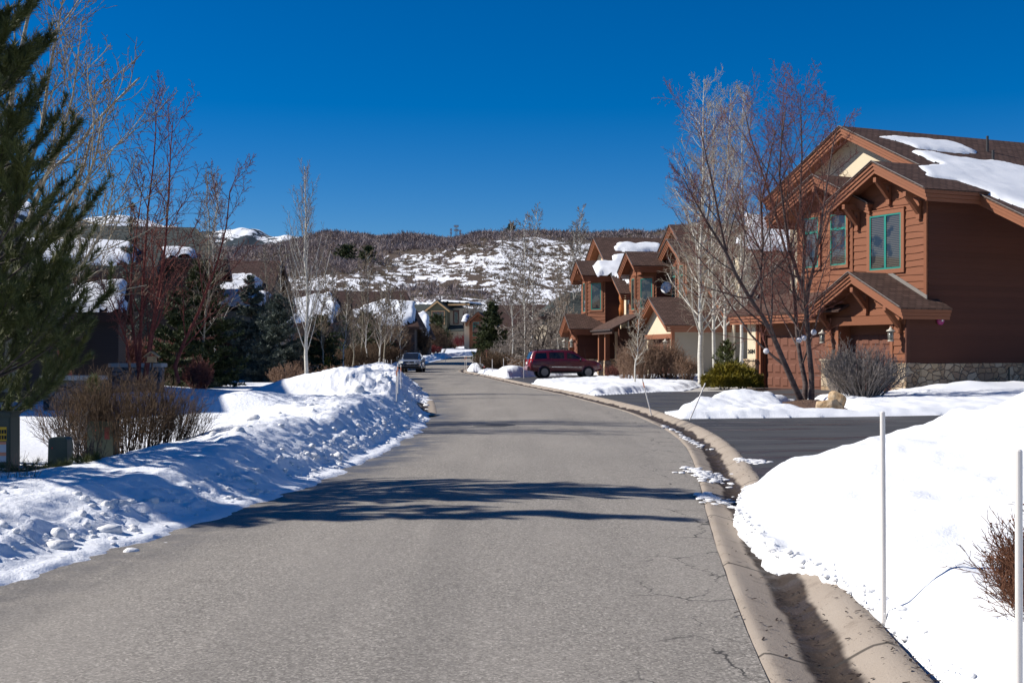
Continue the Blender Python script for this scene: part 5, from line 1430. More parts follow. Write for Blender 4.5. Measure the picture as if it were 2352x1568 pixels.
# the three-stemmed cherry on the island by the near house
bx, by = 9.35, 40.9
bz_ = float(gz(bx, by)) + .12
def scr(pts, Y, base):                                     # trunk outline read off the photo, put at its own distance
    return [tuple(pt(x, y, Y + dy) - Vector(base)) for x, y, dy in pts]
base = (bx, by, bz_)
T = [(scr([(1842, 925, 0), (1826, 890, -.1), (1800, 830, -.3), (1775, 770, -.5), (1750, 725, -.6), (1722, 685, -.8), (1690, 630, -1), (1668, 580, -1.2), (1655, 520, -1.3), (1640, 440, -1.4), (1622, 360, -1.5), (1610, 300, -1.6)], by, base), .112, .016),
     (scr([(1848, 925, .2), (1850, 880, .3), (1840, 830, .4), (1832, 780, .4), (1828, 720, .5), (1822, 650, .6), (1800, 560, .7), (1775, 470, .9), (1745, 380, 1.0), (1722, 310, 1.1), (1712, 260, 1.2)], by, base), .10, .014),
     (scr([(1864, 925, -.1), (1864, 860, -.1), (1856, 780, -.1), (1852, 700, -.1), (1842, 660, -.1), (1812, 570, -.2), (1800, 480, -.2), (1790, 400, -.3), (1795, 320, -.4), (1805, 250, -.4)], by, base), .105, .014),
     (scr([(1852, 698, -.1), (1858, 660, -.3), (1872, 600, -.6), (1885, 520, -.9), (1900, 420, -1.1), (1912, 340, -1.2), (1925, 290, -1.3)], by, base), .07, .012),
     (scr([(1722, 685, -.8), (1745, 640, -.4), (1752, 560, -.2), (1748, 470, 0), (1765, 380, .2), (1780, 300, .4)], by, base), .07, .012),
     (scr([(1668, 580, -1.2), (1630, 520, -1.6), (1590, 450, -1.8), (1565, 400, -1.9)], by, base), .045, .010),
     (scr([(1842, 660, -.1), (1850, 560, .3), (1838, 460, .5), (1842, 360, .6), (1840, 270, .7), (1838, 215, .7)], by, base), .06, .010)]
make_tree("cherry_tree", base, T, CHERRY, M['cherry'], M['cherry_twig'], "three stemmed bare tree with dark purplish bark and red twigs on the mulch bed", seed=4, trunk_levels=1, sides=9)
CHERRY_BASE = base

# big white aspen and its neighbours between the houses
def aspen_at(name, px, py, Y, top, r, label, spec=ASPEN, seed=0, mt='aspen', mc='aspen_twig', group=None, lean=(0, 0), wob=.03, z=None):
    x = (px - CX) / F * Y; z = (EYE - (py - HZ) / F * Y) if z is None else z
    H = (py - top) / F * Y
    rg = random.Random(seed)
    return make_tree(name, (x, Y, z), [(straight(rg, H, 14, wob, lean), r, .012)], spec, M[mt], M[mc], label, group=group, seed=seed)
G = "white barked aspens between the right hand houses"
aspen_at("aspen_tree", 1610, 866, 60, 182, .145, "thickest white trunked aspen, in front of the middle timber house", seed=11, group=G, lean=(.005, 0))
aspen_at("aspen_tree", 1642, 850, 64, 232, .10, "slender white aspen just right of the thickest aspen, trunk forked low", seed=12, group=G, lean=(-.01, 0))
aspen_at("aspen_tree", 1665, 850, 66, 205, .10, "third white aspen from the thickest one, behind the leaning cherry stem", seed=13, group=G, lean=(.01, 0))
aspen_at("aspen_tree", 1702, 840, 68, 210, .10, "rightmost white aspen, close against the near timber house", seed=14, group=G, lean=(.012, 0))
aspen_at("aspen_tree", 1458, 882, 58, 690, .045, "young thin aspen standing in front of the cream garage gable", seed=15, spec=SPARSE, group=G)

# cottonwood rising behind the pine on the left
rg = random.Random(3); Y = 29.
cb = ((20 - CX) / F * Y, Y, .35)
T = []
for pts, r in (([(20, 900, 0), (26, 800, 0), (30, 700, 0), (28, 600, .1), (20, 480, .2), (14, 340, .3), (30, 200, .3), (60, 60, .4), (90, -80, .5), (110, -200, .5)], .17),
               ([(28, 620, 0), (60, 520, -.6), (100, 420, -1.2), (140, 320, -1.6), (168, 220, -2.0), (180, 120, -2.2)], .075),
               ([(28, 700, 0), (80, 600, -1.0), (140, 520, -1.6), (195, 430, -2.1), (222, 350, -2.4), (236, 262, -2.5)], .07),
               ([(20, 500, 0), (60, 400, .8), (95, 300, 1.2), (110, 190, 1.4), (130, 80, 1.5), (150, -30, 1.6)], .07),
               ([(28, 760, 0), (110, 690, -1.2), (190, 610, -1.8), (240, 520, -2.2), (262, 420, -2.5)], .055),
               ([(26, 800, 0), (90, 740, .5), (160, 690, .9), (215, 620, 1.0)], .04),
               ([(20, 480, 0), (-10, 380, .5), (-30, 260, .8), (-40, 120, .9)], .06)):
    T.append((scr(pts, Y, cb), r, .012))
COTTON_TREE = make_tree("cottonwood_tree", cb, T, COTTON[1:], M['cotton'], M['cotton_twig'], "tall spreading bare cottonwood rising behind the pine at the left edge", seed=9, trunk_levels=1)

# red-stemmed cluster in front of the lodge
Y = 30.; rb = ((325 - CX) / F * Y, Y, .3)
T = [(scr([(318, 880, 0), (322, 780, 0), (326, 700, 0), (332, 600, 0), (340, 480, .1), (352, 380, .1), (358, 300, .2), (356, 252, .2)], Y, rb), .05, .008),
     (scr([(322, 880, .1), (312, 800, .2), (300, 720, .3), (302, 620, .4), (318, 500, .4), (332, 400, .5)], Y, rb), .045, .008),
     (scr([(330, 880, 0), (345, 780, -.2), (362, 680, -.3), (380, 560, -.4), (388, 440, -.5), (392, 340, -.5), (398, 268, -.5)], Y, rb), .05, .008),
     (scr([(410, 880, .5), (402, 840, .5), (425, 780, .3), (455, 720, .2), (478, 660, 0), (500, 600, 0), (520, 520, 0), (528, 440, 0), (545, 400, 0)], Y, rb), .055, .007),
     (scr([(335, 870, .6), (352, 760, .8), (372, 660, .9), (380, 560, 1.0), (383, 470, 1.0)], Y, rb), .05, .008),
     (scr([(300, 860, -.3), (290, 780, -.5), (260, 700, -.6), (232, 640, -.6)], Y, rb), .035, .006)]
make_tree("birch_tree", rb, T, [dict(CHERRY[0], n=13, len=.34, ang=38, rmin=.008), dict(CHERRY[1], n=9, rmin=.006), dict(CHERRY[2], n=5, rmin=.005, rend=.004)], M['red_stem'], M['cherry_twig'],
          "cluster of thin bright red bare stems in front of the lodge house", seed=21)

# poplar and thin trees along the left side
aspen_at("poplar_tree", 703, 868, 50, 362, .085, "pale narrow poplar with upswept branches standing alone on the left snow", POPLAR, 31, mc='ash_twig', lean=(.004, 0), z=.35)
G = "thin bare trees on the left side of the street"
for i, (px, py, Y, top, r, lab, lean) in enumerate((
        (466, 870, 46, 372, .05, "tall thin grey tree behind the dark fir, left of a second one", 0), (492, 870, 50, 392, .045, "thin grey tree behind the dark fir, right of the taller one", .006),
        (184, 880, 40, 430, .05, "thin bare tree between the cottonwood and the red stems", .0), (615, 860, 62, 560, .06, "forked white tree above the second blue spruce", .006),
        (640, 860, 66, 548, .05, "thin pale tree right behind the blue spruces, beside the poplar", -.004), (668, 862, 70, 555, .05, "pale slim tree touching the left of the poplar crown", .0),
        (744, 852, 74, 585, .05, "slim tree right of the poplar, nearest to its trunk", .0), (768, 850, 78, 610, .05, "second slim tree right of the poplar", .008),
        (790, 850, 82, 640, .05, "bushy slim tree third to the right of the poplar", -.008), (826, 845, 92, 600, .06, "pale tree with a snow roof behind its middle, left of the straight double trunk", .004),
        (846, 845, 92, 575, .055, "tallest pale tree over the snowy roofs, left of the silver car", .0), (870, 842, 96, 640, .075, "dark trunked tree at the end of the snow bank left of the silver car", .0),
        (882, 842, 97, 590, .06, "pale tree beside the dark trunk left of the silver car", .004), (900, 838, 118, 650, .06, "thin tree just behind the silver car on its left", .0),
        (920, 836, 125, 670, .06, "thin tree behind the roof of the silver car", .004), (806, 850, 86, 660, .045, "short twiggy tree among the slim trees right of the poplar", .0))):
    aspen_at("bare_tree", px, py, Y, top, r, lab, SPARSE, 40 + i, 'aspen' if i % 3 else 'cotton', 'ash_twig' if i % 2 else 'cotton_twig', G, (lean, 0), .05, z=.3)
# right side beyond the timber houses
G = "bare white trees left of the far timber house"
for i, (px, py, Y, top, r, lab, lean) in enumerate((
        (1205, 830, 106, 500, .07, "bare white tree left of the tallest one over the dark hedge", .0), (1218, 828, 108, 487, .085, "tallest bare white tree over the dark hedge", .0),
        (1176, 824, 118, 520, .06, "thin white tree between the spruce and the tallest white tree", .0), (1285, 850, 104, 560, .06, "white tree directly behind the rear of the red car", -.002),
        (1330, 760, 125, 478, .07, "thin tree rising over the roof of the far timber house", .0), (1318, 770, 122, 520, .06, "thin tree left of the one over the far roof", .0),
        (1075, 790, 236, 700, .07, "far white tree at the road end left of another", .0), (1090, 788, 236, 702, .07, "far white tree at the road end nearest the small russet house", -.01), (1083, 789, 240, 715, .06, "middle one of the three far white trees at the road end", .003))):
    aspen_at("bare_tree", px, py, Y, top, r, lab, SPARSE, 70 + i, 'aspen', 'ash_twig', G, (lean, 0), .05)
rg = random.Random(5); Y = 101.; e = (1242 - CX) / F * Y
make_tree("plum_tree", (e, Y, .25), [(limb(rg, (0, 0, -.2), (.1 * k, 0, 1), 5.2 + .4 * k, 7, .12, .06), .10, .02) for k in (-1.6, -.6, .5, 1.5)],
          [dict(n=12, t0=.2, t1=1, ang=62, len=.55, rr=.5, wob=.12, lift=-.01, seg=6, short=.4, rmin=.02), dict(n=8, t0=.15, t1=1, ang=45, len=.4, rr=.55, wob=.15, lift=.03, seg=4, short=.3, rmin=.013, rend=.010), dict(n=4, t0=.2, t1=1, ang=45, len=.4, rr=.7, wob=.15, lift=.03, seg=3, rmin=.010, rend=.009)],
          M['dark_bark'], M['grey_twig'], "wide spreading dark bare tree with drooping silvery twigs left of the red car", seed=61)

# ------------------------------------------------------------------ conifers
def needle_mesh(name, P, D, L, W, mat, parent, seed=0):
    rs = np.random.RandomState(seed); N = len(P)
    r = rs.randn(N, 3); side = np.cross(D, r); side /= np.linalg.norm(side, axis=1)[:, None] + 1e-9
    side *= np.asarray(W).reshape(-1, 1) / 2 if np.ndim(W) else W / 2
    tip = P + D * np.asarray(L).reshape(-1, 1)
    V = np.stack([P - side, P + side, tip], 1).reshape(-1, 3)
    return mesh_np(name, V, np.arange(3 * N).reshape(N, 3), mat, parent)
def conifer(name, loc, H, Rb, label, mat, mb_, seed, whorls, per, nl, nw, dens, droop=-.15, taper=1.0, up=.05, group=None, cat="tree", side_n=7, side_len=.38, lo=.04, bare=.0, shape=None, brush=.55):
    """whorls of branches with side shoots, every shoot clothed in needles"""
    rg = random.Random(seed); rs = np.random.RandomState(seed)
    e = empty(name, loc, 0, label, cat, group)
    tr = [(straight(rg, H, 10, .015), max(.03, H * .017), .012)]; br = []; shoots = []
    for w in range(whorls):
        t = lo + (1 - lo) * ((w + rg.random() * .6) / whorls)
        R_ = Rb * (shape(t) if shape else (1 - t) ** taper) + .05 * Rb
        for b in range(per):
            az = rg.random() * 6.283; L = R_ * rg.uniform(.62, 1.12)
            p = (0, 0, H * t)
            d = vnorm((math.cos(az), math.sin(az), droop * (1 - t) + .9 * t * t + rg.gauss(0, .10)))
            c = limb(rg, p, d, L, 6, .05, up)
            br.append((c, max(.006, .012 * L), .004)); shoots.append((c, bare))
            for k in range(side_n):
                q, dd = along(c, .18 + .8 * (k + rg.random()) / side_n)
                s_ = 1 if k % 2 else -1; h2 = vnorm((-dd[1] * s_, dd[0] * s_, rg.gauss(0, .25)))
                d2 = vnorm(vadd((dd[0] * .75, dd[1] * .75, dd[2] * .75 + .06), h2, .8))
                l2 = max(.06, L * side_len * (1 - .6 * k / side_n)) * rg.uniform(.7, 1.2)
                c2 = limb(rg, q, d2, l2, 3, .08, up)
                br.append((c2, .006, .003)); shoots.append((c2, 0))
    shoots.append(([(0, 0, H * .8), (0, 0, H * .9), (0, 0, H)], 0))
    V1, F1 = tubes(tr, 8); V2, F2 = tubes([l for l in br if len(l[0]) == 7], 4)
    mesh_np("trunk", np.concatenate([V1, V2]), np.concatenate([F1, F2 + len(V1)]), M[mb_], e, True)
    Ps, Ds = [], []
    for c, b0 in shoots:
        A = np.array(c); sl = np.linalg.norm(np.diff(A, axis=0), axis=1).sum()
        n = max(4, int(sl * dens)); t = b0 + (1 - b0) * rs.rand(n) ** .8; k = t * (len(A) - 1); i = np.minimum(k.astype(int), len(A) - 2); f = (k - i)[:, None]
        p = A[i] * (1 - f) + A[i + 1] * f; d = A[i + 1] - A[i]; d /= np.linalg.norm(d, axis=1)[:, None] + 1e-9
        r = rs.randn(n, 3); r -= (r * d).sum(1)[:, None] * d; r /= np.linalg.norm(r, axis=1)[:, None] + 1e-9
        dd = d * brush + r * (1 - brush * .5); dd[:, 2] += .10; dd /= np.linalg.norm(dd, axis=1)[:, None]
        Ps.append(p); Ds.append(dd)
    P = np.concatenate(Ps); D = np.concatenate(Ds); N = len(P)
    needle_mesh("crown", P, D, nl * (.7 + .5 * rs.rand(N)), nw, M[mat], e, seed)
    return e
# the tall pine at the left edge and its twin just outside the frame
px = (-55 - CX) / F * 15.4
def pine_shape(t): return (.35 + .65 * math.sin(min(1, (t + .08) / .36) * math.pi / 2)) * (1 - t) ** .92
conifer("pine_tree", (px, 15.4, .2), 7.5, 2.45, "tall dark pine with long needles filling the left edge", 'pine', 'dark_bark', 1, 19, 8, .115, .0085, 400, droop=.10, up=.18, shape=pine_shape, side_n=7, side_len=.40, lo=.07, bare=.5, brush=.70)
conifer("pine_tree", (-9.4, 13.4, .2), 8.3, 2.0, "pine just beyond the left edge, casting the long shadow on the road", 'pine', 'dark_bark', 2, 19, 8, .13, .022, 230, droop=.05, up=.10, shape=pine_shape, side_n=7, lo=.05, bare=.25, brush=.75)
def at(px, Y, z=.25): return ((px - CX) / F * Y, Y, z)
Gs = "evergreens on the left yards"
conifer("spruce_tree", at(575, 60), 5.0, 1.85, "blue spruce with a thin bare leader, left of the pair before the snowy roof", 'spruce', 'dark_bark', 3, 19, 9, .15, .05, 75, group=Gs, taper=.85, side_n=6)
conifer("spruce_tree", at(640, 57), 3.9, 1.75, "broader green spruce right of the blue spruce, snowy roof behind it", 'spruce', 'dark_bark', 4, 16, 9, .14, .05, 80, group=Gs, taper=.7, side_n=6)
conifer("fir_tree", at(462, 47), 4.6, 1.6, "dense dark fir behind the small red shrub on the left", 'fir', 'dark_bark', 5, 18, 11, .14, .045, 105, group=Gs, taper=.5, side_n=6)
conifer("spruce_tree", at(303, 46), 6.8, 1.2, "slim dark spruce standing up before the green grey roof", 'spruce', 'dark_bark', 6, 16, 7, .13, .045, 60, group=Gs, taper=1.0, side_n=5)
conifer("fir_tree", at(405, 42), 3.4, 1.2, "olive green fir between the red stems and the dense dark fir", 'fir', 'dark_bark', 7, 13, 8, .13, .045, 80, group=Gs, taper=.6, side_n=5)
conifer("spruce_tree", at(215, 24), 1.0, .5, "small young pine on the snow under the tall pine", 'pine', 'dark_bark', 8, 6, 6, .10, .012, 160, group=Gs, up=.1, side_n=4)
conifer("fir_tree", at(735, 76), 3.6, 1.8, "dark low fir behind the slim trees right of the poplar", 'fir', 'dark_bark', 9, 13, 8, .17, .07, 45, group=Gs, taper=.6, side_n=5)
conifer("fir_tree", at(796, 100, .3), 5.0, 1.9, "dark thin fir before the snow roofs left of the silver car", 'fir', 'dark_bark', 17, 14, 7, .18, .08, 36, group=Gs, taper=1.0, side_n=5)
conifer("fir_tree", at(842, 110, .3), 4.6, 2.6, "bushy dark fir before the snow roofs, nearest to the silver car", 'fir', 'dark_bark', 18, 13, 8, .2, .09, 34, group=Gs, taper=.5, side_n=5)
conifer("fir_tree", at(1004, 216, 1.2), 6.6, 3.1, "rounded dark juniper tree in front of the olive house", 'fir', 'dark_bark', 10, 15, 8, .24, .12, 32, group=Gs, taper=.45, side_n=5)
conifer("spruce_tree", at(1130, 128, .2), 6.3, 2.4, "bushy green spruce beside the road on the right before the small russet house", 'fir', 'dark_bark', 13, 22, 9, .24, .10, 40, taper=.62, side_n=5, group="evergreens on the right yards")
conifer("pine_tree", at(1668, 57.5, .3), 1.75, .85, "small rough pine between the white aspens and the numbered pillar", 'pine', 'dark_bark', 14, 9, 7, .11, .028, 90, up=.12, side_n=5, taper=.4, group="evergreens on the right yards", lo=.15)
conifer("cypress_shrub", at(752, 66, .3), 1.15, .42, "little yellow green cone shaped shrub on the shaded snow", 'juniper', 'dark_bark', 15, 10, 8, .09, .05, 70, taper=.8, side_n=3, cat="shrub")
conifer("juniper_shrub", at(1276, 98, .2), 1.3, .6, "small dark juniper beside the rear of the red car", 'juniper', 'dark_bark', 16, 8, 7, .13, .06, 60, taper=.5, side_n=3, cat="shrub")

for px_, Y, H, R_, lab in ((1174, 880, 9, 5, "lone dark round juniper on the hill crest"), (795, 640, 6, 7, "dark green juniper on the left flank of the hill"), (845, 625, 7, 5, "dark green juniper between the hill's brown scrub patches")):
    x_ = (px_ - CX) / F * Y; conifer("juniper_tree", (x_, Y, float(hill_z(np.array([x_]), np.array([float(Y)]))[0]) - .3), H, R_, lab, 'fir', 'dark_bark', 200 + px_ % 50, 9, 7, 1.1, .6, 4, group="junipers on the hill", taper=.4, side_n=4)
# ------------------------------------------------------------------ shrubs
def shrub(name, loc, n, foot, spread, H, label, mat, seed, spec, r=.006, lean=.5, group=None, cat="shrub", shear=0.0, rz=0.0, up=.03, seg=5):
    """stems fanning out of a strip of ground; foot and spread are (x, y) half sizes"""
    rg = random.Random(seed); e = empty(name, loc, rz, label, cat, group); st = []
    for i in range(n):
        a = rg.random() * 6.283; q = math.sqrt(rg.random())
        fx, fy = foot[0] * q * math.cos(a), foot[1] * q * math.sin(a)
        tx, ty = spread[0] * q * math.cos(a) + rg.gauss(0, .08 * spread[0]), spread[1] * q * math.sin(a) + rg.gauss(0, .08 * spread[1])
        h = H * (1 - .35 * q * q) * rg.uniform(.72, 1.03)
        d = vnorm((tx - fx, ty - fy, h * .9)); L = math.sqrt((tx - fx) ** 2 + (ty - fy) ** 2 + h * h)
        st.append((limb(rg, (fx, fy, -.15), d, L, seg, .06, up), r * rg.uniform(.7, 1.3), r * .4))
    out = [[] for _ in spec]
    for c in st: sprout(rg, c[0], c[1], c[2], 0, spec, out)
    tube_obj("stems", st, 4, M[mat], e, False)
    rest = [l for o in out for l in o]
    if rest: tube_obj("twigs", rest, 3, M[mat], e, False)
    return e
TW = [dict(n=6, t0=.3, t1=1, ang=28, len=.40, rr=.6, wob=.10, lift=.06, seg=4, short=.4, rmin=.0022, rend=.0018), dict(n=3, t0=.2, t1=1, ang=35, len=.45, rr=.7, wob=.12, lift=.05, seg=3, short=.3, rmin=.002, rend=.0016)]
def tw(k, n1=6, n2=3, ang=28): return [dict(TW[0], n=n1, rmin=.0022 * k, rend=.0018 * k, ang=ang), dict(TW[1], n=n2, rmin=.002 * k, rend=.0016 * k)]
x, y = (285 - CX) / F * 17.6, 17.6
shrub("hedge", (x, y, left_z(x, y)), 300, (.85, .30), (1.12, .55), 1.28, "big clipped brown twig hedge on the left, its near end behind the snow bank", 'brown_twig', 1, tw(1.1, 7, 3), .006, cat="hedge")
x, y = (150 - CX) / F * 16.6, 16.6
shrub("bare_shrub", (x, y, left_z(x, y)), 8, (.09, .08), (.28, .2), 1.15, "sparse dark shrub rising behind the rounded green box", 'dark_bark', 2, tw(1.5, 6, 3, 40), .010)
x, y = (205 - CX) / F * 15.6, 15.6
shrub("bare_shrub", (x, y, left_z(x, y) - .05), 26, (.10, .1), (.26, .2), .55, "low dark twigs between the rounded green box and the hedge", 'dark_bark', 3, tw(1.3, 4, 2, 30), .006)
x, y = (1985 - CX) / F * 40.2, 40.2
shrub("bare_shrub", (x, y, right_z(x, y)), 190, (.38, .35), (1.35, 1.0), 1.6, "large silvery grey vase shaped shrub in front of the single garage door", 'grey_twig', 4, tw(2.6, 6, 3, 30), .017, seg=6)
x, y = (1930 - CX) / F * 42.5, 42.5
shrub("bare_shrub", (x, y, right_z(x, y)), 60, (.3, .3), (.6, .5), 1.8, "narrow grey shrub behind the left of the large silvery one", 'grey_twig', 5, tw(2.6, 5, 3, 30), .016)
Gr = "leafless shrubs before the middle timber house"
for i, (px, Y, n, sx, H, lab) in enumerate(((1478, 62.5, 130, 1.0, 2.0, "tan twiggy shrub left of the thickest aspen, under the cream gable"), (1530, 63, 120, .9, 1.9, "middle tan twiggy shrub before the taupe garage wall"), (1572, 62, 70, .7, 1.3, "lower reddish shrub beside the thickest aspen trunk"), (1436, 66, 60, .5, 1.7, "thin tan shrub nearest to the red car's bonnet"))):
    x = (px - CX) / F * Y; shrub("bare_shrub", (x, Y, right_z(x, Y)), n, (sx * .5, .35), (sx, .7), H, lab, 'tan_twig', 20 + i, tw(3.6, 7, 3, 35), .013, group=Gr)
x = (1352 - CX) / F * 76; 
x = (1408 - CX) / F * 76; shrub("bare_shrub", (x, 76, right_z(x, 76)), 80, (.25, .2), (.6, .4), .8, "rounded grey twig ball in front of the red car's bumper", 'cherry_twig', 30, tw(4, 6, 3, 45), .008)
x = (1155 - CX) / F * 104; shrub("bare_shrub", (x, 104, right_z(x, 104)), 200, (1.0, .7), (1.9, 1.2), 1.75, "dense rounded brown shrub behind the red hydrant", 'brown_twig', 31, tw(6.5, 8, 4, 35), .018)
x = (1122 - CX) / F * 116; shrub("bare_shrub", (x, 116, right_z(x, 116)), 110, (.7, .5), (1.3, 1.2), 1.6, "brown shrub in front of the roadside spruce", 'brown_twig', 32, tw(6.5, 7, 3, 40), .016)
x = (1205 - CX) / F * 102; shrub("bare_shrub", (x, 102, right_z(x, 102)), 90, (.8, .5), (1.4, .8), 1.3, "pale tan shrub right of the dense brown shrub by the hydrant", 'tan_twig', 33, tw(6, 6, 3, 40), .014)
Gl = "reddish shrubs along the left yards"
for i, (px, Y, n, sx, H, m, lab) in enumerate(((456, 40, 90, .40, 1.05, 'cherry_twig', "round maroon shrub in front of the dense dark fir"), (655, 54, 70, .75, .9, 'tan_twig', "reddish brown shrub at the foot of the broader spruce"), (690, 56, 60, .5, 1.0, 'tan_twig', "rusty shrub left of the poplar trunk"),
                                              (762, 55, 60, .6, .85, 'tan_twig', "thin rusty shrub right of the poplar trunk"), (815, 88, 120, 1.9, 1.8, 'brown_twig', "brown thicket under the slim trees right of the poplar"), (868, 98, 130, 1.7, 1.9, 'brown_twig', "dark thicket left of the silver car"))):
    x = (px - CX) / F * Y; shrub("bare_shrub", (x, Y, left_z(x, Y)), n, (sx * .5, .3), (sx, .6), H, lab, m, 40 + i, tw(2.6 + Y / 30, 7, 3, 35), .008 + Y / 9000, group=Gl)
x = (974 - CX) / F * 190; shrub("hedge", (x, 190, float(tz(x, 190)) + .35), 300, (2.0, .6), (2.5, .9), 1.5, "crimson dogwood hedge behind the silver car", 'dogwood', 50, tw(7, 5, 2, 15), .018, cat="hedge")
for i, (px, Y, sx, H, m, lab) in enumerate(((1070, 236, 2.6, 3.0, 'dogwood', "dark red thicket at the end of the street before the olive house"), (1105, 238, 2.6, 4.0, 'dogwood', "dark red thicket left of the roadside spruce"), (985, 214, 2.8, 3.6, 'cherry_twig', "purplish brown shrub left of the rounded juniper tree"), (950, 172, 2.6, 3.5, 'brown_twig', "brown shrub behind the silver car roof"), (1022, 218, 2.2, 1.9, 'brown_twig', "low clipped brown shrub on the bank at the street bend"))):
    x = (px - CX) / F * Y; shrub("bare_shrub", (x, Y, float(tz(x, Y)) + .2), 120, (sx * .6, sx * .4), (sx, sx * .6), H, lab, m, 60 + i, tw(9, 6, 3, 35), .022)
# undergrowth between the left-hand houses and the street
Gt = "bare thickets before the left hand houses"
for i, (px, Y, sx, H, m, lab) in enumerate(((712, 92, 1.8, 2.6, 'brown_twig', "brown thicket behind the poplar trunk"), (770, 104, 2.0, 2.8, 'tan_twig', "tan thicket below the patchy snow roof"), (840, 118, 2.0, 3.4, 'brown_twig', "tall brown thicket below the long dark roof"), (900, 128, 2.0, 3.6, 'tan_twig', "tan thicket just left of the silver car roof"),
                                              (938, 150, 2.2, 4.6, 'brown_twig', "tall thicket below the rounded snow blanket roof"), (985, 200, 3.5, 4.4, 'brown_twig', "thicket at the foot of the olive house"), (800, 132, 2.4, 4.2, 'brown_twig', "thicket left of the bushy dark fir"), (530, 66, 1.4, 2.4, 'cherry_twig', "dark red thicket between the dense fir and the blue spruce"),
                                              (420, 52, 1.5, 2.2, 'cherry_twig', "dark red thicket left of the dense fir"), (350, 44, 1.4, 1.7, 'cherry_twig', "dark red thicket behind the red stems"), (250, 42, 1.4, 1.9, 'cherry_twig', "dark red thicket left of the red stems"))):
    x = (px - CX) / F * Y; shrub("bare_shrub", (x, Y, left_z(x, Y)), 120, (sx * .7, sx * .4), (sx, sx * .7), H, lab, m, 120 + i, tw(3 + Y / 22, 7, 4, 38), .008 + Y / 8000, group=Gt)
Gt = "bare thickets before the right hand houses"
for i, (px, Y, sx, H, m, lab) in enumerate(((1190, 120, 2.4, 3.2, 'grey_twig', "silvery thicket behind the dense brown shrub"), (1262, 106, 1.8, 2.6, 'grey_twig', "silvery thicket behind the rear of the red car"), (1150, 140, 2.6, 4.0, 'brown_twig', "brown thicket right of the roadside spruce"), (1225, 135, 2.4, 4.5, 'grey_twig', "tall silvery thicket before the taupe stucco house"))):
    x = (px - CX) / F * Y; shrub("bare_shrub", (x, Y, float(tz(x, Y)) + .2), 120, (sx * .7, sx * .4), (sx, sx * .7), H, lab, m, 140 + i, tw(3 + Y / 22, 7, 4, 40), .008 + Y / 8000, group=Gt)
# clipped golden juniper by the pillar
def juniper(loc, sx, sy, H, label, seed):
    rs = np.random.RandomState(seed); e = empty("juniper_shrub", loc, 0, label, "shrub"); N = 26000
    a = rs.rand(N) * 2 * np.pi; u = rs.rand(N) ** .5; zt = rs.rand(N)
    x = np.cos(a) * u; y = np.sin(a) * u; top = 1 - .72 * u ** 2.6 + .30 * fbm(x * 2 + 9, y * 2, 3, 1.2)
    z = top * (1 - .55 * rs.rand(N) ** 2) * (.2 + .8 * rs.rand(N) ** .35)
    k = rs.rand(N) < .35; u2 = .93 + .1 * rs.rand(N); x = np.where(k, np.cos(a) * u2, x); y = np.where(k, np.sin(a) * u2, y); z = np.where(k, rs.rand(N) * .45, z)
    b = 1 + .26 * fbm(np.cos(a) * 2, np.sin(a) * 2 + z, 3, 1.3)
    P = np.stack([x * sx * b, y * sy * b, z * H], -1)
    D = np.stack([np.cos(a) * .5 * u, np.sin(a) * .5 * u, np.full(N, .55)], -1) + rs.randn(N, 3) * .35; D /= np.linalg.norm(D, axis=1)[:, None]
    needle_mesh("foliage", P, D, .10 + .12 * rs.rand(N), .035, M['juniper'], e, seed)
    rg = random.Random(seed); L = [(limb(rg, (rg.uniform(-.5, .5) * sx, rg.uniform(-.5, .5) * sy, -.1), vnorm((rg.uniform(-.6, .6), rg.uniform(-.6, .6), .5)), H, 4, .1, .03), .015, .006) for _ in range(24)]
    tube_obj("stems", L, 4, M['dark_bark'], e)
juniper((*at(1682, 54.0, .2)[:2], .2), 1.15, .8, .98, "low golden green juniper at the foot of the numbered pillar", 1)
# seed-headed shrub in the near right corner
x, y = 2.93, 6.75
e = shrub("bare_shrub", (x, y, right_z(x, y) - .03), 330, (.17, .16), (.40, .36), .72, "rusty dried shrub with seed heads in the snow at the right edge", 'seed', 71, tw(1.0, 6, 3, 40), .0035)
rg = random.Random(8); v, f = _lumps[0]; Vs, Fs = [], []
src = e.children[1].data; nv = len(src.vertices); co = np.empty(nv * 3, np.float32); src.vertices.foreach_get("co", co); co = co.reshape(-1, 3)
for i, q in enumerate(rg.sample(range(nv), 1100)):
    Vs.append(v[:] * rg.uniform(.003, .0065) + co[q]); Fs.append(f + i * len(v))
mesh_np("seed_heads", np.concatenate(Vs), np.concatenate(Fs), M['seed'], e, True)
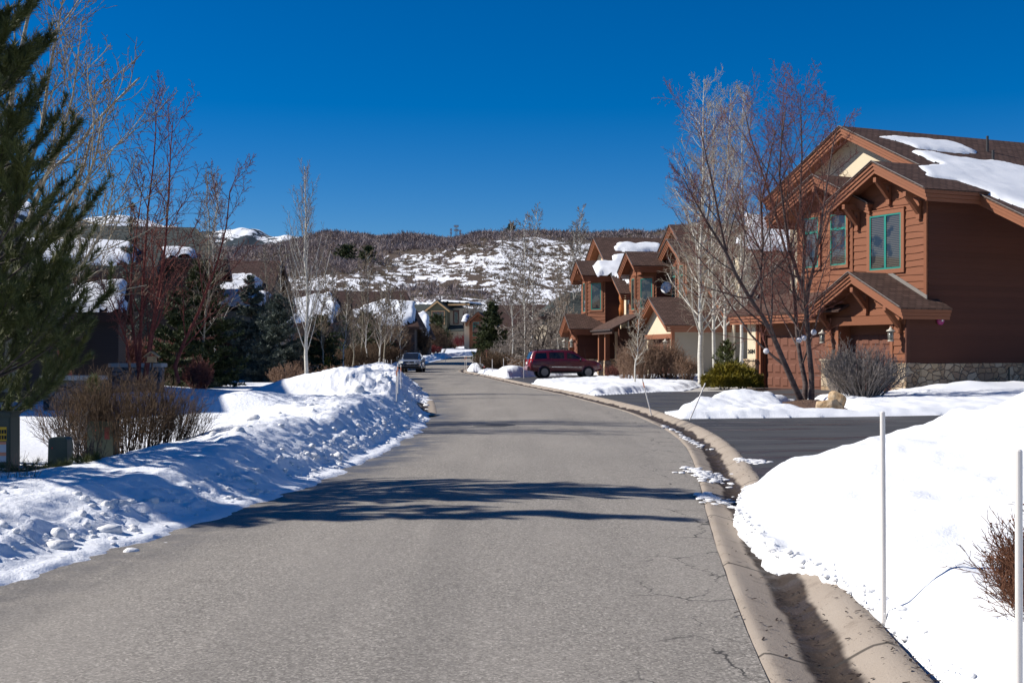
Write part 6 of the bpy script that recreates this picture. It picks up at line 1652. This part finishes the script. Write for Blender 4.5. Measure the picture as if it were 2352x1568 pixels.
# pale grass stems beside the labelled box, dark fallen pine boughs at the boxes' feet
x, y = (40 - CX) / F * 13.0, 13.0
shrub("dry_grass", (x, y, left_z(x, y)), 26, (.16, .1), (.26, .2), .42, "pale dry grass stems at the left edge under the labelled box", 'tan_twig', 72, [dict(TW[0], n=2, rmin=.0018, rend=.0014)], .003, cat="grass clump")
for i, (px, py, Y, r, lab) in enumerate(((62, 1080, 14.3, .24, "dark pine bough lying at the foot of the labelled box"), (128, 1085, 14.4, .17, "dark pine bough lying across the foot of the rounded green box"), (200, 1072, 14.7, .15, "short dark pine bough right of the rounded green box"))):
    x = (px - CX) / F * Y; rg = random.Random(90 + i); rs = np.random.RandomState(90 + i)
    e = empty("pine_bough", (x, Y, left_z(x, Y) - .01), 0, lab, "branch", "pine boughs low on the snow")
    L = [(limb(rg, (rg.uniform(-.2, .2) * r, rg.uniform(-.1, .1), .0), vnorm((rg.uniform(-1, 1), rg.uniform(-.5, .4), .12)), r * rg.uniform(.6, 1.1), 5, .08, .05), .005, .003) for _ in range(11)]
    tube_obj("stems", L, 4, M['dark_bark'], e)
    Ps, Ds = [], []
    for c, _, _ in L:
        A = np.array(c); n = 170; k = rs.rand(n) * (len(A) - 1); j = np.minimum(k.astype(int), len(A) - 2); f_ = (k - j)[:, None]
        d = A[j + 1] - A[j]; d /= np.linalg.norm(d, axis=1)[:, None]; dd = d * .7 + rs.randn(n, 3) * .55; dd /= np.linalg.norm(dd, axis=1)[:, None]
        Ps.append(A[j] * (1 - f_) + A[j + 1] * f_); Ds.append(dd)
    P = np.concatenate(Ps); needle_mesh("needles", P, np.concatenate(Ds), .07 + .03 * rs.rand(len(P)), .005, M['pine'], e, 3)
# ------------------------------------------------------------------ cars
def loft_car(h, st, ymax, mat, tumble):
    """st: list of (x, z_sill, z_belt, z_roof, half_width_low, half_width_roof); closed rounded sections"""
    V, Fq = [], []; n = None
    for (x, zs, zb, zr, w, wr) in st:
        ring = [(w * .86, zs), (w * .97, zs + .06), (w, zs + (zb - zs) * .35), (w * .995, zb - .10), (w * .965, zb)]
        if zr > zb + .05: ring += [(w * .93 + (wr - w * .93) * .15, zb + (zr - zb) * .15), (wr, zr - .10), (wr * .93, zr - .03), (wr * .6, zr)]
        else: ring += [(w * .94, zb + .005), (w * .85, max(zr, zb)), (w * .70, max(zr, zb) + .015), (w * .4, max(zr, zb) + .03)]
        full = [(x, -y, z) for y, z in ring] + [(x, y, z) for y, z in reversed(ring)]
        n = len(full); V += full
    for i in range(len(st) - 1):
        for k in range(n):
            j = (k + 1) % n; Fq.append((i * n + k, i * n + j, (i + 1) * n + j, (i + 1) * n + k))
    mb = MB(); mb.v = V; mb.f = Fq + [tuple(range(n)), tuple(range((len(st) - 1) * n, len(st) * n))]
    return mb.build("body", mat, h, False)
def smooth_by_angle(o, deg=35):
    me = o.data; me.polygons.foreach_set("use_smooth", np.ones(len(me.polygons), bool))
    bm = bmesh.new(); bm.from_mesh(me)
    for ed in bm.edges:
        if len(ed.link_faces) == 2 and ed.calc_face_angle(0) > math.radians(deg): ed.smooth = False
    bm.to_mesh(me); bm.free()
def wheel(h, x, y, r, side):
    w = .24; mb = MB(); mb.lathe((x, y - side * w / 2 if side > 0 else y + w / 2, r), [], 3) if False else None
    mb = MB(); prof = [(r * .62, 0), (r * .93, 0), (r, .04), (r, w - .04), (r * .93, w), (r * .62, w)]
    mb.lathe((x, y - w / 2, r), prof, 28, 'y'); wh = mb.build("wheel", M['tyre'], h, False); smooth_by_angle(wh, 30); wh.name = "wheel"
    o = y + side * (w / 2)
    mb = MB(); mb.lathe((x, o - side * .01 if side > 0 else o - .005, r), [(r * .63, -.01), (r * .63, .012), (r * .57, .012), (r * .55, -.005)], 24, 'y')
    for i in range(5):
        t = i * 2 * math.pi / 5 + .3
        mb.beam((x + .05 * math.cos(t), o + side * .008, r + .05 * math.sin(t)), (x + r * .58 * math.cos(t), o + side * .008, r + r * .58 * math.sin(t)), r * .19, .03)
    mb.cyl((x, o - .01, r), (x, o + side * .03, r), r * .17, n=14); mb.build("rim", M['rim'], wh)
    return wh
def side_glass(mb, pts, ws, side, off=.03):
    """quad windows: pts (x, z); ws(z) gives half width at that height"""
    mb.poly([(x, side * (ws(x, z) + off), z) for x, z in pts])
def suv(name, loc, rz, L, W, H, mat, label, red=True):
    h = empty(name, loc, rz, label, "car")                     # local x forward
    hw = W / 2; r = .385
    a = L / 5.10; k = H / 1.85
    if red:
        st = [(-2.52, .62, .95, .98, .82, .7), (-2.48, .55, 1.05, 1.12, .90, .72), (-2.40, .46, 1.16, 1.42, .945, .70), (-2.22, .44, 1.18, 1.74, .955, .70), (-2.0, .42, 1.185, 1.80, .96, .705), (-1.2, .40, 1.19, 1.845, .965, .71), (-.2, .40, 1.19, 1.85, .965, .71), (.35, .40, 1.185, 1.82, .965, .70),
              (.75, .40, 1.18, 1.70, .965, .69), (1.1, .40, 1.175, 1.45, .965, .70), (1.42, .40, 1.17, 1.20, .96, .74), (1.6, .40, 1.15, 1.15, .955, .7), (2.1, .41, 1.09, 1.09, .94, .7), (2.36, .44, 1.0, 1.0, .90, .7), (2.50, .50, .88, .88, .80, .6), (2.56, .56, .74, .74, .70, .5)]
    else:
        st = [(-2.36, .6, .95, 1.0, .84, .7), (-2.28, .5, 1.05, 1.35, .92, .66), (-2.0, .42, 1.08, 1.66, .95, .66), (-1.2, .4, 1.09, 1.72, .96, .665), (-.2, .4, 1.09, 1.725, .96, .67), (.2, .4, 1.085, 1.69, .96, .665), (.6, .4, 1.08, 1.50, .96, .69), (.95, .4, 1.075, 1.28, .955, .72), (1.2, .4, 1.07, 1.09, .95, .74),
              (1.7, .4, 1.02, 1.02, .94, .7), (2.05, .42, .95, .95, .91, .7), (2.26, .46, .86, .86, .84, .6), (2.36, .52, .70, .70, .74, .5)]
    st = [(x * a, zs * k, zb * k, zr * k, w * hw / .965, wr * hw / .965) for x, zs, zb, zr, w, wr in st]
    body = loft_car(h, st, hw, mat, .2); smooth_by_angle(body, 40)
    zbelt, zroof = 1.185 * k, 1.75 * k
    wl, wr_ = .93 * hw / .965 * .965, .705 * hw / .965
    def ws(x, z):
        zr = np.interp(x, [s[0] for s in st], [s[3] for s in st]); t = np.clip((z - zbelt) / max(.1, zr - .10 - zbelt), 0, 1)
        return float(.93 * hw + (np.interp(x, [s[0] for s in st], [s[5] for s in st]) - .93 * hw) * (.1 + .9 * t))
    if red: quads = [[(-2.18, 1.22), (-1.30, 1.22), (-1.32, 1.66), (-2.05, 1.64)], [(-1.12, 1.22), (-.08, 1.22), (-.12, 1.69), (-1.14, 1.68)], [(.08, 1.22), (1.06, 1.22), (.88, 1.40), (.58, 1.58), (.12, 1.67)]]
    else: quads = [[(-2.0, 1.13), (-1.2, 1.13), (-1.2, 1.56), (-1.85, 1.5)], [(-1.1, 1.13), (-.2, 1.13), (-.2, 1.58), (-1.1, 1.58)], [(-.1, 1.13), (.85, 1.13), (.45, 1.45), (.1, 1.57), (-.1, 1.58)]]
    for q in quads:
        for s_ in (-1, 1):
            mb = MB(); side_glass(mb, [(x * a, z * k) for x, z in q], ws, s_); mb.build("window", M['darkglass'], h)
    # windscreen and rear screen lie on the sloping sections
    def cross(x0, x1, f, out):
        mb = MB(); P = []
        for x, fr_ in ((x0, .86), (x1, .88)):
            zr = float(np.interp(x, [s[0] for s in st], [s[3] for s in st])); w_ = float(np.interp(x, [s[0] for s in st], [s[5] for s in st]))
            P.append((x, w_ * fr_, zr))
        (xa, wa, za), (xb, wb, zb_) = P
        mb.poly([(xa + out[0], -wa, za + out[1]), (xb + out[0], -wb, zb_ + out[1]), (xb + out[0], wb, zb_ + out[1]), (xa + out[0], wa, za + out[1])])
        return mb
    if red:
        cross(1.38 * a, .52 * a, 1, (.03, .03)).build("windscreen", M['darkglass'], h); cross(-2.45 * a, -2.25 * a, 1, (-.03, .02)).build("rear_window", M['darkglass'], h)
    else:
        cross(1.14 * a, .30 * a, 1, (.03, .035)).build("windscreen", M['darkglass'], h)
    # wheel arches and wheels
    for x in ((-1.48 * a, 1.55 * a) if red else (-1.43 * a, 1.43 * a)):
        for s_ in (-1, 1):
            mb = MB(); n = 16
            for i in range(n):
                t0, t1 = math.pi * i / n - .1, math.pi * (i + 1) / n + .02
                for R0, R1, m_ in ((r * 1.02, r * 1.20, 0),):
                    mb.hexa([(x + R0 * math.cos(t0), s_ * hw * .99, r + R0 * math.sin(t0)), (x + R1 * math.cos(t0), s_ * hw * .97, r + R1 * math.sin(t0)), (x + R1 * math.cos(t1), s_ * hw * .97, r + R1 * math.sin(t1)), (x + R0 * math.cos(t1), s_ * hw * .99, r + R0 * math.sin(t1))],
                            [(x + R0 * math.cos(t0), s_ * (hw + .035), r + R0 * math.sin(t0)), (x + R1 * math.cos(t0), s_ * (hw + .02), r + R1 * math.sin(t0)), (x + R1 * math.cos(t1), s_ * (hw + .02), r + R1 * math.sin(t1)), (x + R0 * math.cos(t1), s_ * (hw + .035), r + R0 * math.sin(t1))])
            mb.build("wheel_arch", mat, h)
            mb = MB(); mb.cyl((x, s_ * hw * .5, r), (x, s_ * (hw + .005), r), r * 1.06, n=26); mb.build("wheel_well", M['black'], h)
            wheel(h, x, s_ * (hw - .085), r, s_)
    # trims
    mb = MB()
    if red: mb.box(-1.0 * a, .08 * a, -hw - .02, -hw + .0, .70, .735); mb.box(.14 * a, 1.08 * a, -hw - .02, -hw, .70, .735); mb.box(-1.0 * a, .08 * a, hw, hw + .02, .70, .735); mb.box(.14 * a, 1.08 * a, hw, hw + .02, .70, .735); mb.build("side_moulding", M['chrome'], h)
    mb = MB()
    for s_ in (-1, 1): mb.box(-1.05 * a, 1.1 * a, s_ * hw * .93 - .05, s_ * hw * .93 + .05, .30, .42)
    mb.build("running_board", M['black'], h)
    for s_ in (-1, 1):
        for x in (-.95, .12):
            mb = MB(); mb.box(x * a, (x + .2) * a, s_ * (hw - .01) - .025, s_ * (hw - .01) + .025, 1.02 * k, 1.05 * k); mb.build("door_handle", M['black'], h)
        mb = MB(); mb.lathe((1.0 * a, s_ * (hw + .10), 1.20 * k), [(.02, -.06), (.09, -.04), (.10, .03), (.03, .07)], 10, 'x'); mb.beam((1.0 * a, s_ * hw * .9, 1.14 * k), (1.0 * a, s_ * (hw + .08), 1.18 * k), .05); mb.build("wing_mirror", M['black'] if red else mat, h, True)
        mb = MB(); zr = 1.86 * k if red else 1.87 * k
        mb.beam((-1.9 * a, s_ * .60, zr - .02), (.2 * a, s_ * .60, zr + .03), .05)
        for x in (-1.9, -.9, .2): mb.box(x * a - .05, x * a + .05, s_ * .60 - .03, s_ * .60 + .03, zr - .14, zr)
        mb.build("roof_rail", M['black'], h)
    if red:
        for s_ in (-1, 1):
            mb = MB(); mb.hexa([(-2.55, s_ * .70, .86), (-2.30, s_ * (hw - .0), .86), (-2.30, s_ * (hw - .12), .86), (-2.45, s_ * .66, .86)], [(-2.51, s_ * .70, 1.22), (-2.30, s_ * (hw - .02), 1.22), (-2.30, s_ * (hw - .14), 1.22), (-2.42, s_ * .66, 1.22)]); mb.build("tail_light", M['tail'], h)
            mb = MB(); mb.hexa([(2.26, s_ * (hw - .10), .80), (2.58, s_ * .66, .80), (2.50, s_ * .60, .80), (2.2, s_ * (hw - .2), .80)], [(2.22, s_ * (hw - .10), 1.02), (2.46, s_ * .68, 1.0), (2.38, s_ * .6, 1.0), (2.16, s_ * (hw - .2), 1.02)]); hl = mb.build("headlight", M['head'], h)
            mb = MB(); mb.box(2.20, 2.27, s_ * (hw - .105) - .02, s_ * (hw - .105) + .02, .86, .96); mb.build("indicator", M['amber'], hl)
        mb = MB(); mb.box(-2.66, -2.42, -.86, .86, .50, .74); mb.build("rear_bumper", mat, h, bevel=.03)
        mb = MB(); mb.box(-2.56, -2.53, -.26, .26, .90, 1.03); mb.build("number_plate", M['white'], h)
        mb = MB(); mb.box(2.45, 2.60, -.82, .82, .42, .62); mb.build("front_bumper", mat, h, bevel=.03)
        mb = MB(); mb.cyl((1.45, -.72, 1.18), (1.32, -.72, 1.95), .008, .004, 6); mb.build("aerial", M['black'], h)
    else:
        mb = MB(); mb.box(2.22, 2.34, -.42, .42, .78, .90); mb.box(2.24, 2.37, -.80, -.45, .56, .66); mb.box(2.24, 2.37, .45, .80, .56, .66); mb.box(2.26, 2.385, -.42, .42, .56, .66); mb.build("grille", M['black'], h)
        mb = MB(); mb.box(2.3, 2.375, -.80, .80, .30, .50); mb.build("front_bumper", M['black'], h)
        mb = MB(); mb.box(2.37, 2.40, -.17, .17, .66, .77); mb.build("number_plate", M['white'], h)
        mb = MB(); mb.lathe((2.345, 0, .86), [(.065, 0), (.065, .012)], 14, 'x'); mb.build("badge", M['chrome'], h)
        for s_ in (-1, 1):
            mb = MB(); mb.hexa([(2.12, s_ * .86, .76), (2.34, s_ * .50, .76), (2.2, s_ * .5, .76), (2.0, s_ * .84, .76)], [(2.06, s_ * .86, .95), (2.24, s_ * .52, .93), (2.1, s_ * .5, .93), (1.95, s_ * .84, .95)]); hl = mb.build("headlight", M['head'], h)
            mb = MB(); mb.box(2.26, 2.33, s_ * .84 - .03, s_ * .84 + .03, .58, .64); mb.build("indicator", M['amber'], hl)
        mb = MB(); mb.beam((-.1, -.55, 1.80), (-.1, .55, 1.80), .05); mb.beam((-1.2, -.55, 1.80), (-1.2, .55, 1.80), .05); mb.build("roof_bar", M['black'], h)
    return h
rc = suv("parked_car", (3.28, 82.0, .06), math.atan2(.156, .988), 5.10, 1.93, 1.83, M['car_red'], "dark red four door station wagon car parked in the driveway", True)
rc.scale = (.93, .95, .97)
suv("parked_car", (-8.35, 106.5, .05), math.radians(-91), 4.75, 1.93, 1.72, M['car_silver'], "silver car with roof rails facing us at the left kerb", False)

# ------------------------------------------------------------------ snow stakes along the kerbs
def stake(x, y, z, H, label, top=None, lean=(0, 0), r=.0155):
    r = r * (1.35 if y > 45 else 1)
    e = empty("snow_stake", (x, y, z), 0, label, "snow stake", "thin white snow stakes along the kerbs")
    p, q = Vector((0, 0, -.2)), Vector((lean[0], lean[1], H))
    mb = MB(); mb.cyl(p, q, r, n=12); mb.lathe(tuple(q), [(r, 0), (r * .6, .006)], 12); mb.build("pole", M['stake'], e, False)
    if top:
        a = p.lerp(q, .80); b = p.lerp(q, .93); mb = MB(); mb.cyl(a, b, r * 1.04, n=12); mb.build("tape", M['orange'], e)
def stake_px(px, py, top, label, tape=False, z=None, ptop=None, H=None, side='r', Yfix=None):
    if Yfix: Y = Yfix
    else:
        Y = EYE * F / (py - HZ)
        for _ in range(14):
            x = (px - CX) / F * Y; zz = right_z(x, Y) if side == 'r' else left_z(x, Y)
            Y = .5 * Y + .5 * (EYE - max(0, zz)) * F / (py - HZ)
    x = (px - CX) / F * Y; zz = (right_z(x, Y) if side == 'r' else left_z(x, Y)) if z is None else z
    zt = EYE - (top - HZ) / F * Y; xt = ((ptop if ptop is not None else px) - CX) / F * Y
    stake(x, Y, zz, zt - zz, label, tape, (xt - x, 0))
stake_px(2031, 1427, 947, "white stake standing in the big right bank, nearest the gutter", z=.0, ptop=2027, Yfix=7.6)
stake_px(2341, 1690, 1035, "nearest white stake, cut by the right edge of the picture", z=.1, ptop=2340, Yfix=5.3)
stake_px(1500, 952, 870, "stake leaning left at the corner of the snow island", True, ptop=1475, z=.02)
stake_px(1576, 969, 880, "stake leaning right in front of the snow island", ptop=1620, z=.05)
for px, py, top, lab, tp in ((911, 928, 843, "nearest stake on the left bank, by the uncovered gutter", True), (921, 899, 838, "second stake on the left bank, right of the nearest one", True), (914, 905, 835, "stake close behind the nearest one on the left bank", True)):
    stake_px(px, py, top, lab, tp, side='l')
for px, py, top, lab in ((874, 848, 826, "far left stake by the dark tree trunks, leftmost of its row"), (880, 851, 822, "tall stake second from the dark tree trunks"), (885, 852, 825, "stake third from the dark tree trunks"), (890, 853, 827, "stake fourth from the dark tree trunks"), (899, 849, 826, "stake left of the silver car's mirror")):
    stake_px(px, py, top, lab, side='l', Yfix=98 - (py - 848) * 2)
for px, py, top, lab in ((976, 838, 815, "short stake before the crimson hedge, left one of three"), (985, 838, 816, "short stake before the crimson hedge, middle of three"), (1023, 833, 815, "short stake right of the crimson hedge")):
    stake_px(px, py, top, lab, side='l', Yfix=150)
for px, py, top, lab, Y in ((1068, 851, 817, "left one of the two stakes at the kerb corner by the road bend", 113), (1072, 846, 815, "right one of the two stakes at the kerb corner by the road bend", 117), (1102, 848, 818, "stake left of the red hydrant on the kerb", 112), (1108, 852, 820, "stake between the kerb corner and the hydrant", 110), (1113, 842, 818, "thin stake behind the hydrant", 118),
                            (1134, 859, 821, "stake in front of the hydrant's snow pile", 100), (1183, 868, 825, "stake at the left end of the pile before the red car", 86), (1233, 872, 824, "stake in front of the dense brown shrub", 80), (1326, 893, 827, "stake on the driveway edge before the red car's rear", 62)):
    pass
for zx, zt, zb, lab, Y in ((97, 975, 1300, "left one of the two stakes at the kerb corner by the road bend", 108), (122, 955, 1240, "right one of the two stakes at the kerb corner by the road bend", 116), (238, 962, 1170, "stake left of the red hydrant, near the kerb corner", 120), (262, 1060, 1280, "short stake in the snow left of the red hydrant", 106), (285, 960, 1130, "thin stake farthest back near the hydrant", 126),
                           (373, 985, 1295, "stake just left of the red hydrant", 104), (588, 1025, 1350, "stake at the left foot of the snow pile before the brown shrub", 93), (790, 1010, 1260, "stake on top of the snow pile before the brown shrub", 91), (1155, 1030, 1411, "stake at the edge of the red car's driveway", 80)):
    k = .603 / 4.704; stake_px(1750 * .603 + zx * k, 1150 * .603 + zb * k, 1150 * .603 + zt * k, lab, zx in (97, 122), Yfix=Y)

# ------------------------------------------------------------------ boxes on the left
x, y = (2 - CX) / F * 14.9, 14.9; z = left_z(x, y) - .12
e = empty("utility_box", (x, y, z), .04, "dark green labelled utility box at the left edge under the pine", "utility box")
BW, BD, BH = .165, .17, .70 + (EYE - (945 - HZ) / F * 14.9 - z - .70)
mb = MB(); mb.box(-BW, BW, -BD, BD, 0, BH - .05); mb.build("cabinet", M['util'], e, bevel=.012)
mb = MB(); mb.box(-BW - .012, BW + .012, -BD - .012, BD + .012, BH - .05, BH); mb.build("lid", M['util'], e, bevel=.015)
zl = lambda py: EYE - (py - HZ) / F * 14.75 - z
mb = MB(); mb.box(-.12, .125, -BD - .003, -BD, zl(1012), zl(980)); lb = mb.build("warning_label", M['yellow'], e)
mb = MB()
for r_, (a, b) in enumerate(((-.11, .10), (-.11, .11))):
    zz = zl(990 + r_ * 13); xx = a
    while xx < b: mb.box(xx, xx + .022, -BD - .005, -BD - .003, zz - .026, zz + .018); xx += .03
mb.build("label_print", M['ink'], lb)
mb = MB(); mb.box(-.12, .02, -BD - .003, -BD, zl(1026), zl(1014)); lb = mb.build("notice_label", M['blue'], e)
text_mesh("notice_text", "NOTICE", .045, M['white'], lb, (-.05, -BD - .0045, zl(1026) + .014), .0006)
mb = MB(); mb.box(-.12, .02, -BD - .003, -BD, zl(1064), zl(1027)); lb = mb.build("instruction_label", M['label_grey'], e)
mb = MB(); mb.cyl((-.06, -BD - .006, zl(1042)), (-.06, -BD - .003, zl(1042)), .028, n=12); mb.box(-.10, 0, -BD - .005, -BD - .003, zl(1055), zl(1053)); mb.box(-.10, 0, -BD - .005, -BD - .003, zl(1060), zl(1058)); mb.build("label_print", M['ink'], lb)
mb = MB(); mb.box(.03, .12, -BD - .003, -BD, zl(1060), zl(1014)); lb = mb.build("side_label", M['label_grey'], e)
mb = MB(); mb.box(.03, .12, -BD - .005, -BD - .003, zl(1020), zl(1014)); mb.box(.03, .12, -BD - .005, -BD - .003, zl(1046), zl(1038)); mb.build("label_band", M['orange'], lb)
def rounded_box(name, px, top, Y, w, d, label, corner, lean=0):
    x = (px - CX) / F * Y; z = left_z(x, Y) - .2; H = EYE - (top - HZ) / F * Y - z
    e = empty(name, (x, Y, z), .0, label, "utility box"); P = []; n = 8
    for i in range(n + 1):
        t = math.pi / 2 * i / n; P.append((w / 2 - corner + corner * math.cos(t), H - corner + corner * math.sin(t)))
    P = [(w / 2 + .012, 0)] + P + [(-a, b) for a, b in reversed(P)] + [(-w / 2 - .012, 0)]
    mb = MB(); mb.prism(P, -d / 2, d / 2); mb.build("cabinet", M['util'], e, bevel=.008)
    mb = MB(); mb.box(-w / 2 - .02, w / 2 + .02, -d / 2 - .015, d / 2 + .015, 0, .14); mb.build("base", M['black'], e)
    mb = MB(); mb.cyl((-.06, -d / 2 - .006, H - .12), (-.06, -d / 2 + .01, H - .12), .008, n=8); mb.build("lock", M['red_paint'], e)
    return e, H, d
rounded_box("utility_box", 139, 1003, 14.8, .215, .2, "short dark green utility box with a rounded top, beside the hedge", .045)
e, H, d = rounded_box("utility_box", 238, 966, 17.35, .34, .3, "green grey cabinet standing inside the near end of the hedge", .02)
mb = MB(); mb.box(.06, .13, -d / 2 - .004, -d / 2, H - .24, H - .08); mb.build("red_label", simple("faded red label", (.12, .02, .02), .7), e)

# hydrant with its marker
k = .603 / 4.704; Y = 108.; hx = (1750 * .603 + 462 * k - CX) / F * Y
e = empty("fire_hydrant", (hx, Y, right_z(hx, Y) - .05), 0, "red fire hydrant with an orange marker flag in the snow before the dense brown shrub", "hydrant")
mb = MB(); mb.lathe((0, 0, 0), [(.16, 0), (.16, .06), (.12, .07), (.11, .5), (.15, .52), (.15, .56), (.12, .60), (.08, .70), (.03, .74), (.03, .80)], 14); mb.build("barrel", M['red_paint'], e, True)
mb = MB(); mb.cyl((-.2, 0, .44), (.2, 0, .44), .06, n=10); mb.cyl((0, -.2, .40), (0, 0, .40), .075, n=10); mb.build("outlets", M['red_paint'], e)
mb = MB(); mb.cyl((.16, 0, .1), (.12, 0, 1.95), .012, n=6); mb.build("marker_pole", M['orange'], e); mb = MB(); mb.lathe((.12, -.01, 1.95), [(.12, 0), (.12, .02)], 10, 'y'); mb.build("marker_disc", M['orange'], e)

# boulders on the island
def boulder(px, py, Y, s, label, seed):
    v, f = lump_mesh(4, seed); x = (px - CX) / F * Y
    d = .07 * fbm(v[:, 0] * 2, v[:, 1] * 2 + v[:, 2] * 3, 4, 1.4); v = v * (1 + d)[:, None]
    # flatten facets
    rs = np.random.RandomState(seed)
    for _ in range(9):
        nrm = rs.randn(3); nrm /= np.linalg.norm(nrm); k = rs.uniform(.62, .85); q = v @ nrm; v = v - np.outer(np.maximum(0, q - k), nrm) * .85
    o = mesh_np("boulder", v * np.array(s), f, M['rock'], smooth=True); o.location = (x, Y, EYE - (py - HZ) / F * Y); o.rotation_euler = (0, 0, seed * .7)
    tag(o, label, "rock", "sandstone boulders on the snow island")
boulder(1926, 918, 36.2, (.25, .26, .24), "upright rounded sandstone boulder behind the wider one, by the grey shrub", 3)
boulder(1903, 934, 33.6, (.38, .32, .22), "wide flat sandstone boulder in front on the mulch", 5)
# wicker balls hung in the cherry tree
for px, py, lab in ((1760, 806, "lowest white wicker ball, left of the leaning stem"), (1835, 781, "white wicker ball before the middle stem"), (1846, 776, "white wicker ball half hidden between the two right stems"), (1869, 763, "highest white wicker ball, on the right stem")):
    p = pt(px, py, 40.3); e = empty("wicker_ball", p, 0, lab, "ornament", "white wicker balls hung in the cherry tree"); L = []
    rg = random.Random(px)
    for i in range(26):
        a = vnorm((rg.gauss(0, 1), rg.gauss(0, 1), rg.gauss(0, 1))); u = perp(a, rg.random() * 6); w_ = (a[1] * u[2] - a[2] * u[1], a[2] * u[0] - a[0] * u[2], a[0] * u[1] - a[1] * u[0])
        L.append(([tuple(.085 * (u[j] * math.cos(t) + w_[j] * math.sin(t)) for j in range(3)) for t in np.linspace(0, 6.283, 13)], .008, .008))
    tube_obj("ball", L, 4, M['wicker'], e)
    mb = MB(); mb.cyl((0, 0, .08), (0, .15, .55), .004, n=4); mb.build("cord", M['brown'], e)
# bird feeder by the stone wall
p = pt(349, 822, 29); e = empty("bird_feeder", (p.x, p.y, left_z(p.x, p.y)), 0, "small pine bird feeder hut on a thin post beside the stone wall", "bird feeder"); zz = p.z - left_z(p.x, p.y)
mb = MB(); mb.box(-.11, .11, -.10, .10, zz - .10, zz - .08); mb.box(-.09, .09, -.07, .07, zz - .08, zz + .04); mb.build("box", M['plain_wood'], e)
mb = MB(); mb.prism([(-.16, zz + .02), (0, zz + .13), (.16, zz + .02), (.16, zz + .04), (0, zz + .155), (-.16, zz + .04)], -.12, .12); mb.build("roof", M['plain_wood'], e)
mb = MB(); mb.cyl((0, 0, -.2), (0, 0, zz - .1), .02, n=8); mb.build("post", M['dark_bark'], e)
# stone walls in front of the lodge
def stone_wall(a, b, Y, top, label, cap=True):
    x0, x1 = (a - CX) / F * Y, (b - CX) / F * Y; zt = EYE - (top - HZ) / F * Y
    e = empty("stone_wall", ((x0 + x1) / 2, Y, 0), 0, label, "wall"); w = (x1 - x0) / 2
    mb = MB(); mb.box(-w, w, -.25, .25, -.2, zt - .1); mb.build("masonry", M['slate'], e, bevel=.02)
    mb = MB(); mb.box(-w - .06, w + .06, -.31, .31, zt - .1, zt); mb.build("coping", M['concrete'], e, bevel=.01)
stone_wall(262, 372, 33, 834, "low dark slate wall with pale coping behind the hedge")
stone_wall(108, 232, 28, 862, "dark stone wall in shade behind the lower pine branches")
stone_wall(1560, 1640, 72, 858, "low wall stub behind the tan shrubs") if False else None
# dried robin-sized bird in the cottonwood
def bird():
    pts = []
    cr = [c for c in COTTON_TREE.children if c.name.startswith("crown")][0].data
    co = np.empty(len(cr.vertices) * 3, np.float32); cr.vertices.foreach_get("co", co); co = co.reshape(-1, 3) + np.array(COTTON_TREE.location[:])
    px = CX + co[:, 0] / co[:, 1] * F; py = HZ - (co[:, 2] - EYE) / co[:, 1] * F
    i = int(np.argmin((px - 240) ** 2 + (py - 194) ** 2)); p = co[i]
    e = empty("bird", tuple(p), .6, "small grey brown bird perched on a twig of the cottonwood", "bird")
    rings = [(-.115, .004, .0), (-.07, .012, .01), (-.05, .028, .025), (-.02, .042, .045), (.015, .044, .062), (.04, .033, .082), (.055, .028, .100), (.075, .024, .108), (.088, .012, .106), (.105, .002, .102)]
    mb = MB(); n = 10
    for x, r, z in rings:
        for q in range(n):
            t = q * 2 * math.pi / n; mb.v.append((x, r * math.cos(t), z + r * math.sin(t)))
    for j in range(len(rings) - 1):
        for q in range(n): mb.f.append((j * n + q, j * n + (q + 1) % n, (j + 1) * n + (q + 1) % n, (j + 1) * n + q))
    mb.cyl((.0, .012, -.0), (.0, .012, .03), .003, n=4); mb.cyl((.0, -.012, -.0), (.0, -.012, .03), .003, n=4)
    mb.build("body", M['feather'], e, True)
bird()
# masts on the hilltop
for px, top, w_, lab in ((1048, 519, 3.4, "tallest lattice antenna mast on the hill crest"), (1036, 527, 1.5, "thin antenna mast left of the tallest on the hill crest"), (1057, 530, 1.6, "short antenna mast right of the tallest on the hill crest")):
    Y = 900.; x = (px - CX) / F * Y; zb = float(hill_z(np.array([x]), np.array([Y]))[0]); zt = EYE - (top - HZ) / F * Y
    e = empty("antenna_mast", (x, Y, zb), 0, lab, "antenna mast", "antenna masts on the hill"); H = max(5, zt - zb); b = w_ * .3
    mb = MB()
    for sx, sy in ((-1, -1), (1, -1), (0, 1)): mb.beam((sx * b, sy * b, -1), (sx * b * .4, sy * b * .4, H), .22)
    for i in range(8): z1, z2 = H * i / 8, H * (i + 1) / 8; mb.beam((-b, -b, z1), (b * .7, -b * .7, z2), .12); mb.beam((b, -b, z1), (0, b * .7, z2), .12)
    mb.build("lattice", M['steel'], e)
    mb = MB()
    for z in (H, H * .72): mb.box(-w_ * .5, w_ * .5, -.4, .4, z - .8, z + .6)
    mb.build("panels", M['white'], e)
